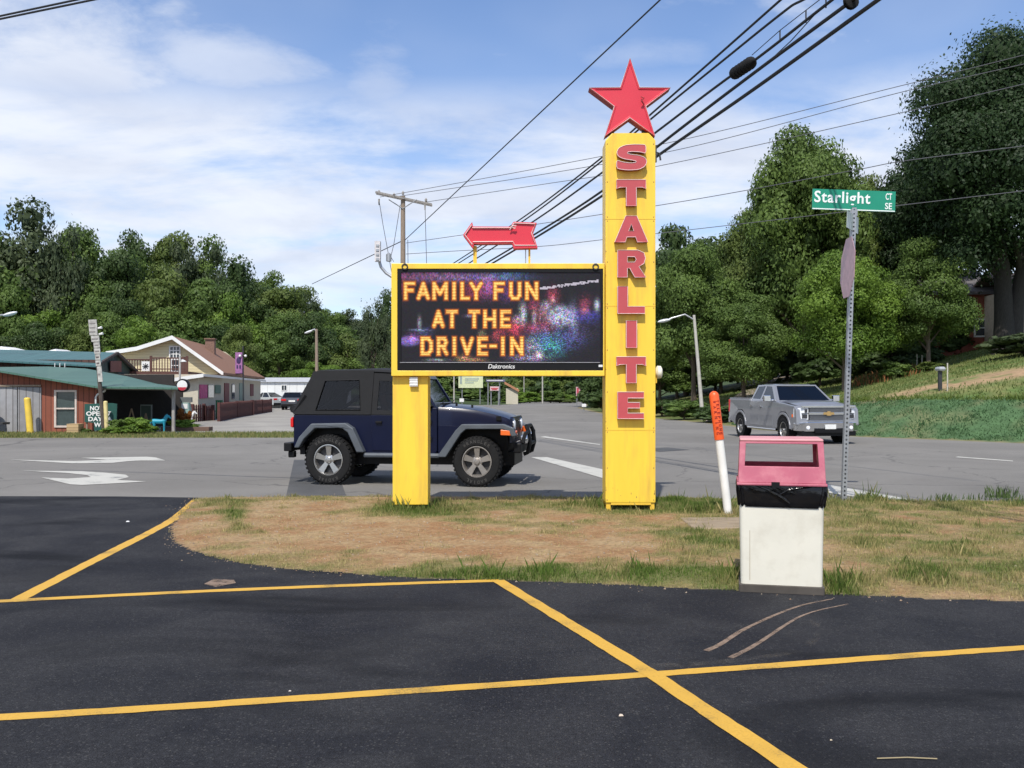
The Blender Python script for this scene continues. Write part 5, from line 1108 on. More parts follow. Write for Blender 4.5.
for s in (-1, 1):
    m = MB(); m.prism([[(0.55,0.90),(1.60,0.885),(1.70,0.84),(1.70,0.78),(1.60,0.845),(0.96,0.85),(0.80,0.68),(0.66,0.48),(0.55,0.48)]], lambda a, b: (a,s*0.50,b), lambda a, b: (a,s*0.735,b)); m.build('fender', blue, jp, bevel=0.01)
    for loop in ([(0.56,0.44),(0.86,0.84),(0.95,0.925),(1.60,0.93),(1.76,0.87),(1.80,0.76),(1.73,0.75),(1.68,0.83),(1.58,0.858),(1.02,0.855),(0.94,0.79),(0.70,0.44)], [(-1.74,0.56),(-1.66,0.72),(-1.46,0.925),(-0.90,0.935),(-0.78,0.86),(-0.60,0.50),(-0.72,0.50),(-0.86,0.79),(-0.96,0.862),(-1.40,0.856),(-1.58,0.69),(-1.66,0.56)]):
        m = MB(); m.prism([loop], lambda a, b: (a,s*0.737,b), lambda a, b: (a,s*0.885,b)); m.build('fender_flare', flare_m, jp, bevel=0.015)
    m = MB(); m.tube([(0.58,s*0.80,0.455),(-0.62,s*0.80,0.455)],0.035,8); m.tube([(0.45,s*0.80,0.455),(0.45,s*0.5,0.5)],0.02,6); m.tube([(-0.45,s*0.80,0.455),(-0.45,s*0.5,0.5)],0.02,6); m.build('side_step', flare_m, jp, smooth=True)
    # amber corner lens on the fender
    m = MB(); m.loft([[(1.56,s*0.887,0.77),(1.56,s*0.887,0.85),(1.56,s*0.70,0.85),(1.56,s*0.70,0.77)],[(1.70,s*0.887,0.765),(1.70,s*0.887,0.835),(1.70,s*0.70,0.85),(1.70,s*0.70,0.76)],[(1.79,s*0.80,0.765),(1.79,s*0.80,0.815),(1.79,s*0.66,0.83),(1.79,s*0.66,0.75)]]); m.build('turn_signal', M_['amber'], jp, bevel=0.006)
    # door, upper frame, window, quarter panel
    dr = MB(); sidep(dr, [[(-0.50,0.52),(-0.52,1.052),(0.38,1.052),(0.40,0.66),(0.34,0.52)]], 0.012, 0.011, s); d_o = dr.build('door', blue, jp, bevel=0.004)
    m = MB(); m.box((-0.44,s*0.758,0.93),(-0.34,s*0.79,0.965)); m.build('handle', M_['black'], d_o, bevel=0.005)
    for z in (0.68,0.93): m = MB(); m.box((0.36,s*0.757,z),(0.46,s*0.775,z+0.05)); m.build('hinge', M_['black'], d_o)
    wl = [(-0.43,1.13),(-0.41,1.57),(0.10,1.56),(0.31,1.13)]
    m = MB(); sidep(m, [[(-0.52,1.06),(-0.50,1.69),(0.17,1.66),(0.455,1.06)], wl], 0.006, 0.03, s); m.build('door_window_frame', fabric, jp)
    m = MB(); sidep(m, [wl], -0.006, 0.004, s); m.build('side_window', jg, jp)
    ql = [(-1.43,1.13),(-1.30,1.575),(-0.74,1.585),(-0.70,1.13)]
    m = MB(); sidep(m, [[(-1.80,1.062),(-1.75,1.24),(-1.50,1.70),(-1.42,1.725),(-0.503,1.725),(-0.525,1.062)], ql], 0.012, 0.03, s); m.build('soft_top_side', fabric, jp)
    m = MB(); m.tube([(a, s*(wid(b)+0.014), b) for a, b in ql], 0.010, 5, closed=True); m.build('window_zip', M_['black'], jp)
    m = MB(); sidep(m, [ql], 0.0, 0.004, s); m.build('side_window', jg, jp)
    m = MB(); m.box((0.30,s*0.76,1.08),(0.36,s*0.80,1.12)); m.box((0.30,s*0.80,1.05),(0.35,s*0.97,1.22)); m.build('mirror', M_['black'], jp, bevel=0.015)
    m = MB(); m.box((-1.83,s*0.62,0.86),(-1.80,s*0.75,1.02)); m.box((-1.845,s*0.63,0.87),(-1.8,s*0.757,1.0)); m.build('tail_light', M_['tail'], jp, bevel=0.006)
    m = MB(); m.lathe([(0.001,-0.03),(0.06,-0.025),(0.09,-0.008),(0.095,0.0)],20,axis='y',M=Matrix.Translation((1.702,s*0.42,0.90)) @ Matrix.Rotation(R(90),4,'Z')); m.build('headlight', M_['lens'], jp, smooth=True)
    m = MB(); m.lathe([(0.095,-0.012),(0.108,-0.012),(0.108,0.02)],20,axis='y',M=Matrix.Translation((1.70,s*0.42,0.90)) @ Matrix.Rotation(R(90),4,'Z')); m.build('headlight_ring', M_['chrome'], jp, smooth=True)
    wheel(jp, -1.185, s*0.74, 0.38, 0.26, s, M_['alloy'], letters=(s < 0)); wheel(jp, 1.185, s*0.74, 0.375, 0.26, s, M_['dalloy'], letters=(s < 0))
def ts(x, z, cr=0.03):
    w = wid(z)+0.014; zl = z-0.035; return [(x,-w,zl),(x,-w+0.04,z),(x,-w*.4,z+cr),(x,w*.4,z+cr),(x,w-0.04,z),(x,w,zl),(x,w-0.03,zl-.03),(x,-w+0.03,zl-.03)]
m = MB(); m.loft([ts(-1.52,1.70,0.0),ts(-1.42,1.735,0.015),ts(-0.95,1.738,0.02),ts(-0.45,1.745,0.03),ts(-0.1,1.725,0.03),ts(0.12,1.695,0.02),ts(0.19,1.65,0.01)]); m.build('soft_top_roof', fabric, jp, smooth=True)
m = MB(); m.prism([[(-0.74,1.06),(0.74,1.06),(0.62,1.72),(-0.62,1.72)],[(-0.55,1.16),(0.55,1.16),(0.47,1.6),(-0.47,1.6)]], lambda a, b: (-1.79+(b-1.06)*0.42,a,b), lambda a, b: (-1.76+(b-1.06)*0.42,a,b)); m.build('soft_top_rear', fabric, jp)
m = MB(); m.prism([[(-0.55,1.16),(0.55,1.16),(0.47,1.6),(-0.47,1.6)]], lambda a, b: (-1.78+(b-1.06)*0.42,a,b), lambda a, b: (-1.775+(b-1.06)*0.42,a,b)); m.build('rear_window', jg, jp)
m = MB(); m.tube([(-1.82,-0.70,1.14),(-1.84,0,1.16),(-1.82,0.70,1.14)],0.06,8); m.tube([(-1.80,-0.72,1.10),(-1.70,-0.72,1.24),(-1.62,-0.71,1.36)],0.035,6); m.build('folded_vinyl', fabric, jp, smooth=True)
wsx = lambda z: 0.49-(z-1.17)*0.64
m = MB(); m.prism([[(-0.70,1.17),(0.70,1.17),(0.63,1.655),(-0.63,1.655)],[(-0.63,1.24),(0.63,1.24),(0.565,1.60),(-0.565,1.60)]], lambda a, b: (wsx(b)+0.03,a,b), lambda a, b: (wsx(b)-0.02,a,b)); m.build('windshield_frame', blue, jp, bevel=0.008)
m = MB(); m.prism([[(-0.63,1.24),(0.63,1.24),(0.565,1.60),(-0.565,1.60)]], lambda a, b: (wsx(b)+0.008,a,b), lambda a, b: (wsx(b)+0.004,a,b)); m.build('windshield', M_['glass'], jp)
gl = [[(y0-0.022,0.68),(y0+0.022,0.68),(y0+0.022,0.97),(y0-0.022,0.97)] for y0 in (-0.24,-0.16,-0.08,0,0.08,0.16,0.24)]
m = MB(); m.prism([[(-0.60,0.64),(0.60,0.64),(0.575,1.00),(0.50,1.03),(-0.50,1.03),(-0.575,1.00)]]+gl, lambda a, b: (1.657,a,b), lambda a, b: (1.700,a,b)); m.build('grille', blue, jp, bevel=0.004)
m = MB(); m.box((1.63,-0.3,0.66),(1.6565,0.3,0.99)); m.build('radiator', M_['black'], jp)
m = MB(); m.box((1.74,-0.74,0.50),(1.86,0.74,0.65)); m.build('front_bumper', M_['black'], jp, bevel=0.02)
m = MB()
for yy in (-0.30, 0.30): m.tube([(1.84,yy,0.46),(1.90,yy,0.48),(1.94,yy,0.62),(1.92,yy,0.80),(1.88,yy*0.9,0.88)],0.033,9)
m.tube([(1.88,-0.27,0.88),(1.89,0,0.885),(1.88,0.27,0.88)],0.033,9); m.tube([(1.94,-0.3,0.62),(1.94,0.3,0.62)],0.028,8)
m.tube([(1.86,-0.62,0.64),(1.90,-0.56,0.78),(1.91,-0.3,0.80)],0.030,8); m.tube([(1.86,0.62,0.64),(1.90,0.56,0.78),(1.91,0.3,0.80)],0.030,8)
m.build('bull_bar', M_['black'], jp, smooth=True)
for yy in (-0.5,0.5):
    m = MB(); m.lathe([(0.001,0.06),(0.06,0.05),(0.075,0.02),(0.06,-0.05),(0.02,-0.07)],14,M=Matrix.Translation((1.88,yy,0.70)) @ Matrix.Rotation(R(90),4,'Y')); m.build('fog_lamp', M_['chrome'], jp, smooth=True)
m = MB(); m.box((-1.95,-0.78,0.50),(-1.82,0.78,0.63)); m.tube([(-1.93,0,0.50),(-2.06,0,0.50)],0.03,6); m.box((-1.9,-0.72,0.40),(-1.8,-0.60,0.50)); m.build('rear_bumper', M_['black'], jp, bevel=0.015)
m = MB(); m.box((-1.82,-0.5,0.60),(-1.801,0.5,1.04)); m.build('tailgate', blue, jp, bevel=0.004)
seat_m = mat('tan seat cloth', (0.20,0.13,0.10), 0.9)
for yy in (-0.36, 0.36):
    m = MB(); m.loft([sect(0.22,0.24,0.78,0.06,yy,-0.08),sect(0.22,0.24,0.95,0.08,yy,-0.08)]); m.loft([[(-0.34,yy-0.22,0.9),(-0.20,yy-0.22,0.9),(-0.20,yy+0.22,0.9),(-0.34,yy+0.22,0.9)],[(-0.48,yy-0.20,1.36),(-0.36,yy-0.20,1.36),(-0.36,yy+0.20,1.36),(-0.48,yy+0.20,1.36)]]); m.box((-0.52,yy-0.12,1.38),(-0.42,yy+0.12,1.54)); m.build('seat', seat_m, jp, bevel=0.03)
m = MB(); m.tube([(0.18+0.06*math.sin(q), 0.36+0.19*math.cos(q), 1.16+0.17*math.sin(q)) for q in [i*math.pi/8 for i in range(16)]],0.014,6,closed=True); m.tube([(0.18,0.36,1.16),(0.42,0.36,1.04)],0.03,6); m.build('steering_wheel', M_['black'], jp, smooth=True)
m = MB()
for yy in (-0.56,0.56): m.tube([(-0.60,yy,0.9),(-0.62,yy*0.98,1.55),(-0.66,yy*.9,1.64)],0.035,8); m.tube([(-0.66,yy*.9,1.64),(-1.45,yy,1.10)],0.03,8)
m.tube([(-0.66,-0.5,1.64),(-0.66,0.5,1.64)],0.035,8); m.build('roll_bar', M_['black'], jp, smooth=True)

# ---------------------------------------------------------------- silver pickup
sil = mat('silver car paint', (0.27,0.275,0.295), 0.32, metal=0.35, var=0.05, coat=0.7)
b_ang = R(26.3); FRc = gp(792.5, 391+K/(K/51.2)); 
fl_ = gp(839.5, 442.3)
view = math.atan2(fl_.y, fl_.x); h_dir = view + math.pi + b_ang      # heading
hd = Vector((math.cos(h_dir), math.sin(h_dir), 0)); lf = Vector((-hd.y, hd.x, 0)); scp = 0.965
orig = fl_ - hd*(1.825*scp) - lf*(0.86*scp)
pk = empty('pickup_truck', orig, h_dir, (scp, scp, scp*0.97), 'silver crew-cab pickup truck with chrome grille turning on the road at right', 'pickup truck')
pw = 0.99
low = [(-2.95,0.62),(-2.97,1.22),(-2.95,1.28),(-0.95,1.28),(-0.95,1.22),(1.15,1.20),(1.20,1.22),(2.62,1.10),(2.78,1.0),(2.82,0.60),(2.40,0.42),(2.33,0.62),(2.20,0.84),(2.02,0.93),(1.63,0.93),(1.45,0.84),(1.32,0.62),(1.26,0.42),(-1.26,0.42),(-1.32,0.62),(-1.45,0.84),(-1.63,0.93),(-2.02,0.93),(-2.20,0.84),(-2.33,0.62),(-2.38,0.50)]
def wbody(z): return pw - 0.03 if z > 1.1 else pw
m = MB(); m.prism([low], lambda a, b: (a,-wbody(b),b), lambda a, b: (a,wbody(b),b)); m.build('body', sil, pk, bevel=0.035)
for s in (-1,1):
    for cx in (-1.825, 1.825):
        m = MB(); arc = [(cx+0.56*math.cos(q), 0.46+0.52*math.sin(q)) for q in [math.pi*i/12 for i in range(13)]]; arc2 = [(cx+0.48*math.cos(q), 0.46+0.44*math.sin(q)) for q in [math.pi*i/12 for i in range(12,-1,-1)]]
        m.prism([arc+arc2], lambda a, b: (a,s*(pw-0.02),b), lambda a, b: (a,s*(pw+0.018),b)); m.build('wheel_arch', sil, pk, bevel=0.01)
        m = MB(); m.prism([[(cx+0.49*math.cos(q), 0.46+0.46*math.sin(q)) for q in [math.pi*i/12 for i in range(13)]]], lambda a, b: (a,s*(pw-0.012),b), lambda a, b: (a,s*(pw-0.3),b)); m.build('wheel_well', M_['black'], pk)
        wheel(pk, cx, s*(pw-0.13), 0.415, 0.28, s, M_['alloy'], spokes=6)
m = MB(); m.box((-2.85,-0.85,1.281),(-1.0,0.85,1.30)); m.build('bed_cover', M_['black'], pk)
for s in (-1,1):
    m = MB(); m.box((-2.93,s*0.88,1.281),(-0.97,s*0.955,1.325)); m.build('bed_rail', sil, pk, bevel=0.01)
    m = MB(); m.tube([(1.2,s*0.93,0.40),(-1.2,s*0.93,0.40)],0.05,8); m.build('side_step', M_['chrome'], pk, smooth=True)
# cab
def cs(x, hb, zb, ht, zt): return [(x,-hb,zb),(x,-ht,zt-0.05),(x,-ht+0.09,zt),(x,ht-0.09,zt),(x,ht,zt-0.05),(x,hb,zb)]
rf = mat('silver roof', (0.27,0.275,0.295), 0.3, metal=0.35, coat=0.7)
m = MB(); m.loft([cs(-0.90,0.70,1.84,0.66,1.87),cs(-0.5,0.71,1.85,0.68,1.90),cs(0.2,0.72,1.84,0.68,1.895),cs(0.52,0.71,1.81,0.66,1.84)]); m.build('roof', rf, pk, smooth=True)
cabp = lambda z: 0.94-(z-1.22)*0.36
for s in (-1,1):
    w1 = [(-0.86,1.30),(-0.74,1.78),(-0.18,1.80),(-0.18,1.28)]; w2 = [(-0.08,1.28),(-0.08,1.80),(0.36,1.78),(0.98,1.28)]
    m = MB(); m.prism([[(-0.98,1.215),(-0.86,1.86),(0.46,1.85),(1.20,1.215)], w1, w2], lambda a, b: (a,s*cabp(b),b), lambda a, b: (a,s*(cabp(b)-0.04),b)); m.build('cab_side', sil, pk, bevel=0.006)
    for l in (w1, w2): m = MB(); m.prism([l], lambda a, b: (a,s*(cabp(b)-0.012),b), lambda a, b: (a,s*(cabp(b)-0.018),b)); m.build('side_window', M_['dglass'], pk)
    for x0, x1 in ((-0.93,-0.13),(-0.125,1.02)):
        m = MB(); m.prism([[(x0+0.01,0.50),(x1-0.01,0.50),(x1-0.01,1.20),(x0+0.01,1.20)]], lambda a, b: (a,s*(pw+0.001 if b < 1.1 else pw-0.02),b), lambda a, b: (a,s*(pw+0.010 if b < 1.1 else pw-0.012),b)); do = m.build('door', sil, pk, bevel=0.004)
        m = MB(); m.box((x0+0.08,s*(pw-0.01),1.04),(x0+0.24,s*(pw+0.03),1.075)); m.build('handle', M_['chrome'], do)
    m = MB(); m.box((0.92,s*0.93,1.25),(1.0,s*1.05,1.29)); m.box((0.90,s*1.05,1.20),(1.02,s*1.27,1.44)); m.build('mirror', M_['chrome'], pk, bevel=0.03)
wsx2 = lambda z: 1.22-(z-1.21)*1.18
m = MB(); m.prism([[(-0.92,1.215),(0.92,1.215),(0.70,1.86),(-0.70,1.86)],[(-0.84,1.25),(0.84,1.25),(0.655,1.81),(-0.655,1.81)]], lambda a, b: (wsx2(b)+0.02,a,b), lambda a, b: (wsx2(b)-0.03,a,b)); m.build('windshield_frame', sil, pk)
m = MB(); m.prism([[(-0.84,1.25),(0.84,1.25),(0.655,1.81),(-0.655,1.81)]], lambda a, b: (wsx2(b),a,b), lambda a, b: (wsx2(b)-0.006,a,b)); m.build('windshield', M_['dglass'], pk)
m = MB(); m.prism([[(-0.92,1.215),(0.92,1.215),(0.70,1.86),(-0.70,1.86)],[(-0.75,1.34),(0.75,1.34),(0.62,1.78),(-0.62,1.78)]], lambda a, b: (-0.98+(b-1.215)*.18,a,b), lambda a, b: (-0.94+(b-1.215)*.18,a,b)); m.build('cab_back', sil, pk)
m = MB(); m.box((-0.9,-0.85,1.10),(1.1,0.85,1.212)); 
for yy in (-0.42,0.42): m.box((0.0,yy-.24,1.215),(0.16,yy+.24,1.60)); m.box((-0.75,yy-.24,1.215),(-0.6,yy+.24,1.55))
m.build('interior', M_['black'], pk)
# hood bulge, face
m = MB(); m.loft([[(1.25,-0.86,1.20),(1.25,-0.5,1.26),(1.25,0.5,1.26),(1.25,0.86,1.20)],[(2.0,-0.88,1.17),(2.0,-0.5,1.235),(2.0,0.5,1.235),(2.0,0.88,1.17)],[(2.62,-0.84,1.10),(2.62,-0.5,1.17),(2.62,0.5,1.17),(2.62,0.84,1.10)],[(2.76,-0.80,1.02),(2.76,-0.5,1.08),(2.76,0.5,1.08),(2.76,0.80,1.02)]]); m.build('hood', sil, pk, smooth=True)
grl = mat('grille mesh', (0.04,0.04,0.045), 0.4, metal=0.5)
m = MB(); m.box((2.80,-0.63,0.70),(2.84,0.63,1.07)); gr_ = m.build('grille', grl, pk)
m = MB(); m.box((2.8405,-0.62,0.870),(2.87,0.62,0.935)); m.box((2.80,-0.86,1.055),(2.872,0.86,1.115)); m.box((2.82,-0.64,0.69),(2.87,0.64,0.725)); m.build('chrome_bar', M_['chrome'], gr_, bevel=0.006)
m = MB()
for k in range(5):
    m.box((2.8405,-0.59,0.745+0.028*k),(2.85,0.59,0.752+0.028*k)); m.box((2.8405,-0.59,0.94+0.025*k),(2.85,0.59,0.947+0.025*k))
m.build('grille_slat', M_['metal'], gr_)
bt = [(-0.17,-0.03),(-0.07,-0.03),(-0.065,-0.058),(0.065,-0.058),(0.07,-0.03),(0.17,-0.03),(0.15,0.03),(0.05,0.03),(0.045,0.058),(-0.045,0.058),(-0.05,0.03),(-0.15,0.03)]
m = MB(); m.prism([bt], lambda a, b: (2.90,a,0.905+b), lambda a, b: (2.872,a,0.905+b)); m.build('cross_emblem', mat('gold emblem', (0.55,0.36,0.14), 0.3, metal=0.6), gr_)
for s in (-1,1):
    m = MB(); m.loft([[(2.835,s*0.62,0.74),(2.835,s*0.62,1.06),(2.75,s*0.62,1.06),(2.75,s*0.62,0.74)],[(2.80,s*0.86,0.76),(2.80,s*0.86,1.05),(2.7,s*0.86,1.05),(2.7,s*0.86,0.76)],[(2.62,s*1.0,0.80),(2.62,s*1.0,1.03),(2.5,s*0.95,1.03),(2.5,s*0.95,0.80)]]); hl = m.build('headlight', M_['lens'], pk, bevel=0.01)
    m = MB(); m.box((2.80,s*0.64,0.90),(2.845,s*0.83,0.915)); m.box((2.82,s*0.66,0.93),(2.845,s*0.74,1.02)); m.box((2.82,s*0.66,0.78),(2.845,s*0.82,0.88)); m.build('headlight_bezel', M_['dmetal'], hl)
    m = MB(); m.loft([[(2.69,s*0.95,0.80),(2.69,s*0.95,0.88),(2.66,s*0.9,0.88),(2.66,s*0.9,0.80)],[(2.50,s*1.008,0.80),(2.50,s*1.008,0.88),(2.5,s*0.95,0.88),(2.5,s*0.95,0.80)]]); m.build('side_marker', M_['amber'], hl)
    m = MB(); m.lathe([(0.001,0.015),(0.05,0.012),(0.06,0)],14,M=Matrix.Translation((2.945,s*0.68,0.52)) @ Matrix.Rotation(R(90),4,'Y')); m.build('fog_lamp', M_['lens'], pk)
    m = MB(); m.box((-2.985,s*0.84,0.85),(-2.9,s*0.985,1.24)); m.build('tail_light', M_['tail'], pk, bevel=0.01)
m = MB(); m.loft([[(2.74,-1.0,0.42),(2.74,-1.0,0.66),(2.60,-1.0,0.66),(2.60,-1.0,0.42)],[(2.93,-0.75,0.40),(2.95,-0.75,0.68),(2.80,-0.75,0.68),(2.80,-0.75,0.40)],[(2.97,0,0.40),(2.98,0,0.69),(2.83,0,0.69),(2.83,0,0.40)],[(2.93,0.75,0.40),(2.95,0.75,0.68),(2.80,0.75,0.68),(2.80,0.75,0.40)],[(2.74,1.0,0.42),(2.74,1.0,0.66),(2.60,1.0,0.66),(2.60,1.0,0.42)]]); fb = m.build('front_bumper', M_['chrome'], pk, bevel=0.02)
m = MB(); m.box((2.955,-0.48,0.36),(2.995,0.48,0.50)); m.build('air_intake', M_['black'], fb)
m = MB(); m.box((2.996,-0.17,0.48),(3.005,0.17,0.62)); m.build('number_plate', M_['white'], fb)
m = MB(); m.box((2.55,-0.85,0.26),(2.9,0.85,0.41)); m.box((-2.6,-0.5,0.32),(2.5,0.5,0.45)); m.build('chassis', M_['black'], pk)
m = MB(); m.box((-3.10,-0.95,0.50),(-2.96,0.95,0.66)); m.build('rear_bumper', M_['chrome'], pk, bevel=0.02)

def remap_z(o):
    for v in o.data.vertices:
        z = v.co.z; v.co.z = z if z <= .62 else (.62+(z-.62)*1.19 if z <= 1.2 else 1.31+(z-1.2)*0.843)
def kids(o):
    for c in list(o.children):
        if c.name.split('.')[0] in ('wheel','wheel_arch','wheel_well'): continue
        if c.type == 'MESH': remap_z(c)
        kids(c)
bpy.context.view_layer.update(); kids(pk)
# ---------------------------------------------------------------- two far parked cars
def far_car(loc, rz, paint, label, L=4.4, hgt_=1.45, wd=1.76, suv=False):
    t = empty('parked_car', loc, rz, 1, label, 'car', 'cars parked in front of the white trailer'); hl = L/2
    prof = [(-hl,0.32),(-hl,0.85),(-hl+0.15,0.98),(-hl+0.7 if not suv else -hl+0.2,1.0),(hl*0.42,0.96),(hl-0.15,0.80),(hl,0.62),(hl,0.30)]
    m = MB(); m.prism([prof], lambda a, b: (a,-wd/2,b), lambda a, b: (a,wd/2,b)); m.build('body', paint, t, bevel=0.08)
    r0, r1 = ((-hl+0.25,-hl+0.75) if suv else (-hl+0.55,-hl+1.2)); f0, f1 = hl*0.42, hl*0.05
    m = MB(); m.loft([[(r0,-wd/2+.06,0.96),(f0,-wd/2+.06,0.95),(f0,wd/2-.06,0.95),(r0,wd/2-.06,0.96)],[(r1,-wd/2+.26,hgt_-.04),(f1,-wd/2+.26,hgt_-.04),(f1,wd/2-.26,hgt_-.04),(r1,wd/2-.26,hgt_-.04)]]); m.build('windows', M_['dglass'], t)
    m = MB(); m.loft([[(r1-.05,-wd/2+.24,hgt_-.05),(f1+.05,-wd/2+.24,hgt_-.05),(f1+.05,wd/2-.24,hgt_-.05),(r1-.05,wd/2-.24,hgt_-.05)],[(r1,-wd/2+.30,hgt_),(f1,-wd/2+.30,hgt_),(f1,wd/2-.30,hgt_),(r1,wd/2-.30,hgt_)]])
    for s in (-1,1):
        m.tube([(r0,s*(wd/2-.06),0.96),(r1,s*(wd/2-.26),hgt_-.04)],0.045,5); m.tube([(f0,s*(wd/2-.06),0.95),(f1,s*(wd/2-.26),hgt_-.04)],0.035,5); m.tube([((r1+f1)/2,s*(wd/2-.05),0.96),((r1+f1)/2,s*(wd/2-.25),hgt_-.04)],0.03,5)
    m.build('roof', paint, t)
    m = MB(); m.box((r0+.1,-wd/2+.1,0.5),(f0-.1,wd/2-.1,0.99)); m.box((0.1,-.6,1.0),(0.2,-.15,1.25)); m.box((0.1,.15,1.0),(0.2,.6,1.25)); m.build('interior', M_['black'], t)
    for s in (-1,1):
        m = MB(); m.box((-hl-0.01,s*(wd/2-.42),0.74),(-hl+0.1,s*(wd/2-.03),0.90)); m.build('tail_light', M_['tail'], t, bevel=0.01)
        m = MB(); m.box((hl-0.12,s*(wd/2-.42),0.60),(hl+0.01,s*(wd/2-.03),0.74)); m.build('headlight', M_['lens'], t, bevel=0.01)
        for cx in (-hl+0.82, hl-0.85): wheel(t, cx, s*(wd/2-.10), 0.32, 0.2, s, M_['alloy'], tread=False)
    m = MB(); m.box((-hl-0.015,-.26,0.66),(-hl+.002,.26,0.80)); m.build('number_plate', M_['white'], t)
    m = MB(); m.box((-hl-0.03,-wd/2+.05,0.28),(-hl+.1,wd/2-.05,0.50)); m.build('bumper', M_['black'], t, bevel=0.02)
    return t
p = gp(288, 410); far_car((p.x, p.y+2.2, 0), R(98), mat('dark grey car paint', (0.06,0.065,0.08), 0.3, coat=0.6), 'dark grey car seen from behind, parked nearest the jeep', suv=True)
p = gp(262, 408.5); far_car((p.x-0.2, p.y+2.4, 0), R(140), mat('pale silver car paint', (0.42,0.44,0.44), 0.3, coat=0.6), 'pale silver car parked left of the dark grey car behind the fence end')
# ---------------------------------------------------------------- left: workshop with green metal roofs
redw = lines_mat('red brown boards', (0.24,0.075,0.045), (0.08,0.03,0.02), 5.0, 0.85)
teal = lines_mat('teal metal roof', (0.045,0.125,0.13), (0.03,0.08,0.085), 3.2, 0.5, var=0.08, width=0.10)
green = lines_mat('green metal roof', (0.065,0.145,0.11), (0.04,0.10,0.075), 3.2, 0.5, var=0.1, width=0.10)
dgreen = lines_mat('dark green boards', (0.035,0.06,0.05), (0.02,0.03,0.03), 4.0, 0.8)
shadew = mat('painted shed shade', (0.03,0.026,0.024), 0.9)  # shade under the open awning, painted as a near-black wall colour
YW = K/42.0
ws = empty('workshop', (at(40,433,YW).x, YW, 0), 0, 1, 'red-brown board workshop with green metal roofs at the far left across the road', 'building')
o0 = Vector((at(40,433,YW).x, YW, 0))
L_ = lambda px, py, Y: at(px, py, Y) - o0
def wallp(mb, pts, Y, th, mi=0, holes=()):
    f = lambda d: (lambda a, b: tuple(L_(a, b, Y)+Vector((0, d, 0))))
    mb.prism([pts]+list(holes), f(0), f(th), mi)
dh = [(-8,433),(41,433),(41,386),(-8,384)]; wh = [(55,426.5),(55,391),(75.5,391),(75.5,426.5)]
m = MB(); wallp(m, [(-70,434),(-70,362),(0,371.5),(97,387.5),(97,434)], YW, 0.15, holes=[[(-7,430),(40,430),(40,387),(-7,385)], wh]); 
m.build('wall', redw, ws)
m = MB(); m.box((L_(97,0,YW).x-0.15,0.16,0),(L_(97,0,YW).x,0.5,1.72)); m.build('side_wall', shadew, ws)
m = MB(); m.box((L_(-70,0,YW).x,7.9,0),(L_(97,0,YW).x,8.05,2.3)); m.box((L_(97,0,42).x-1,7.0,0),(L_(182,0,42).x,7.1,1.9)); m.build('back_wall', shadew, ws)
m = MB(); wallp(m, [(-8,434),(17,434),(17,386.5),(-8,385.5)], YW-0.03, 0.05); wallp(m, [(18,434),(41,434),(41,387.5),(18,387)], YW-0.05, 0.05); m.build('sliding_door', lines_mat('grey door boards', (0.30,0.30,0.31), (0.12,0.11,0.11), 4.0, 0.85, var=0.3), ws)
m = MB(); m.box((L_(-9,0,YW).x,-0.10,L_(0,386.5,YW).z),(L_(42,0,YW).x,-0.06,L_(0,384.8,YW).z)); m.build('door_rail', M_['wood'], ws)
m = MB(); wf = [(54,427.5),(54,390),(76.5,390),(76.5,427.5)]; wallp(m, wf, YW-0.04, 0.08, holes=[[(56,425.6),(56,392),(74.7,392),(74.7,425.6)]]); m.box(tuple(L_(56,409.2,YW)+Vector((0,-0.03,0))), tuple(L_(74.7,407.8,YW)+Vector((0,0.02,0)))); wfr = m.build('window', mat('pale window frame', (0.55,0.47,0.42), 0.7), ws)
m = MB(); wallp(m, [(56,425.6),(56,392),(74.7,392),(74.7,425.6)], YW+0.03, 0.01); m.build('pane', mat('dark pane', (0.05,0.07,0.07), 0.08, spec=0.6), wfr)
m = MB(); m.tube([tuple(L_(107,387.6,YW)+Vector((0,-.1,0))), tuple(L_(106,391,YW)+Vector((0,-.1,0))), tuple(L_(98.5,394.5,YW)+Vector((0,-.1,0))), tuple(L_(97,397,YW)+Vector((0,-.1,0))), tuple(L_(97,432,YW)+Vector((0,-.1,0)))],0.035,8); m.build('downpipe', M_['white'], ws, smooth=True)
# lower roof: a folded sheet
cols = [(-75,359.5,-75,351,8),(0,370.5,0,367.0,8),(48,378.3,48,366.5,8),(97,386.3,86,368.5,8),(120,386.8,128,376.5,7.5),(152,387.2,158,384,7),(178,387.6,176,386.2,6.0)]
vs = []; fs = []
for (a, b, c, d, dp) in cols:
    f = L_(a, b, YW-0.45); k = L_(c, d, YW+dp-0.0); vs += [f, k, f-Vector((0,0,.07)), k-Vector((0,0,.07))]
n = len(cols)
for i in range(n-1):
    q = 4*i; fs += [(q,q+4,q+5,q+1),(q+2,q+3,q+7,q+6),(q,q+2,q+6,q+4),(q+1,q+5,q+7,q+3)]
fs += [(0,1,3,2),(4*n-4,4*n-2,4*n-1,4*n-3)]
m = MB(); m.add(vs, fs); m.build('lower_roof', green, ws, normals=True)
m = MB(); m.tube([tuple(L_(97,388.6,YW-0.3)), tuple(L_(177,389.4,YW-0.3))], 0.05, 4); m.build('eave_beam', mat('weathered beam', (0.22,0.19,0.16), 0.9), ws)
for px in (174,):
    m = MB(); a = L_(px,0,YW+0.2); m.box((a.x-.05,0.1,0),(a.x+.05,0.2,1.62)); m.build('post', M_['greywood'], ws)
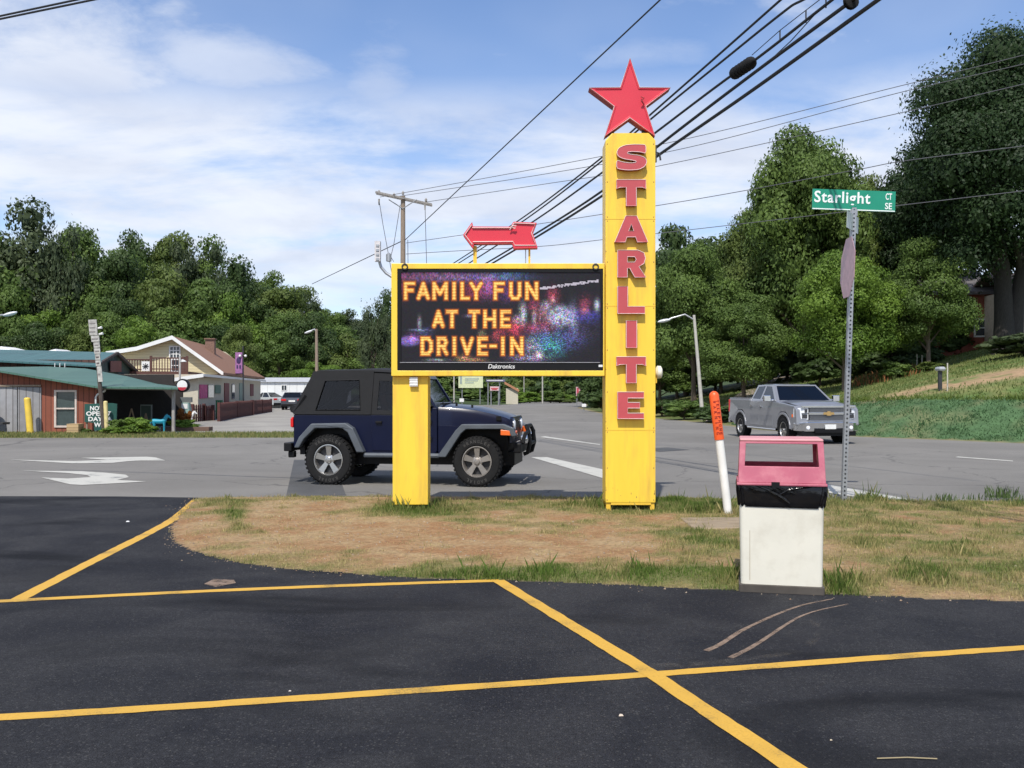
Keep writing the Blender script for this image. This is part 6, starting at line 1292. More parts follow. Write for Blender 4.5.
# upper building
m = MB(); r0, r1 = L_(-75,347.5,48.5), L_(117,352.5,48.5); e0, e1 = L_(-75,356.5,43.5), L_(96,365.5,43.5); b0, b1 = L_(-75,376,54), L_(143,379.5,54); dz = Vector((0,0,-.08))
m.add([e0,e1,r1,r0,e0+dz,e1+dz,r1+dz,r0+dz],[(0,1,2,3),(7,6,5,4),(0,4,5,1),(1,5,6,2),(2,6,7,3),(3,7,4,0)])
m.add([r0,r1,b1,b0,r0+dz,r1+dz,b1+dz,b0+dz],[(0,1,2,3),(7,6,5,4),(0,4,5,1),(1,5,6,2),(2,6,7,3),(3,7,4,0)]); m.build('upper_roof', teal, ws)
ga_, gb_, gc_ = L_(97,367,44.2), L_(115.5,354.2,48.5), L_(140,380,53.6); m = MB(); th = Vector((-0.12,0.0,0)); lowz = 0.2
pts = [Vector((ga_.x,ga_.y,lowz)),ga_,gb_,gc_,Vector((gc_.x,gc_.y,lowz))]; m.add(pts+[p+th for p in pts],[(0,1,2,3,4),(9,8,7,6,5),(0,5,6,1),(1,6,7,2),(2,7,8,3),(3,8,9,4),(4,9,5,0)]); m.build('gable_wall', dgreen, ws)
m = MB(); off3 = Vector((0.06,-0.06,0)); q = [L_(109,372,46.6),L_(120,372,48.9),L_(120,361,48.9),L_(109,361,46.6)]; q = [p+off3 for p in q]; m.add(q+[p+Vector((0.05,-0.02,0)) for p in q],[(0,1,2,3),(4,5,6,7),(0,4,5,1),(1,5,6,2),(2,6,7,3),(3,7,4,0)]); m.build('shutter', mat('old red shutter', (0.16,0.055,0.045), 0.8), ws)
m = MB(); m.tube([tuple(gb_+Vector((0.12,-.1,.05))), tuple(gc_+Vector((0.3,-.1,.05)))],0.10,4); m.tube([tuple(gb_+Vector((0.12,-.1,.05))), tuple(ga_+Vector((0.1,-.3,.05)))],0.08,4); m.build('barge_board', mat('dark trim', (0.05,0.035,0.03), 0.8), ws)
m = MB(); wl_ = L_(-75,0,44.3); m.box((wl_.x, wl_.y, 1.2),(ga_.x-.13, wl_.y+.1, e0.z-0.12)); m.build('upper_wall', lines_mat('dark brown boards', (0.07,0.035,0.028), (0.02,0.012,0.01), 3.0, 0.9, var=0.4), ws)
for px, h in ((55,1.2),(60,1.5),(65,1.4)):
    m = MB(); a = L_(px, 363, 43.3); m.tube([tuple(a), tuple(a-Vector((0.02,0,0.25*h)))],0.02,5); m.build('hanging_strip', M_['white'], ws)
# white canopy roofs behind
for (x0, x1, pk_, eh, Y, lab) in ((-14,30,347,353,60,'white low canopy roof behind the workshop at the left edge'),(55,68,349.5,353,60,'small white canopy roof behind the workshop ridge')):
    t = empty('canopy', (at((x0+x1)/2,0,Y).x, Y, 0), 0, 1, lab, 'canopy'); o1 = Vector((at((x0+x1)/2,0,Y).x, Y, 0)); g0 = at(x0,eh,Y)-o1; g1 = at(x1,eh,Y)-o1; ztp = at(0,pk_,Y).z; hw = (g1.x-g0.x)/2
    m = MB(); m.add([(-hw,-1.5,g0.z),(hw,-1.5,g0.z),(hw,1.5,g0.z),(-hw,1.5,g0.z),(0,-0.8,ztp),(0,0.8,ztp)],[(0,1,4),(1,2,5,4),(2,3,5),(3,0,4,5),(0,3,2,1)]); m.build('roof', M_['white'], t)
    for a in (-hw+.1, hw-.1):
        for b in (-1.4,1.4): mm = MB(); mm.box((a-.04,b-.04,0),(a+.04,b+.04,g0.z)); mm.build('post', M_['metal'], t)
# rolled wheel thing leaning on the door and its trestle
p = gp(5, 432); t = empty('cable_reel', (p.x+.1, YW-0.75, 0), 0, 1, 'dark round reel on a low trestle in front of the grey sliding door', 'reel')
m = MB(); m.lathe([(0.001,-0.12),(0.40,-0.12),(0.42,-0.08),(0.42,0.0),(0.12,0.02),(0.12,0.2),(0.42,0.22),(0.42,0.3),(0.001,0.3)],24,axis='y',M=Matrix.Translation((0,0,0.80)) @ Matrix.Scale(0.85,4,(1,0,0))); m.build('drum', M_['blackrub'], t, smooth=True)
m = MB(); m.box((-0.9,-0.15,0.34),(0.75,0.35,0.42)); m.build('shelf', M_['dmetal'], t)
for a in (-0.8,0.0,0.42): m = MB(); m.box((a-.03,-.1,0),(a+.03,.0,0.34)); m.build('leg', M_['dmetal'], t)
# bollards
p = gp(30.5, 433.8); t_ = at(27.3, 399, p.y); m = MB(); d = t_-p; m.tube([(0,0,-.05),tuple(d)],0.115,14); m.ball(tuple(d),(0.115,0.115,0.06)); o = m.build('bollard', mat('yellow bollard paint', (0.78,0.55,0.07), 0.5, var=0.1, dirt=(0.3,0.2,0.08), dirt_amt=0.4), smooth=True); o.location = p; tag(o, 'thick yellow bollard in front of the grey sliding door', 'bollard')
p = gp(107, 434); t_ = at(105.5, 402, p.y); m = MB(); d = t_-p; m.tube([(0,0,-.05),tuple(d)],0.075,14); m.ball(tuple(d),(0.075,0.075,0.04)); o = m.build('bollard', mat('faded yellow bollard', (0.66,0.55,0.25), 0.6, var=0.2), smooth=True); o.location = p; tag(o, 'slim pale yellow post in front of the green painted sign', 'bollard')
# green banner
YB2 = 34.6; t = empty('painted_sign', (at(100,0,YB2).x, YB2, 0), 0, 1, 'dark green painted board reading NOW OPEN 7 DAYS A WEEK', 'sign'); o1 = Vector(t.location); q = lambda px, py: at(px, py, YB2)-o1
m = MB(); m.prism([[(84.5,422),(84.5,404),(112,403),(117,404),(116,430),(94,430.5),(94,423)]], lambda a, b: tuple(q(a,b)), lambda a, b: tuple(q(a,b)+Vector((0,.05,0)))); sb = m.build('board', mat('sign board green', (0.012,0.075,0.06), 0.6), t)
m = MB(); mk = lambda px, py: Matrix.Translation(q(px,py)+Vector((0,-0.012,0))) @ Matrix.Rotation(R(90),4,'X')
for s, px, py, wd in (('NOW',98,408.3,15.5),('OPEN 7',98.8,413.6,25),('DAYS A',100.5,419,24),('WEEK',103,424.8,17.5)): text_mb(m, s, 0.165, mk(px,py), 0.006, 0.03, wd/FPX*YB2)
m.build('lettering', M_['white'], sb)
for px in (86,114): m = MB(); a = q(px,0); m.box((a.x-.03,0.051,0),(a.x+.03,0.10,1.05)); m.build('stake', M_['wood'], t)
a0, a1 = gp(81.5,432.5), gp(93,432.5); m = MB(); m.box((0,0,0),((a1-a0).x,0.45,0.36)); o = m.build('wooden_crate', lines_mat('crate boards', (0.45,0.32,0.17), (0.2,0.13,0.07), 9, 0.85, axis=2), bevel=0.01); o.location = a0+Vector((0,-1.2,0)); tag(o, 'pale wooden crate at the foot of the red wall left of the green sign', 'crate')
m = MB(); m.loft([sect(0.30,0.2,0,0.05),sect(0.34,0.24,0.10,0.06),sect(0.30,0.2,0.13,0.06)]); o = m.build('basin', M_['white'], bevel=0.01); p = gp(100,431.5); o.location = (p.x,p.y-1.6,0); tag(o, 'white basin on the ground below the green painted sign', 'basin')
# leaning post with boards
p = gp(104, 433.5); YP = p.y-0.2; t = empty('sign_post', (p.x, YP, 0), 0, 1, 'leaning wooden post stacked with weathered grey name boards beside the green sign', 'sign post'); o1 = Vector((p.x,YP,0)); q = lambda px, py, d=0: at(px,py,YP)-o1+Vector((0,d,0))
m = MB(); m.tube([tuple(q(104.3,434)),tuple(q(94,320))],[0.09,0.06],8); m.build('post', mat('dark post', (0.08,0.065,0.055), 0.9, var=0.3), t, smooth=True)
pale = mat('weathered name board', (0.42,0.41,0.38), 0.8, var=0.3, scale=8)
for i, (x0,x1,y0,y1,lean) in enumerate(((89.5,97.5,320,335.5,1.2),(92,100,336,342,.7),(94.5,100.5,342.6,348,.6),(95,101,348.6,354,.6),(96,101,354.6,360,.5),(96.5,101.5,360.6,366,.6),(98,102.5,366.6,382,1.4))):
    m = MB(); m.prism([[(x0,y0),(x1,y0-.4),(x1+lean,y1-.3),(x0+lean,y1)]], lambda a, b: tuple(q(a,b,-.10)), lambda a, b: tuple(q(a,b,-.065))); bo = m.build('name_board', pale, t)
    m = MB()
    for k in range(3 if i == 0 else 1):
        yy = (y0+y1)/2 + (k-1)*4.2*(i == 0); m.prism([[(x0+1.2,yy-.55),(x1-1,yy-.75),(x1-1,yy+.35),(x0+1.2,yy+.55)]], lambda a, b: tuple(q(a,b,-.112)), lambda a, b: tuple(q(a,b,-.1012)))
    m.build('faded_lettering', mat('faded lettering', (0.10,0.07,0.07) if i in (4,5) else (0.24,0.22,0.21), 0.8), bo)
for a, b, c, d in ((98.5,328.5,102.5,327.5),(99.5,334.5,103.5,333.5)):
    m = MB(); m.tube([tuple(q(a,b,-.05)),tuple(q(c,d,-.05))],[0.03,0.05],6); m.build('small_lamp', M_['white'], t)
# clutter at the open front
p = gp(138, 429); m = MB()
t = empty('display_panel', (gp(146,428).x, gp(146,428).y, 0), 0, 1, 'grey upright display panel with a pale cone-shaped picture under the open awning', 'display panel')
m = MB(); m.box((-.24,0,0),(.24,.05,0.98)); pb2 = m.build('panel', mat('grey panel', (0.25,0.28,0.26), 0.7), t); m = MB(); m.box((-.20,-.012,0.05),(.20,-.002,0.93)); m.build('picture', mat('dark green picture', (0.07,0.10,0.08), 0.7), pb2)
m = MB(); m.prism([[(-.13,.1),(.13,.1),(.03,.62),(-.03,.62)]], lambda a, b: (a,-.013,b), lambda a, b: (a,-.022,b)); m.build('picture_cone', mat('tan paint', (0.40,0.29,0.20), 0.8), pb2)
p = gp(131.5, 428.5); t = empty('a_frame', (p.x, p.y, 0), 0, 1, 'bare wooden A-frame standing left of the grey display panel', 'A-frame')
for s in (-1, 1): m = MB(); m.tube([(s*.22,0,0),(0,0,.82)],0.03,6); m.build('leg', mat('raw timber', (0.42,0.30,0.20), 0.8), t)
m = MB(); m.tube([(-.12,0,.38),(.12,0,.38)],0.02,6); m.build('rung', M_['wood'], t)
for (cx, py, h, w, mk_, lab) in ((116,434.5,0.34,0.7,'light','low grey-green shrub at the foot of the pale yellow post'),(128,434,0.62,0.9,'mid','leafy shrub left of the grey display panel base'),(141,434.5,0.70,0.95,'light','bushiest shrub in front of the grey display panel'),(151,433,0.38,0.7,'light','small bright shrub at the right end of the shrub row'),(88,433,0.25,0.5,'mid','small plant at the foot of the red wall by the crate')):
    p = gp(cx, py); bush('shrub', (p.x, p.y-0.4, 0), h*1.05, w, mk_, lab)
# planter with flowers, animals
p = gp(178, 431.5); t = empty('flower_planter', (p.x, p.y+0.5, 0), 0, 1, 'low brown planter of green plants between the blue and white horse figures', 'planter')
m = MB(); m.box((-.75,-.25,0),(1.1,.25,.16)); m.build('box', mat('planter wood', (0.13,0.08,0.06), 0.9), t, bevel=0.01)
cme, tme = crown_mesh(BUSH, 'light'); o = bpy.data.objects.new('plants', cme); C.objects.link(o); o.parent = t; o.scale = (1.7,0.8,0.5); o.location = (0,0,0.06)
cme, tme = crown_mesh((63, 2500, 0.06, 20, 0.3, 0.45, 0.42, 0.36), 'mid')
t = empty('autumn_plant', (p.x-0.30, p.y+1.6, 0), 0, 1, 'tall rust-orange potted plant in front of the pale post by the awning', 'potted plant')
LEAF['rust'] = leaf_mat('rust leaves', (0.12,0.035,0.012), (0.42,0.17,0.03)); cme, tme = crown_mesh((64, 2600, 0.055, 22, 0.3, 0.50, 0.42, 0.36), 'rust')
o = bpy.data.objects.new('foliage', cme); C.objects.link(o); o.parent = t; o.scale = (0.75,0.7,1.0)
m = MB(); m.lathe([(.001,0),(.14,0),(.2,.26),(.22,.28),(.18,.28)],12); m.build('pot', mat('terracotta', (0.32,0.12,0.06), 0.8), t, smooth=True)
def horse(base, h, col, label, yaw=0.0, rear=False):
    m = MB(); k = h; 
    m.tube([(-.42*k,0,.60*k),(-.38*k,0,.64*k),(-.2*k,0,.63*k),(.05*k,0,.62*k),(.22*k,0,.66*k),(.30*k,0,.70*k)],[.06*k,.14*k,.15*k,.14*k,.15*k,.09*k],12)
    m.tube([(.22*k,0,.68*k),(.32*k,0,.82*k),(.40*k,0,.94*k)],[.12*k,.085*k,.065*k],10)
    m.tube([(.36*k,0,.97*k),(.44*k,0,.93*k),(.56*k,0,.82*k),(.60*k,0,.79*k)],[.05*k,.068*k,.045*k,.035*k],10)
    for s in (-1,1):
        m.tube([(.38*k,s*.035*k,.99*k),(.375*k,s*.04*k,1.06*k)],[.02*k,.005*k],6)
        m.tube([(.22*k,s*.08*k,.58*k),(.23*k,s*.085*k,.34*k),(.22*k,s*.085*k,.10*k),(.23*k,s*.085*k,0)],[.07*k,.038*k,.028*k,.04*k],8)
        m.tube([(-.34*k,s*.08*k,.60*k),(-.30*k,s*.085*k,.44*k),(-.38*k,s*.085*k,.28*k),(-.35*k,s*.085*k,.08*k),(-.34*k,s*.085*k,0)],[.10*k,.065*k,.035*k,.028*k,.04*k],8)
    m.tube([(-.46*k,0,.66*k),(-.54*k,0,.5*k),(-.53*k,0,.28*k)],[.03*k,.05*k,.02*k],7); m.tube([(.20*k,0,.80*k),(.28*k,0,.93*k),(.35*k,0,1.02*k)],[.03*k,.035*k,.02*k],6)
    o = m.build('horse_statue', col, smooth=True); o.location = base; o.rotation_euler = (0,0,yaw); return tag(o, label, 'statue')
p = gp(162, 432.3); horse((p.x,p.y-0.2,0), 0.66, mat('turquoise statue paint', (0.02,0.30,0.42), 0.5), 'small turquoise blue horse statue right of the shrub row', R(10))
p = gp(190, 427); horse((p.x-0.05,p.y,0.12), 0.56, M_['white'], 'small white horse statue in front of the old fuel pump', R(12))
# old fuel pump with round globe
p = gp(186, 426.5); t = empty('fuel_pump', (p.x, p.y, 0), 0, 1, 'old green fuel pump topped by a round white globe sign with a red band', 'fuel pump'); o1 = Vector(p); q = lambda px, py: at(px,py,p.y)-o1
m = MB(); m.loft([sect(.20,.17,0,.03),sect(.20,.17,.75,.03),sect(.17,.15,.95,.05),sect(.17,.15,1.05,.05)]); m.build('cabinet', mat('faded pump green', (0.22,0.33,0.30), 0.6, var=0.2), t, smooth=True)
m = MB(); m.box((-.13,-.19,.78),(.13,-.171,1.0)); m.build('dial', M_['white'], t)
m = MB(); m.box((-.24,-.05,1.06),(.26,.08,1.28)); m.build('header_board', mat('dark header', (0.12,0.13,0.13), 0.6), t)
z = q(0,385.5).z; xx = q(183,0).x; m = MB(); m.lathe([(.001,-.11),(.26,-.11),(.29,-.07),(.29,.09),(.001,.09)],24,axis='y',M=Matrix.Translation((xx,0,z))); gl_ = m.build('globe_rim', M_['black'], t, smooth=True)
m = MB(); m.lathe([(.001,-.128),(.215,-.122),(.225,-.1125)],24,axis='y',M=Matrix.Translation((xx,0,z))); m.build('globe_face', M_['white'], gl_, smooth=True)
m = MB(); m.prism([[(xx+.218*math.cos(a), z+.218*math.sin(a)) for a in [R(200+14*i) for i in range(11)]]], lambda a, b: (a,-.134,b), lambda a, b: (a,-.126,b)); m.build('globe_band', mat('globe red', (0.45,0.03,0.05), 0.5), gl_)
# pale light pole by the awning
p = gp(172, 426); t = empty('yard_pole', (p.x, p.y+1, 0), 0, 1, 'thin pale pole with a small lamp standing before the cream house deck', 'pole'); m = MB(); hh_ = at(0,356,p.y+1).z; m.tube([(0,0,0),(0,0,hh_)],[.055,.045],8); m.build('pole', mat('pale grey pole', (0.42,0.40,0.38), 0.7), t, smooth=True)
m = MB(); m.lathe([(.001,.08),(.06,.06),(.14,0),(.13,-.02)],12,M=Matrix.Translation((0.16,0,hh_-.25))); m.build('lamp', M_['white'], t, smooth=True); m = MB(); m.tube([(0,0,hh_-.2),(.16,0,hh_-.15)],.015,5); m.build('lamp_arm', M_['metal'], t)

# ---------------------------------------------------------------- cream house
cream = lines_mat('cream siding', (0.66,0.58,0.36), (0.52,0.45,0.27), 6.0, 0.8, axis=2, var=0.04, width=0.15)
cream2 = mat('pale stucco', (0.52,0.48,0.38), 0.85, var=0.06)
shing = mat('brown shingles', (0.26,0.135,0.085), 0.9, var=0.2, scale=30, bump=0.4)
C0 = Vector(((198-512)/FPX*49.0, 49.0, 0)); th_ = R(8.2)
hs_ = empty('cream_house', C0, th_, 1, 'cream house with brown shingle roof, gable window and upper deck', 'house')
Ri = Matrix.Rotation(-th_, 4, 'Z')
def hl_(px, py, ly):
    """point on the plane local y=ly seen at the photo point"""
    d = Vector(((px-512)/FPX, 1, -(py-HOR)/FPX)); o = Ri @ (Vector((0,0,H))-C0); dd_ = Ri @ d; t = (ly-o.y)/dd_.y; return o+dd_*t
def hx_(px, py, lx):
    d = Vector(((px-512)/FPX, 1, -(py-HOR)/FPX)); o = Ri @ (Vector((0,0,H))-C0); dd_ = Ri @ d; t = (lx-o.x)/dd_.x; return o+dd_*t
ez_ = hl_(198,374,0).z; GYl = 7.5; pkp = hl_(174,336.5,GYl); er = hl_(223,372,GYl); el = hl_(112,352,GYl); kn = hl_(139,347.5,GYl)
m = MB(); m.box((-9,0,0),(0,27,ez_-0.02)); m.build('lower_wall', cream2, hs_)
m = MB(); g = [(el.x+.3,ez_-.02),(er.x-0.3,ez_-.02),(er.x-0.3,er.z-.05),(pkp.x,pkp.z-.12),(kn.x,kn.z-.1),(el.x+.3,el.z-.15)]; m.prism([g], lambda a, b: (a,GYl,b), lambda a, b: (a,27,b)); m.build('gable_wall', cream, hs_)
yb = 27.3
def slab(mb, q, th=0.14):
    q = [Vector(p) for p in q]; n = len(q); mb.add(q+[p-Vector((0,0,th)) for p in q],[tuple(range(n)),tuple(reversed(range(n,2*n)))]+[(i,i+n,(i+1)%n+n,(i+1)%n) for i in range(n)])
m = MB(); yf = GYl-0.5
slab(m, [(pkp.x,yf,pkp.z),(er.x+.1,yf,er.z-.04),(er.x+.1,yb+1,er.z-.04),(pkp.x,yb-4,pkp.z)]); slab(m, [(kn.x,yf,kn.z),(pkp.x-.001,yf,pkp.z),(pkp.x-.001,yb-4,pkp.z),(kn.x,yb,kn.z)]); slab(m, [(el.x-.2,yf,el.z-.02),(kn.x-.001,yf,kn.z),(kn.x-.001,yb,kn.z),(el.x-.2,yb,el.z)])
slab(m, [(pkp.x,yb-4,pkp.z-.01),(er.x+.1,yb+1,er.z-.05),(el.x,yb+1,el.z-1)]); m.build('roof', shing, hs_)
m = MB()
for a, b in ((pkp,Vector((er.x+.1,0,er.z-.04))),(pkp,kn),(kn,Vector((el.x-.2,0,el.z-.02)))):
    m.prism([[(a.x,a.z+.03),(b.x,b.z+.03),(b.x,b.z-.20),(a.x,a.z-.20)]], lambda x, z: (x,yf-.06,z), lambda x, z: (x,yf-.005,z))
m.build('barge_board', M_['white'], hs_)
ch = hl_(211,340,16); m = MB(); m.box((ch.x-.30,15.5,ch.z-1.2),(ch.x+.30,16.1,ch.z+.02)); m.box((ch.x-.36,15.4,ch.z+.02),(ch.x+.36,16.2,ch.z+.09)); m.build('chimney', mat('old brick', (0.20,0.12,0.09), 0.9, var=0.3, scale=14), hs_)
# low front roof with white fascia
f0, f1, f2 = hl_(143,383.5,-.3), hl_(199,374.5,-.3), hx_(222,373,0.35); m = MB()
slab(m, [(f0.x-3,-.35,f0.z-.45),(f0.x,-.35,f0.z),(f1.x+.2,-.35,f1.z),(f1.x+.2,GYl-.01,f1.z+.12),(f0.x,GYl-.01,f0.z+.12),(f0.x-3,GYl-.01,f0.z-.4)], .1); m.build('porch_roof', shing, hs_)
m = MB(); m.prism([[(f0.x-3,f0.z-.45+.05),(f0.x,f0.z+.05),(f1.x+.24,f1.z+.05),(f1.x+.24,f1.z-.13),(f0.x,f0.z-.13),(f0.x-3,f0.z-.45-.13)]], lambda x, z: (x,-.42,z), lambda x, z: (x,-.355,z)); m.box((f1.x+.205,-.35,f1.z-.1),(f1.x+.26,27.5,f1.z+.03)); m.build('fascia', M_['white'], hs_)
# gable window
def h_win(name, px0, px1, py0, py1, ly, munt=(2,2), fm='white', pane=None):
    a, b = hl_(px0,py1,ly), hl_(px1,py0,ly); m = MB(); w = .07; m.prism([[(a.x-w,a.z-w),(b.x+w,a.z-w),(b.x+w,b.z+w),(a.x-w,b.z+w)],[(a.x,a.z),(b.x,a.z),(b.x,b.z),(a.x,b.z)]], lambda x, z: (x,ly-.08,z), lambda x, z: (x,ly-.002,z))
    for i in range(1, munt[0]+1): x = a.x+(b.x-a.x)*i/(munt[0]+1); m.box((x-.025,ly-.06,a.z),(x+.025,ly-.03,b.z))
    for i in range(1, munt[1]+1): z = a.z+(b.z-a.z)*i/(munt[1]+1); m.box((a.x,ly-.059,z-.025),(b.x,ly-.031,z+.025))
    f = m.build(name, M_[fm], hs_); m = MB(); m.box((a.x,ly-.028,a.z),(b.x,ly-.003,b.z)); m.build('pane', pane or M_pane, f)
M_pane = mat('dark window pane', (0.035,0.045,0.055), 0.08, spec=0.7)
h_win('window', 170.5,179.5,347,357.5,GYl); h_win('window', 172,180,360,371,GYl,(1,1))
m = MB(); a, b = hl_(181.5,372,GYl), hl_(186,357,GYl); m.box((a.x,GYl-.06,a.z),(b.x,GYl-.002,b.z)); m.build('deck_door', mat('dark door', (0.10,0.05,0.04), 0.6), hs_)
# deck railing
rail = mat('brown stained timber', (0.085,0.035,0.028), 0.8); dk = 3.0
def railing(px0, px1, top, bot, ly, n):
    a, b = hl_(px0,bot,ly), hl_(px1,top,ly); m = MB(); m.box((a.x,ly-.04,b.z-.07),(b.x,ly+.04,b.z)); m.box((a.x,ly-.03,a.z+.08),(b.x,ly+.03,a.z+.14))
    for i in range(n+1): x = a.x+(b.x-a.x)*i/n; w = .06 if i in (0,n) else .022; m.box((x-w,ly-w,a.z-.05),(x+w,ly+w,b.z+(.08 if i in (0,n) else -.071)))
    m.build('deck_railing', rail, hs_)
railing(151,187,357.5,371,dk,13); railing(124,151,359,371.5,dk+1.2,10)
a, b = hl_(120,376,dk), hl_(188,371.5,dk); m = MB(); m.box((a.x,dk-.05,a.z-.5),(b.x,GYl-.01,b.z)); m.build('deck_floor', rail, hs_)
a, b = hl_(142,371,dk+1), hl_(150,361.5,dk+1); m = MB(); m.box((a.x,dk+.9,a.z),(b.x,dk+.96,b.z)); pn = m.build('deck_plaque', M_['white'], hs_); m = MB(); c_x, c_z = (a.x+b.x)/2, (a.z+b.z)/2
for i in range(8): q_ = i*math.pi/4; m.tube([(c_x,dk+.88,c_z),(c_x+.17*math.cos(q_),dk+.88,c_z+.17*math.sin(q_))],.018,4)
m.build('plaque_star', M_['black'], pn)
m = MB(); a, b = hx_(209,357,0), None
# right wall features on local x=0 plane
def rw_panel(name, px0, px1, py0, py1, mt, parent=None, th=.05, d=0.003):
    a, b, c_, e_ = hx_(px0,py1,0), hx_(px1,py1,0), hx_(px1,py0,0), hx_(px0,py0,0); za, zb2 = min(a.z, b.z), max(c_.z, e_.z)
    mm = MB(); mm.box((d,a.y,a.z),(d+th,b.y,e_.z)); return mm.build(name, mt, parent or hs_)
pk2 = rw_panel('pink_poster', 199.3,206.5,384.5,398.5, mat('pink poster', (0.48,0.05,0.20), 0.6, var=0.4, scale=9))
rw_panel('window', 207.5,212.8,384.5,397.5, M_pane); rw_panel('window', 214.5,220,385,393.5, mat('green shutter', (0.10,0.18,0.14), 0.7)); rw_panel('door', 224,228.5,383,404, mat('dark red door', (0.16,0.03,0.035), 0.6)); rw_panel('window', 231.5,234,384,399, M_pane); rw_panel('window', 239,243.5,383,400, mat('pale green shutter', (0.25,0.33,0.28), 0.7)); rw_panel('window', 250,253,384,396, mat('maroon trim', (0.16,0.04,0.045), 0.7))
m = MB(); m.box((er.x-.32, GYl, ez_-.02),(er.x-.29,27,er.z)); m.build('upper_side_wall', cream, hs_)
# purple sign over the eave
YV = 61.0; t = empty('hanging_sign', (at(239,0,YV).x, YV, 0), 0, 1, 'tall purple-pink sign with a dark emblem raised over the corner of the cream house roof', 'sign'); o1 = Vector(t.location); q = lambda px, py: at(px,py,YV)-o1
m = MB(); a, b = q(235.5,373.5), q(242.5,352.5); m.box((a.x,-.06,a.z),(b.x,.06,b.z)); pan = m.build('panel', mat('purple sign face', (0.30,0.13,0.30), 0.55, var=0.25, scale=5), t, bevel=0.01)
m = MB(); c_ = q(239,362); m.ball((c_.x,-.07,c_.z+.1),(.15,.02,.22)); m.box((c_.x-.14,-.075,c_.z-.42),(c_.x-.04,-.062,c_.z-.2)); m.box((c_.x+.04,-.075,c_.z-.42),(c_.x+.14,-.062,c_.z-.2)); m.build('emblem', mat('dark navy emblem', (0.04,0.02,0.09), 0.6), pan)
m = MB(); m.box((a.x-.03,-.07,a.z-.06),(b.x+.05,.07,a.z-.001)); m.build('sign_foot', M_['black'], pan)
m = MB(); m.tube([(q(243.5,0).x,0,0),(q(243,0).x,0,q(0,346).z)],.045,8); m.tube([(q(240,0).x,-.05,q(0,355).z),(q(246,0).x,-.05,q(0,356).z)],.03,6); m.build('pole', M_['dmetal'], t)
for px in (240.5,246): m = MB(); c_ = q(px,356); m.ball((c_.x,-.12,c_.z),.09); m.build('lamp', M_['white'], t, smooth=True)
# picket fence
fm = mat('red-brown picket paint', (0.085,0.028,0.024), 0.85, var=0.2)
def fence(pts, h, gap, label, op=False):
    P = [gp(*p) for p in pts]; t = empty('picket_fence', P[0], 0, 1, label, 'fence'); o1 = P[0]; r_ = MB(); k_ = MB()
    for a, b in zip(P[:-1], P[1:]):
        a_, b_ = a-o1, b-o1; d = (b_-a_); n = max(1, int(d.length/gap)); dn = d.normalized(); nn = Vector((-dn.y,dn.x,0))
        for z in (.22,.72): r_.tube([a_+Vector((0,0,z*h)), b_+Vector((0,0,z*h))], .03, 4)
        for i in range(n):
            c_ = a_+dn*gap*(i+.5)-nn*.03; w = gap*.32; q4 = [c_-dn*w, c_+dn*w]
            k_.add([q4[0],q4[1],q4[1]+Vector((0,0,h*.92)),c_+Vector((0,0,h)),q4[0]+Vector((0,0,h*.92))]+[p+nn*.02 for p in (q4[0],q4[1],q4[1]+Vector((0,0,h*.92)),c_+Vector((0,0,h)),q4[0]+Vector((0,0,h*.92)))],[(0,1,2,3,4),(9,8,7,6,5),(0,5,6,1),(1,6,7,2),(2,7,8,3),(3,8,9,4),(4,9,5,0)])
    r_.build('rails', fm, t); k_.build('pickets', fm, t)
    for p in P: m = MB(); c_ = p-o1; m.box((c_.x-.07,c_.y-.07,0),(c_.x+.07,c_.y+.07,h*1.02)); m.build('post', fm, t)
fence([(192.5,422),(204,421)], .88, .30, 'open section of brown picket fence right of the fuel pump')
fence([(204.5,421),(213,420.5)], .80, .13, 'short solid section of brown fence at the corner of the house')
fence([(219,421.5),(237,417.5),(252,415.2)], .95, .125, 'long dense run of brown picket fence beside the cream house')
fence([(253,414.8),(262,413.3),(271,412)], .95, .22, 'far open end of the brown picket fence in front of the silver car')
p = gp(217, 419); t = empty('green_chair', (p.x, p.y, 0), R(-20), 1, 'tall green slatted chair standing at the gap in the brown fence', 'chair'); gm = mat('green plastic', (0.03,0.20,0.09), 0.5)
m = MB(); m.box((-.22,-.22,.42),(.22,.22,.46)); m.build('seat', gm, t); m = MB()
for i in range(4): m.box((-.22+.12*i,.18,.46),(-.14+.12*i,.21,1.0))
m.box((-.23,.17,.98),(.23,.22,1.04)); m.build('backrest', gm, t)
for a in (-.2,.2):
    for b in (-.2,.2): m = MB(); m.box((a-.025,b-.025,0),(a+.025,b+.025,.42)); m.build('leg', gm, t)
# white trailer
YT = 86.0; xa, xb = at(248,0,YT).x, at(345,0,YT).x; t = empty('white_trailer', ((xa+xb)/2, YT, 0), 0, 1, 'long white trailer building with pale grey roof behind the parked cars', 'trailer'); hw = (xb-xa)/2; zt_ = at(0,382,YT).z; zr = at(0,377.3,YT).z
m = MB(); m.box((-hw,0,.25),(hw,3.2,zt_)); m.build('body', lines_mat('white trailer siding', (0.70,0.71,0.70), (0.58,0.59,0.58), 1.5, 0.6, var=0.03), t)
m = MB(); m.box((-hw+.2,.2,0),(hw-.2,3.0,.25)); m.build('skirting', M_['white'], t)
m = MB(); m.add([(-hw-.1,-.2,zt_),(hw+.1,-.2,zt_),(hw+.1,3.4,zt_),(-hw-.1,3.4,zt_),(-hw,1.6,zr),(hw,1.6,zr)],[(0,1,5,4),(2,3,4,5),(0,4,3),(1,2,5),(0,3,2,1)]); m.build('roof', mat('trailer roof', (0.42,0.43,0.45), 0.6), t)
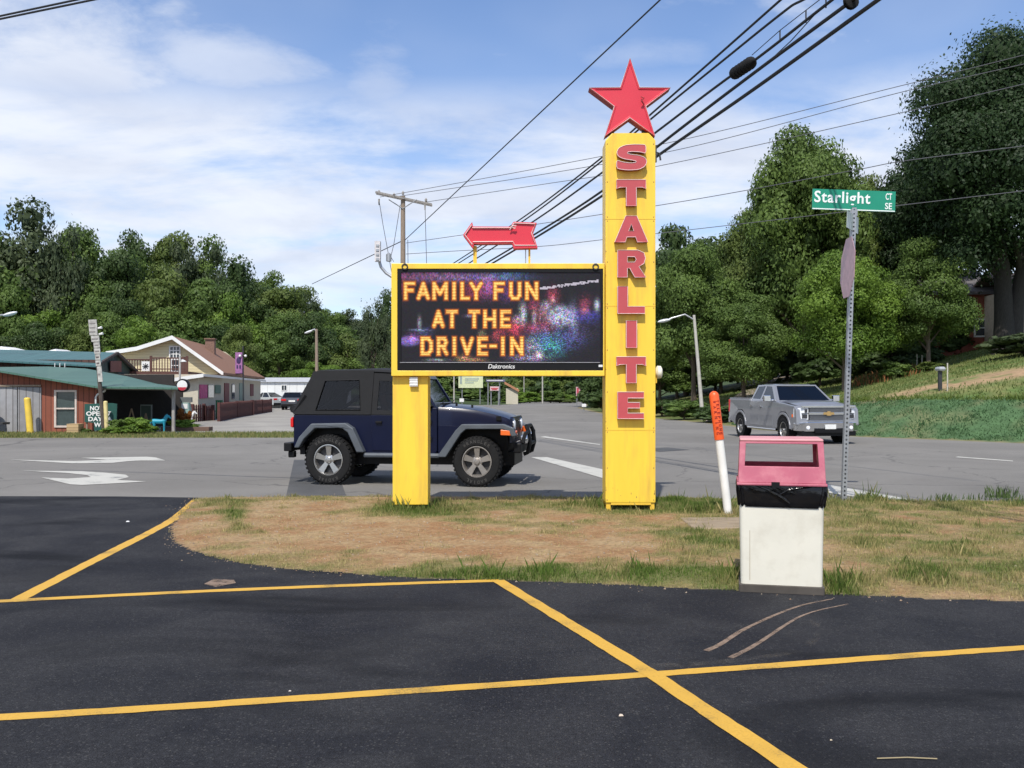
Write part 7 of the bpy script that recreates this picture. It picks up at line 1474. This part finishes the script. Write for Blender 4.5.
for px0, px1, py0, py1 in ((282,286.5,385.5,390),(254,258,384.5,393.5)):
    x0, x1 = at(px0,0,YT).x-(xa+xb)/2, at(px1,0,YT).x-(xa+xb)/2; z0, z1 = at(0,py1,YT).z, at(0,py0,YT).z; m = MB(); m.box((x0-.06,-.05,z0-.06),(x1+.06,-.001,z1+.06)); w_ = m.build('window', M_['white'], t); m = MB(); m.box((x0,-.07,z0),((x0+x1)/2-.03,-.051,z1)); m.box(((x0+x1)/2+.03,-.07,z0),(x1,-.051,z1)); m.build('pane', M_pane, w_)

# ---------------------------------------------------------------- far centre
def board(name, px0, px1, py0, py1, Y, mt, label, legs, ground_py=None, lines=(), lm=None, legr=.07, cat='sign'):
    X = at((px0+px1)/2,0,Y).x; t = empty(name, (X, Y, hz(X,Y)), 0, 1, label, cat); o1 = Vector(t.location); a, b = at(px0,py1,Y)-o1, at(px1,py0,Y)-o1
    m = MB(); m.box((a.x,-.1,a.z),(b.x,.1,b.z)); p_ = m.build('panel', mt, t, bevel=0.02)
    for (l0,l1,lt0,lt1) in lines: m = MB(); c_, d_ = at(l0,lt1,Y)-o1, at(l1,lt0,Y)-o1; m.box((c_.x,-.12,c_.z),(d_.x,-.101,d_.z)); m.build('printed_line', lm, p_)
    for l in legs: m = MB(); c_ = at(l,0,Y)-o1; m.tube([(c_.x,.12,0),(c_.x,.12,a.z+.2)],legr,8); m.build('leg', M_['metal'], t)
    return t
grp = mat('grey print', (0.30,0.36,0.34), 0.7)
board('billboard', 458.5,483,374.5,388, 108, mat('pale cream panel', (0.62,0.66,0.42), 0.6), 'pale cream-green billboard seen under the message board', (462,480), lines=((465,479,378.3,379.3),(465,478,380.3,381.2),(465,474,382.3,383.2),(460,462,376,384)), lm=grp)
board('shop_sign', 486,505,379.5,381.8, 104, mat('dark header panel', (0.13,0.12,0.20), 0.6), 'dark narrow header sign on two posts right of the cream billboard', (488,499.5), lines=((487,503,380.2,380.9),), lm=M_['white'])
board('shop_sign', 490,499,386.5,390.8, 103, mat('red and white panel', (0.60,0.42,0.42), 0.6), 'small pale red sign hanging below the dark header sign', (491,498.5), lines=((491,498,388,388.8),(492,497,389.2,389.9)), lm=mat('red print', (0.5,0.03,0.04), 0.6))
X = at(494,0,103).x
for px, py0, Y, r, lab in ((454,372,100,.08,'thin pale pole left of the cream billboard under the message board'),(542.5,360,120,.09,'tall thin pale pole in the middle of the gap under the message board'),(524,360,125,.06,'thinner pole left of the middle pole under the message board')):
    p = at(px, 0, Y); z0 = hz(p.x, Y); m = MB(); m.tube([(0,0,0),(0,0,at(0,py0,Y).z-z0)],r,8); o = m.build('far_pole', mat('pale far pole', (0.42,0.40,0.36), 0.8), smooth=True); o.location = (p.x,Y,z0); tag(o, lab, 'pole')
Y = 112; X = at(512,0,Y).x; t = empty('orange_roofed_shed', (X,Y,0), 0, 1, 'small shed with an orange-brown sloping roof among far bushes', 'shed'); o1 = Vector(t.location)
m = MB(); a, b = at(506,400,Y)-o1, at(518,388,Y)-o1; m.box((a.x,0,0),(b.x,4,b.z)); m.build('wall', cream2, t)
m = MB(); slab(m, [at(504.5,381.5,Y)-o1+Vector((0,-.3,0)), at(519,389.5,Y)-o1+Vector((0,-.3,0)), at(519,389.5,Y)-o1+Vector((0,4.3,0)), at(504.5,381.5,Y)-o1+Vector((0,4.3,0))], .3); m.build('roof', mat('orange brown roof', (0.40,0.19,0.10), 0.8), t)
Y = 150; X = at(556,0,Y).x; t = empty('pale_long_building', (X,Y,0), 0, 1, 'long low cream building half hidden by bushes beyond the road', 'building'); o1 = Vector(t.location); m = MB(); a, b = at(527,402,Y)-o1, at(580,387.5,Y)-o1; m.box((a.x,0,0),(b.x,5,b.z)); m.build('wall', cream2, t); m = MB(); m.box((a.x-.2,-.2,b.z),(b.x+.2,5.2,b.z+.2)); m.build('roof', mat('grey flat roof', (0.4,0.38,0.34), 0.8), t)
t = board('banner', 576,580.5,387,396, 100, mat('pink white banner', (0.62,0.35,0.40), 0.6), 'small red and white upright banner near the road bend', (577,), lines=((577,578.5,388,394),), lm=mat('banner red', (0.5,0.03,0.06), 0.6), cat='banner', legr=.04)
board('notice', 581.8,586.2,404,407, 70, M_['white'], 'small white notice on a short stake at the road edge left of the pylon', (584,), legr=.03)
board('notice', 459.5,464,398.5,402, 95, M_['white'], 'tiny white notice in the far verge behind the jeep windscreen', (461.5,), legr=.03)
bi = 0
for (cx, base, h_px, w_px, mk_, lab) in ((492,404,13,16,'dark','round dark shrub below the small red sign'),(509,402.5,12,14,'mid','shrub in front of the orange-roofed shed'),(470,401,11,30,'mid','low hedge-like shrub under the cream billboard'),(530,402,12,26,'light','light shrub left of the tall thin pole'),(551,402,13,22,'mid','shrub right of the tall thin pole hiding the cream building'),(570,402.3,9,12,'light','small shrub before the right end of the long cream building'),(447,403,12,18,'olive','olive shrub behind the jeep bonnet'),(520,403,5,40,'light','low strip of greenery along the far road edge'),(560,402.5,5,34,'olive','low olive strip of weeds at the far road bend'),(594,408,27,26,'dark','dark tall shrub at the road bend left of the pylon'),(604,412,24,28,'dark','dark shrub hugging the left side of the pylon at the far road edge'),(438,400,20,26,'mid','shrub behind the jeep windscreen')):
    Y = min(K/(base-HOR), 122); X = (cx-512)/FPX*Y; bush('roadside_shrub', (X, Y+1, hz(X,Y+1)), h_px/FPX*Y*1.1, w_px/FPX*Y, mk_, lab)
for (cx, base, h_px, w_px, mk_, lab) in ((672,421,24,40,'mid','bush at the road edge beside the street lamp foot'),(708,424,20,44,'dark','dark bush at the road edge behind the orange marker post'),(650,418,20,40,'dark','dark bush just right of the pylon at the road edge'),(735,420,14,30,'olive','olive bush left of the silver pickup')):
    Y = K/(base-HOR)-0.0; X = (cx-512)/FPX*Y+1; bush('roadside_shrub', (X, Y+2, hz(X,Y+2)), h_px/FPX*Y, w_px/FPX*Y, mk_, lab)
p = gp(440, 408); 
# ---------------------------------------------------------------- right hillside
Y = 62; X = at(972,0,Y).x; zb_ = hz(X,Y)-.5; bh = empty('brick_house', (X,Y,zb_), R(-8), 1, 'red brick house with white windows half hidden behind the dark trees', 'house')
bm_, bt_, bp_ = nodes('red brick'); bn_ = bt_.nodes.new('ShaderNodeTexBrick'); bn_.inputs['Scale'].default_value = 4.5; bn_.inputs['Color1'].default_value = (0.33,0.075,0.045,1); bn_.inputs['Color2'].default_value = (0.26,0.06,0.04,1); bn_.inputs['Mortar'].default_value = (0.32,0.24,0.2,1); bn_.inputs['Mortar Size'].default_value = 0.012
bc_ = bt_.nodes.new('ShaderNodeTexCoord'); bmm = bt_.nodes.new('ShaderNodeMapping'); bmm.inputs['Rotation'].default_value = (R(90),0,0); bt_.links.new(bc_.outputs['Object'], bmm.inputs[0]); bt_.links.new(bmm.outputs[0], bn_.inputs[0]); bt_.links.new(bn_.outputs[0], bp_.inputs[0]); bp_.inputs['Roughness'].default_value = 0.9
ztop = at(0,292,Y).z-zb_; m = MB(); m.box((-2.6,0,0),(1.3,9,ztop)); m.build('wall', bm_, bh)
m = MB(); slab(m, [(-3,-.4,ztop),(1.7,-.4,ztop),(1.7,4.5,ztop+2),(-3,4.5,ztop+2)],.2); slab(m, [(-3,9.4,ztop),(1.7,9.4,ztop),(1.7,4.51,ztop+2),(-3,4.51,ztop+2)],.2); m.build('roof', mat('grey shingles', (0.12,0.11,0.11), 0.9), bh)
for px, py in ((965,306),(980,328)):
    c_ = Vector((at(px,py,Y).x-X, 0, at(px,py,Y).z-zb_)); m = MB(); m.prism([[(c_.x-.42,c_.z-.6),(c_.x+.42,c_.z-.6),(c_.x+.42,c_.z+.6),(c_.x-.42,c_.z+.6)],[(c_.x-.32,c_.z-.5),(c_.x+.32,c_.z-.5),(c_.x+.32,c_.z+.5),(c_.x-.32,c_.z+.5)]], lambda a, b: (a,-.08,b), lambda a, b: (a,-.002,b)); m.box((c_.x-.32,-.07,c_.z-.03),(c_.x+.32,-.02,c_.z+.03)); w_ = m.build('window', M_['white'], bh); m = MB(); m.box((c_.x-.32,-.019,c_.z-.5),(c_.x+.32,-.003,c_.z+.5)); m.build('pane', M_pane, w_)
Y = 58; X = at(1034,0,Y).x; zb_ = hz(X,Y)-.3; t = empty('beige_house', (X,Y,zb_), 0, 1, 'beige sided house corner at the right edge behind the big trunk', 'house'); z1_ = at(0,290,Y).z-zb_; m = MB(); m.box((-1.1,0,0),(4,6,z1_)); m.build('wall', mat('beige siding', (0.45,0.38,0.28), 0.8), t); m = MB(); slab(m, [(-1.5,-.4,z1_),(4.4,-.4,z1_),(4.4,3,z1_+1.4),(-1.5,3,z1_+1.4)],.15); slab(m, [(-1.5,6.4,z1_),(4.4,6.4,z1_),(4.4,3.01,z1_+1.4),(-1.5,3.01,z1_+1.4)],.15); m.build('roof', mat('brown roof', (0.14,0.10,0.08), 0.9), t)
# the huge tree's trunk shows in front
p = tp(1005, 352, 28); t = empty('forked_tree', (p.x, p.y, p.z-.1), 0, 1, 'thick twin-stemmed grey trunk standing on the lawn near the right edge', 'tree')
m = MB(); m.tube([(0,0,-.2),(0,0,.3),(-.05,0,2),(-.15,0,4.5),(-.6,0.1,8),(-.8,0,11)],[.85,.62,.5,.42,.3,.15],14); m.tube([(.45,0,-.2),(.5,0,.5),(.62,0,2.5),(1.0,0,5),(1.8,0,8),(2.2,0.2,11)],[.6,.45,.4,.33,.22,.1],12); m.tube([(-.1,0,4),(-1.6,.2,5.6),(-3.4,.4,6.8)],[.2,.13,.04],8); m.tube([(.9,0,4.4),(.2,-.6,6.2),(-.8,-1.4,8.2)],[.18,.12,.04],8); m.build('trunk', mat('grey bark', (0.045,0.040,0.036), 0.95, var=0.3, scale=8, stretch=(5,5,.7), bump=0.6, bscale=18), t, smooth=True)
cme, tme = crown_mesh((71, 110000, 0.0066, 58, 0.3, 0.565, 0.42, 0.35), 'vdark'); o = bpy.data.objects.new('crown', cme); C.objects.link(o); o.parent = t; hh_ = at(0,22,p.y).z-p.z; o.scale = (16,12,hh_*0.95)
# juniper mound, garden bits
p = tp(1018, 357, 28); bush('juniper_mound', (p.x+.6,p.y+.5,p.z), 1.3, 3.6, 'grey', 'spreading blue-green juniper mound on the lawn at the right edge')
for cx, py, h, w, mk_, lab in ((895,379,1.1,1.6,'mid','bushy shrub on the slope left of the mailbox post'),(879,375,.9,1.4,'grey','grey-green shrub left of the slope shrub by the mailbox'),(910,343,2.2,3.0,'grey','pale grey-green shrub in the shade below the dark trees'),(968,341,1.8,2.6,'dark','dark shrub in front of the brick house'),(942,352,1.6,2.4,'dark','dark shrub in the shade left of the brick house'),(930,371,.6,1.2,'olive','small olive shrub behind the mailbox post')):
    p = tp(cx, py, 24); bush('hillside_shrub', p, h, w, mk_, lab)
p = tp(940, 391, 24); t = empty('mailbox', p, 0, 1, 'grey mailbox on a dark post on the lawn above the bank', 'mailbox'); k = p.y/FPX
m = MB(); m.box((-.06,-.06,-.1),(.06,.06,22*k)); m.build('post', M_['dmetal'], t); m = MB(); m.box((-.1,-.2,19.5*k),(.16,.3,24*k)); m.build('box', mat('mailbox grey', (0.35,0.37,0.39), 0.5), t, bevel=0.08)
m = None
for cx, py, hpx, lab in ((947.5,391,28,'thin white stake right of the mailbox post'),(917,372,18,'first pale stake in the garden bed left of the mailbox'),(922,371,16,'second pale stake in the garden bed left of the mailbox')):
    p = tp(cx, py, 24); m = MB(); m.tube([(0,0,-.05),(0,0,hpx*p.y/FPX)],.025,6); o = m.build('stake', mat('pale stake', (0.5,0.47,0.4), 0.8)); o.location = p; tag(o, lab, 'stake')
# strip of orange day lilies on the slope
fx_, fy_, fz_ = [], [], []
rs3 = np.random.RandomState(5)
for i in range(900):
    u = rs3.uniform(); p = tp(862+u*50+rs3.normal()*1.0, 384-u*11+rs3.normal()*1.2, 30) if i < 140 else None
    if p is not None: base_ = (p.x,p.y,p.z); fx_.append(base_)
fx_ = np.array(fx_); rep = fx_[rs3.randint(0,len(fx_),5000)]+rs3.normal(size=(5000,3))*np.array([.28,.28,0]); 
o = blades('day_lilies', rep[:,0], rep[:,1], hgt(rep[:,0],rep[:,1]), rs3.uniform(.2,.5,5000), rep[:,0]*0+.05, mixc(A(0.12,0.16,0.05), A(0.42,0.17,0.07), (rs3.uniform(0,1,5000) > .62).astype(float)), rs3, .5); tag(o, 'strip of orange day lilies across the slope behind the pickup', 'flowers', kind='stuff')
# small litter on the lot
for cx, cy, s, lab, cl in ((128,521.5,.02,'white scrap of paper on the black lot inside the curved yellow line',(0.7,0.7,0.7)),(621,715,.012,'tiny pale pebble on the black lot below the crossing yellow lines',(0.6,0.5,0.4)),(831,739.5,.006,'tiny tan pebble on the black lot right of the diagonal line',(0.5,0.42,0.3)),(290,690.5,.007,'small pale pebble beside the front yellow line',(0.55,0.5,0.45))):
    p = gp(cx, cy, .01); m = MB(); m.loft([[(-s,-s*.7,0),(s,-s*.5,0),(s*.8,s*.7,0),(-s*.6,s*.8,0)],[(-s*.7,-s*.4,s*.5),(s*.6,-s*.3,s*.6),(s*.5,s*.5,s*.5),(-s*.5,s*.4,s*.6)]]); o = m.build('litter', mat('litter', cl, .8)); o.location = (p.x,p.y,.007); tag(o, lab, 'litter')
p = gp(908, 761.5); m = MB(); m.tube([(-.13,0,.006),(0,.006,.008),(.12,-.004,.006)],.003,5); o = m.build('twig', mat('dry straw', (0.32,0.26,0.15), .8)); o.location = (p.x,p.y,.007); tag(o, 'dry straw twig lying on the black lot near the bottom edge', 'twig')
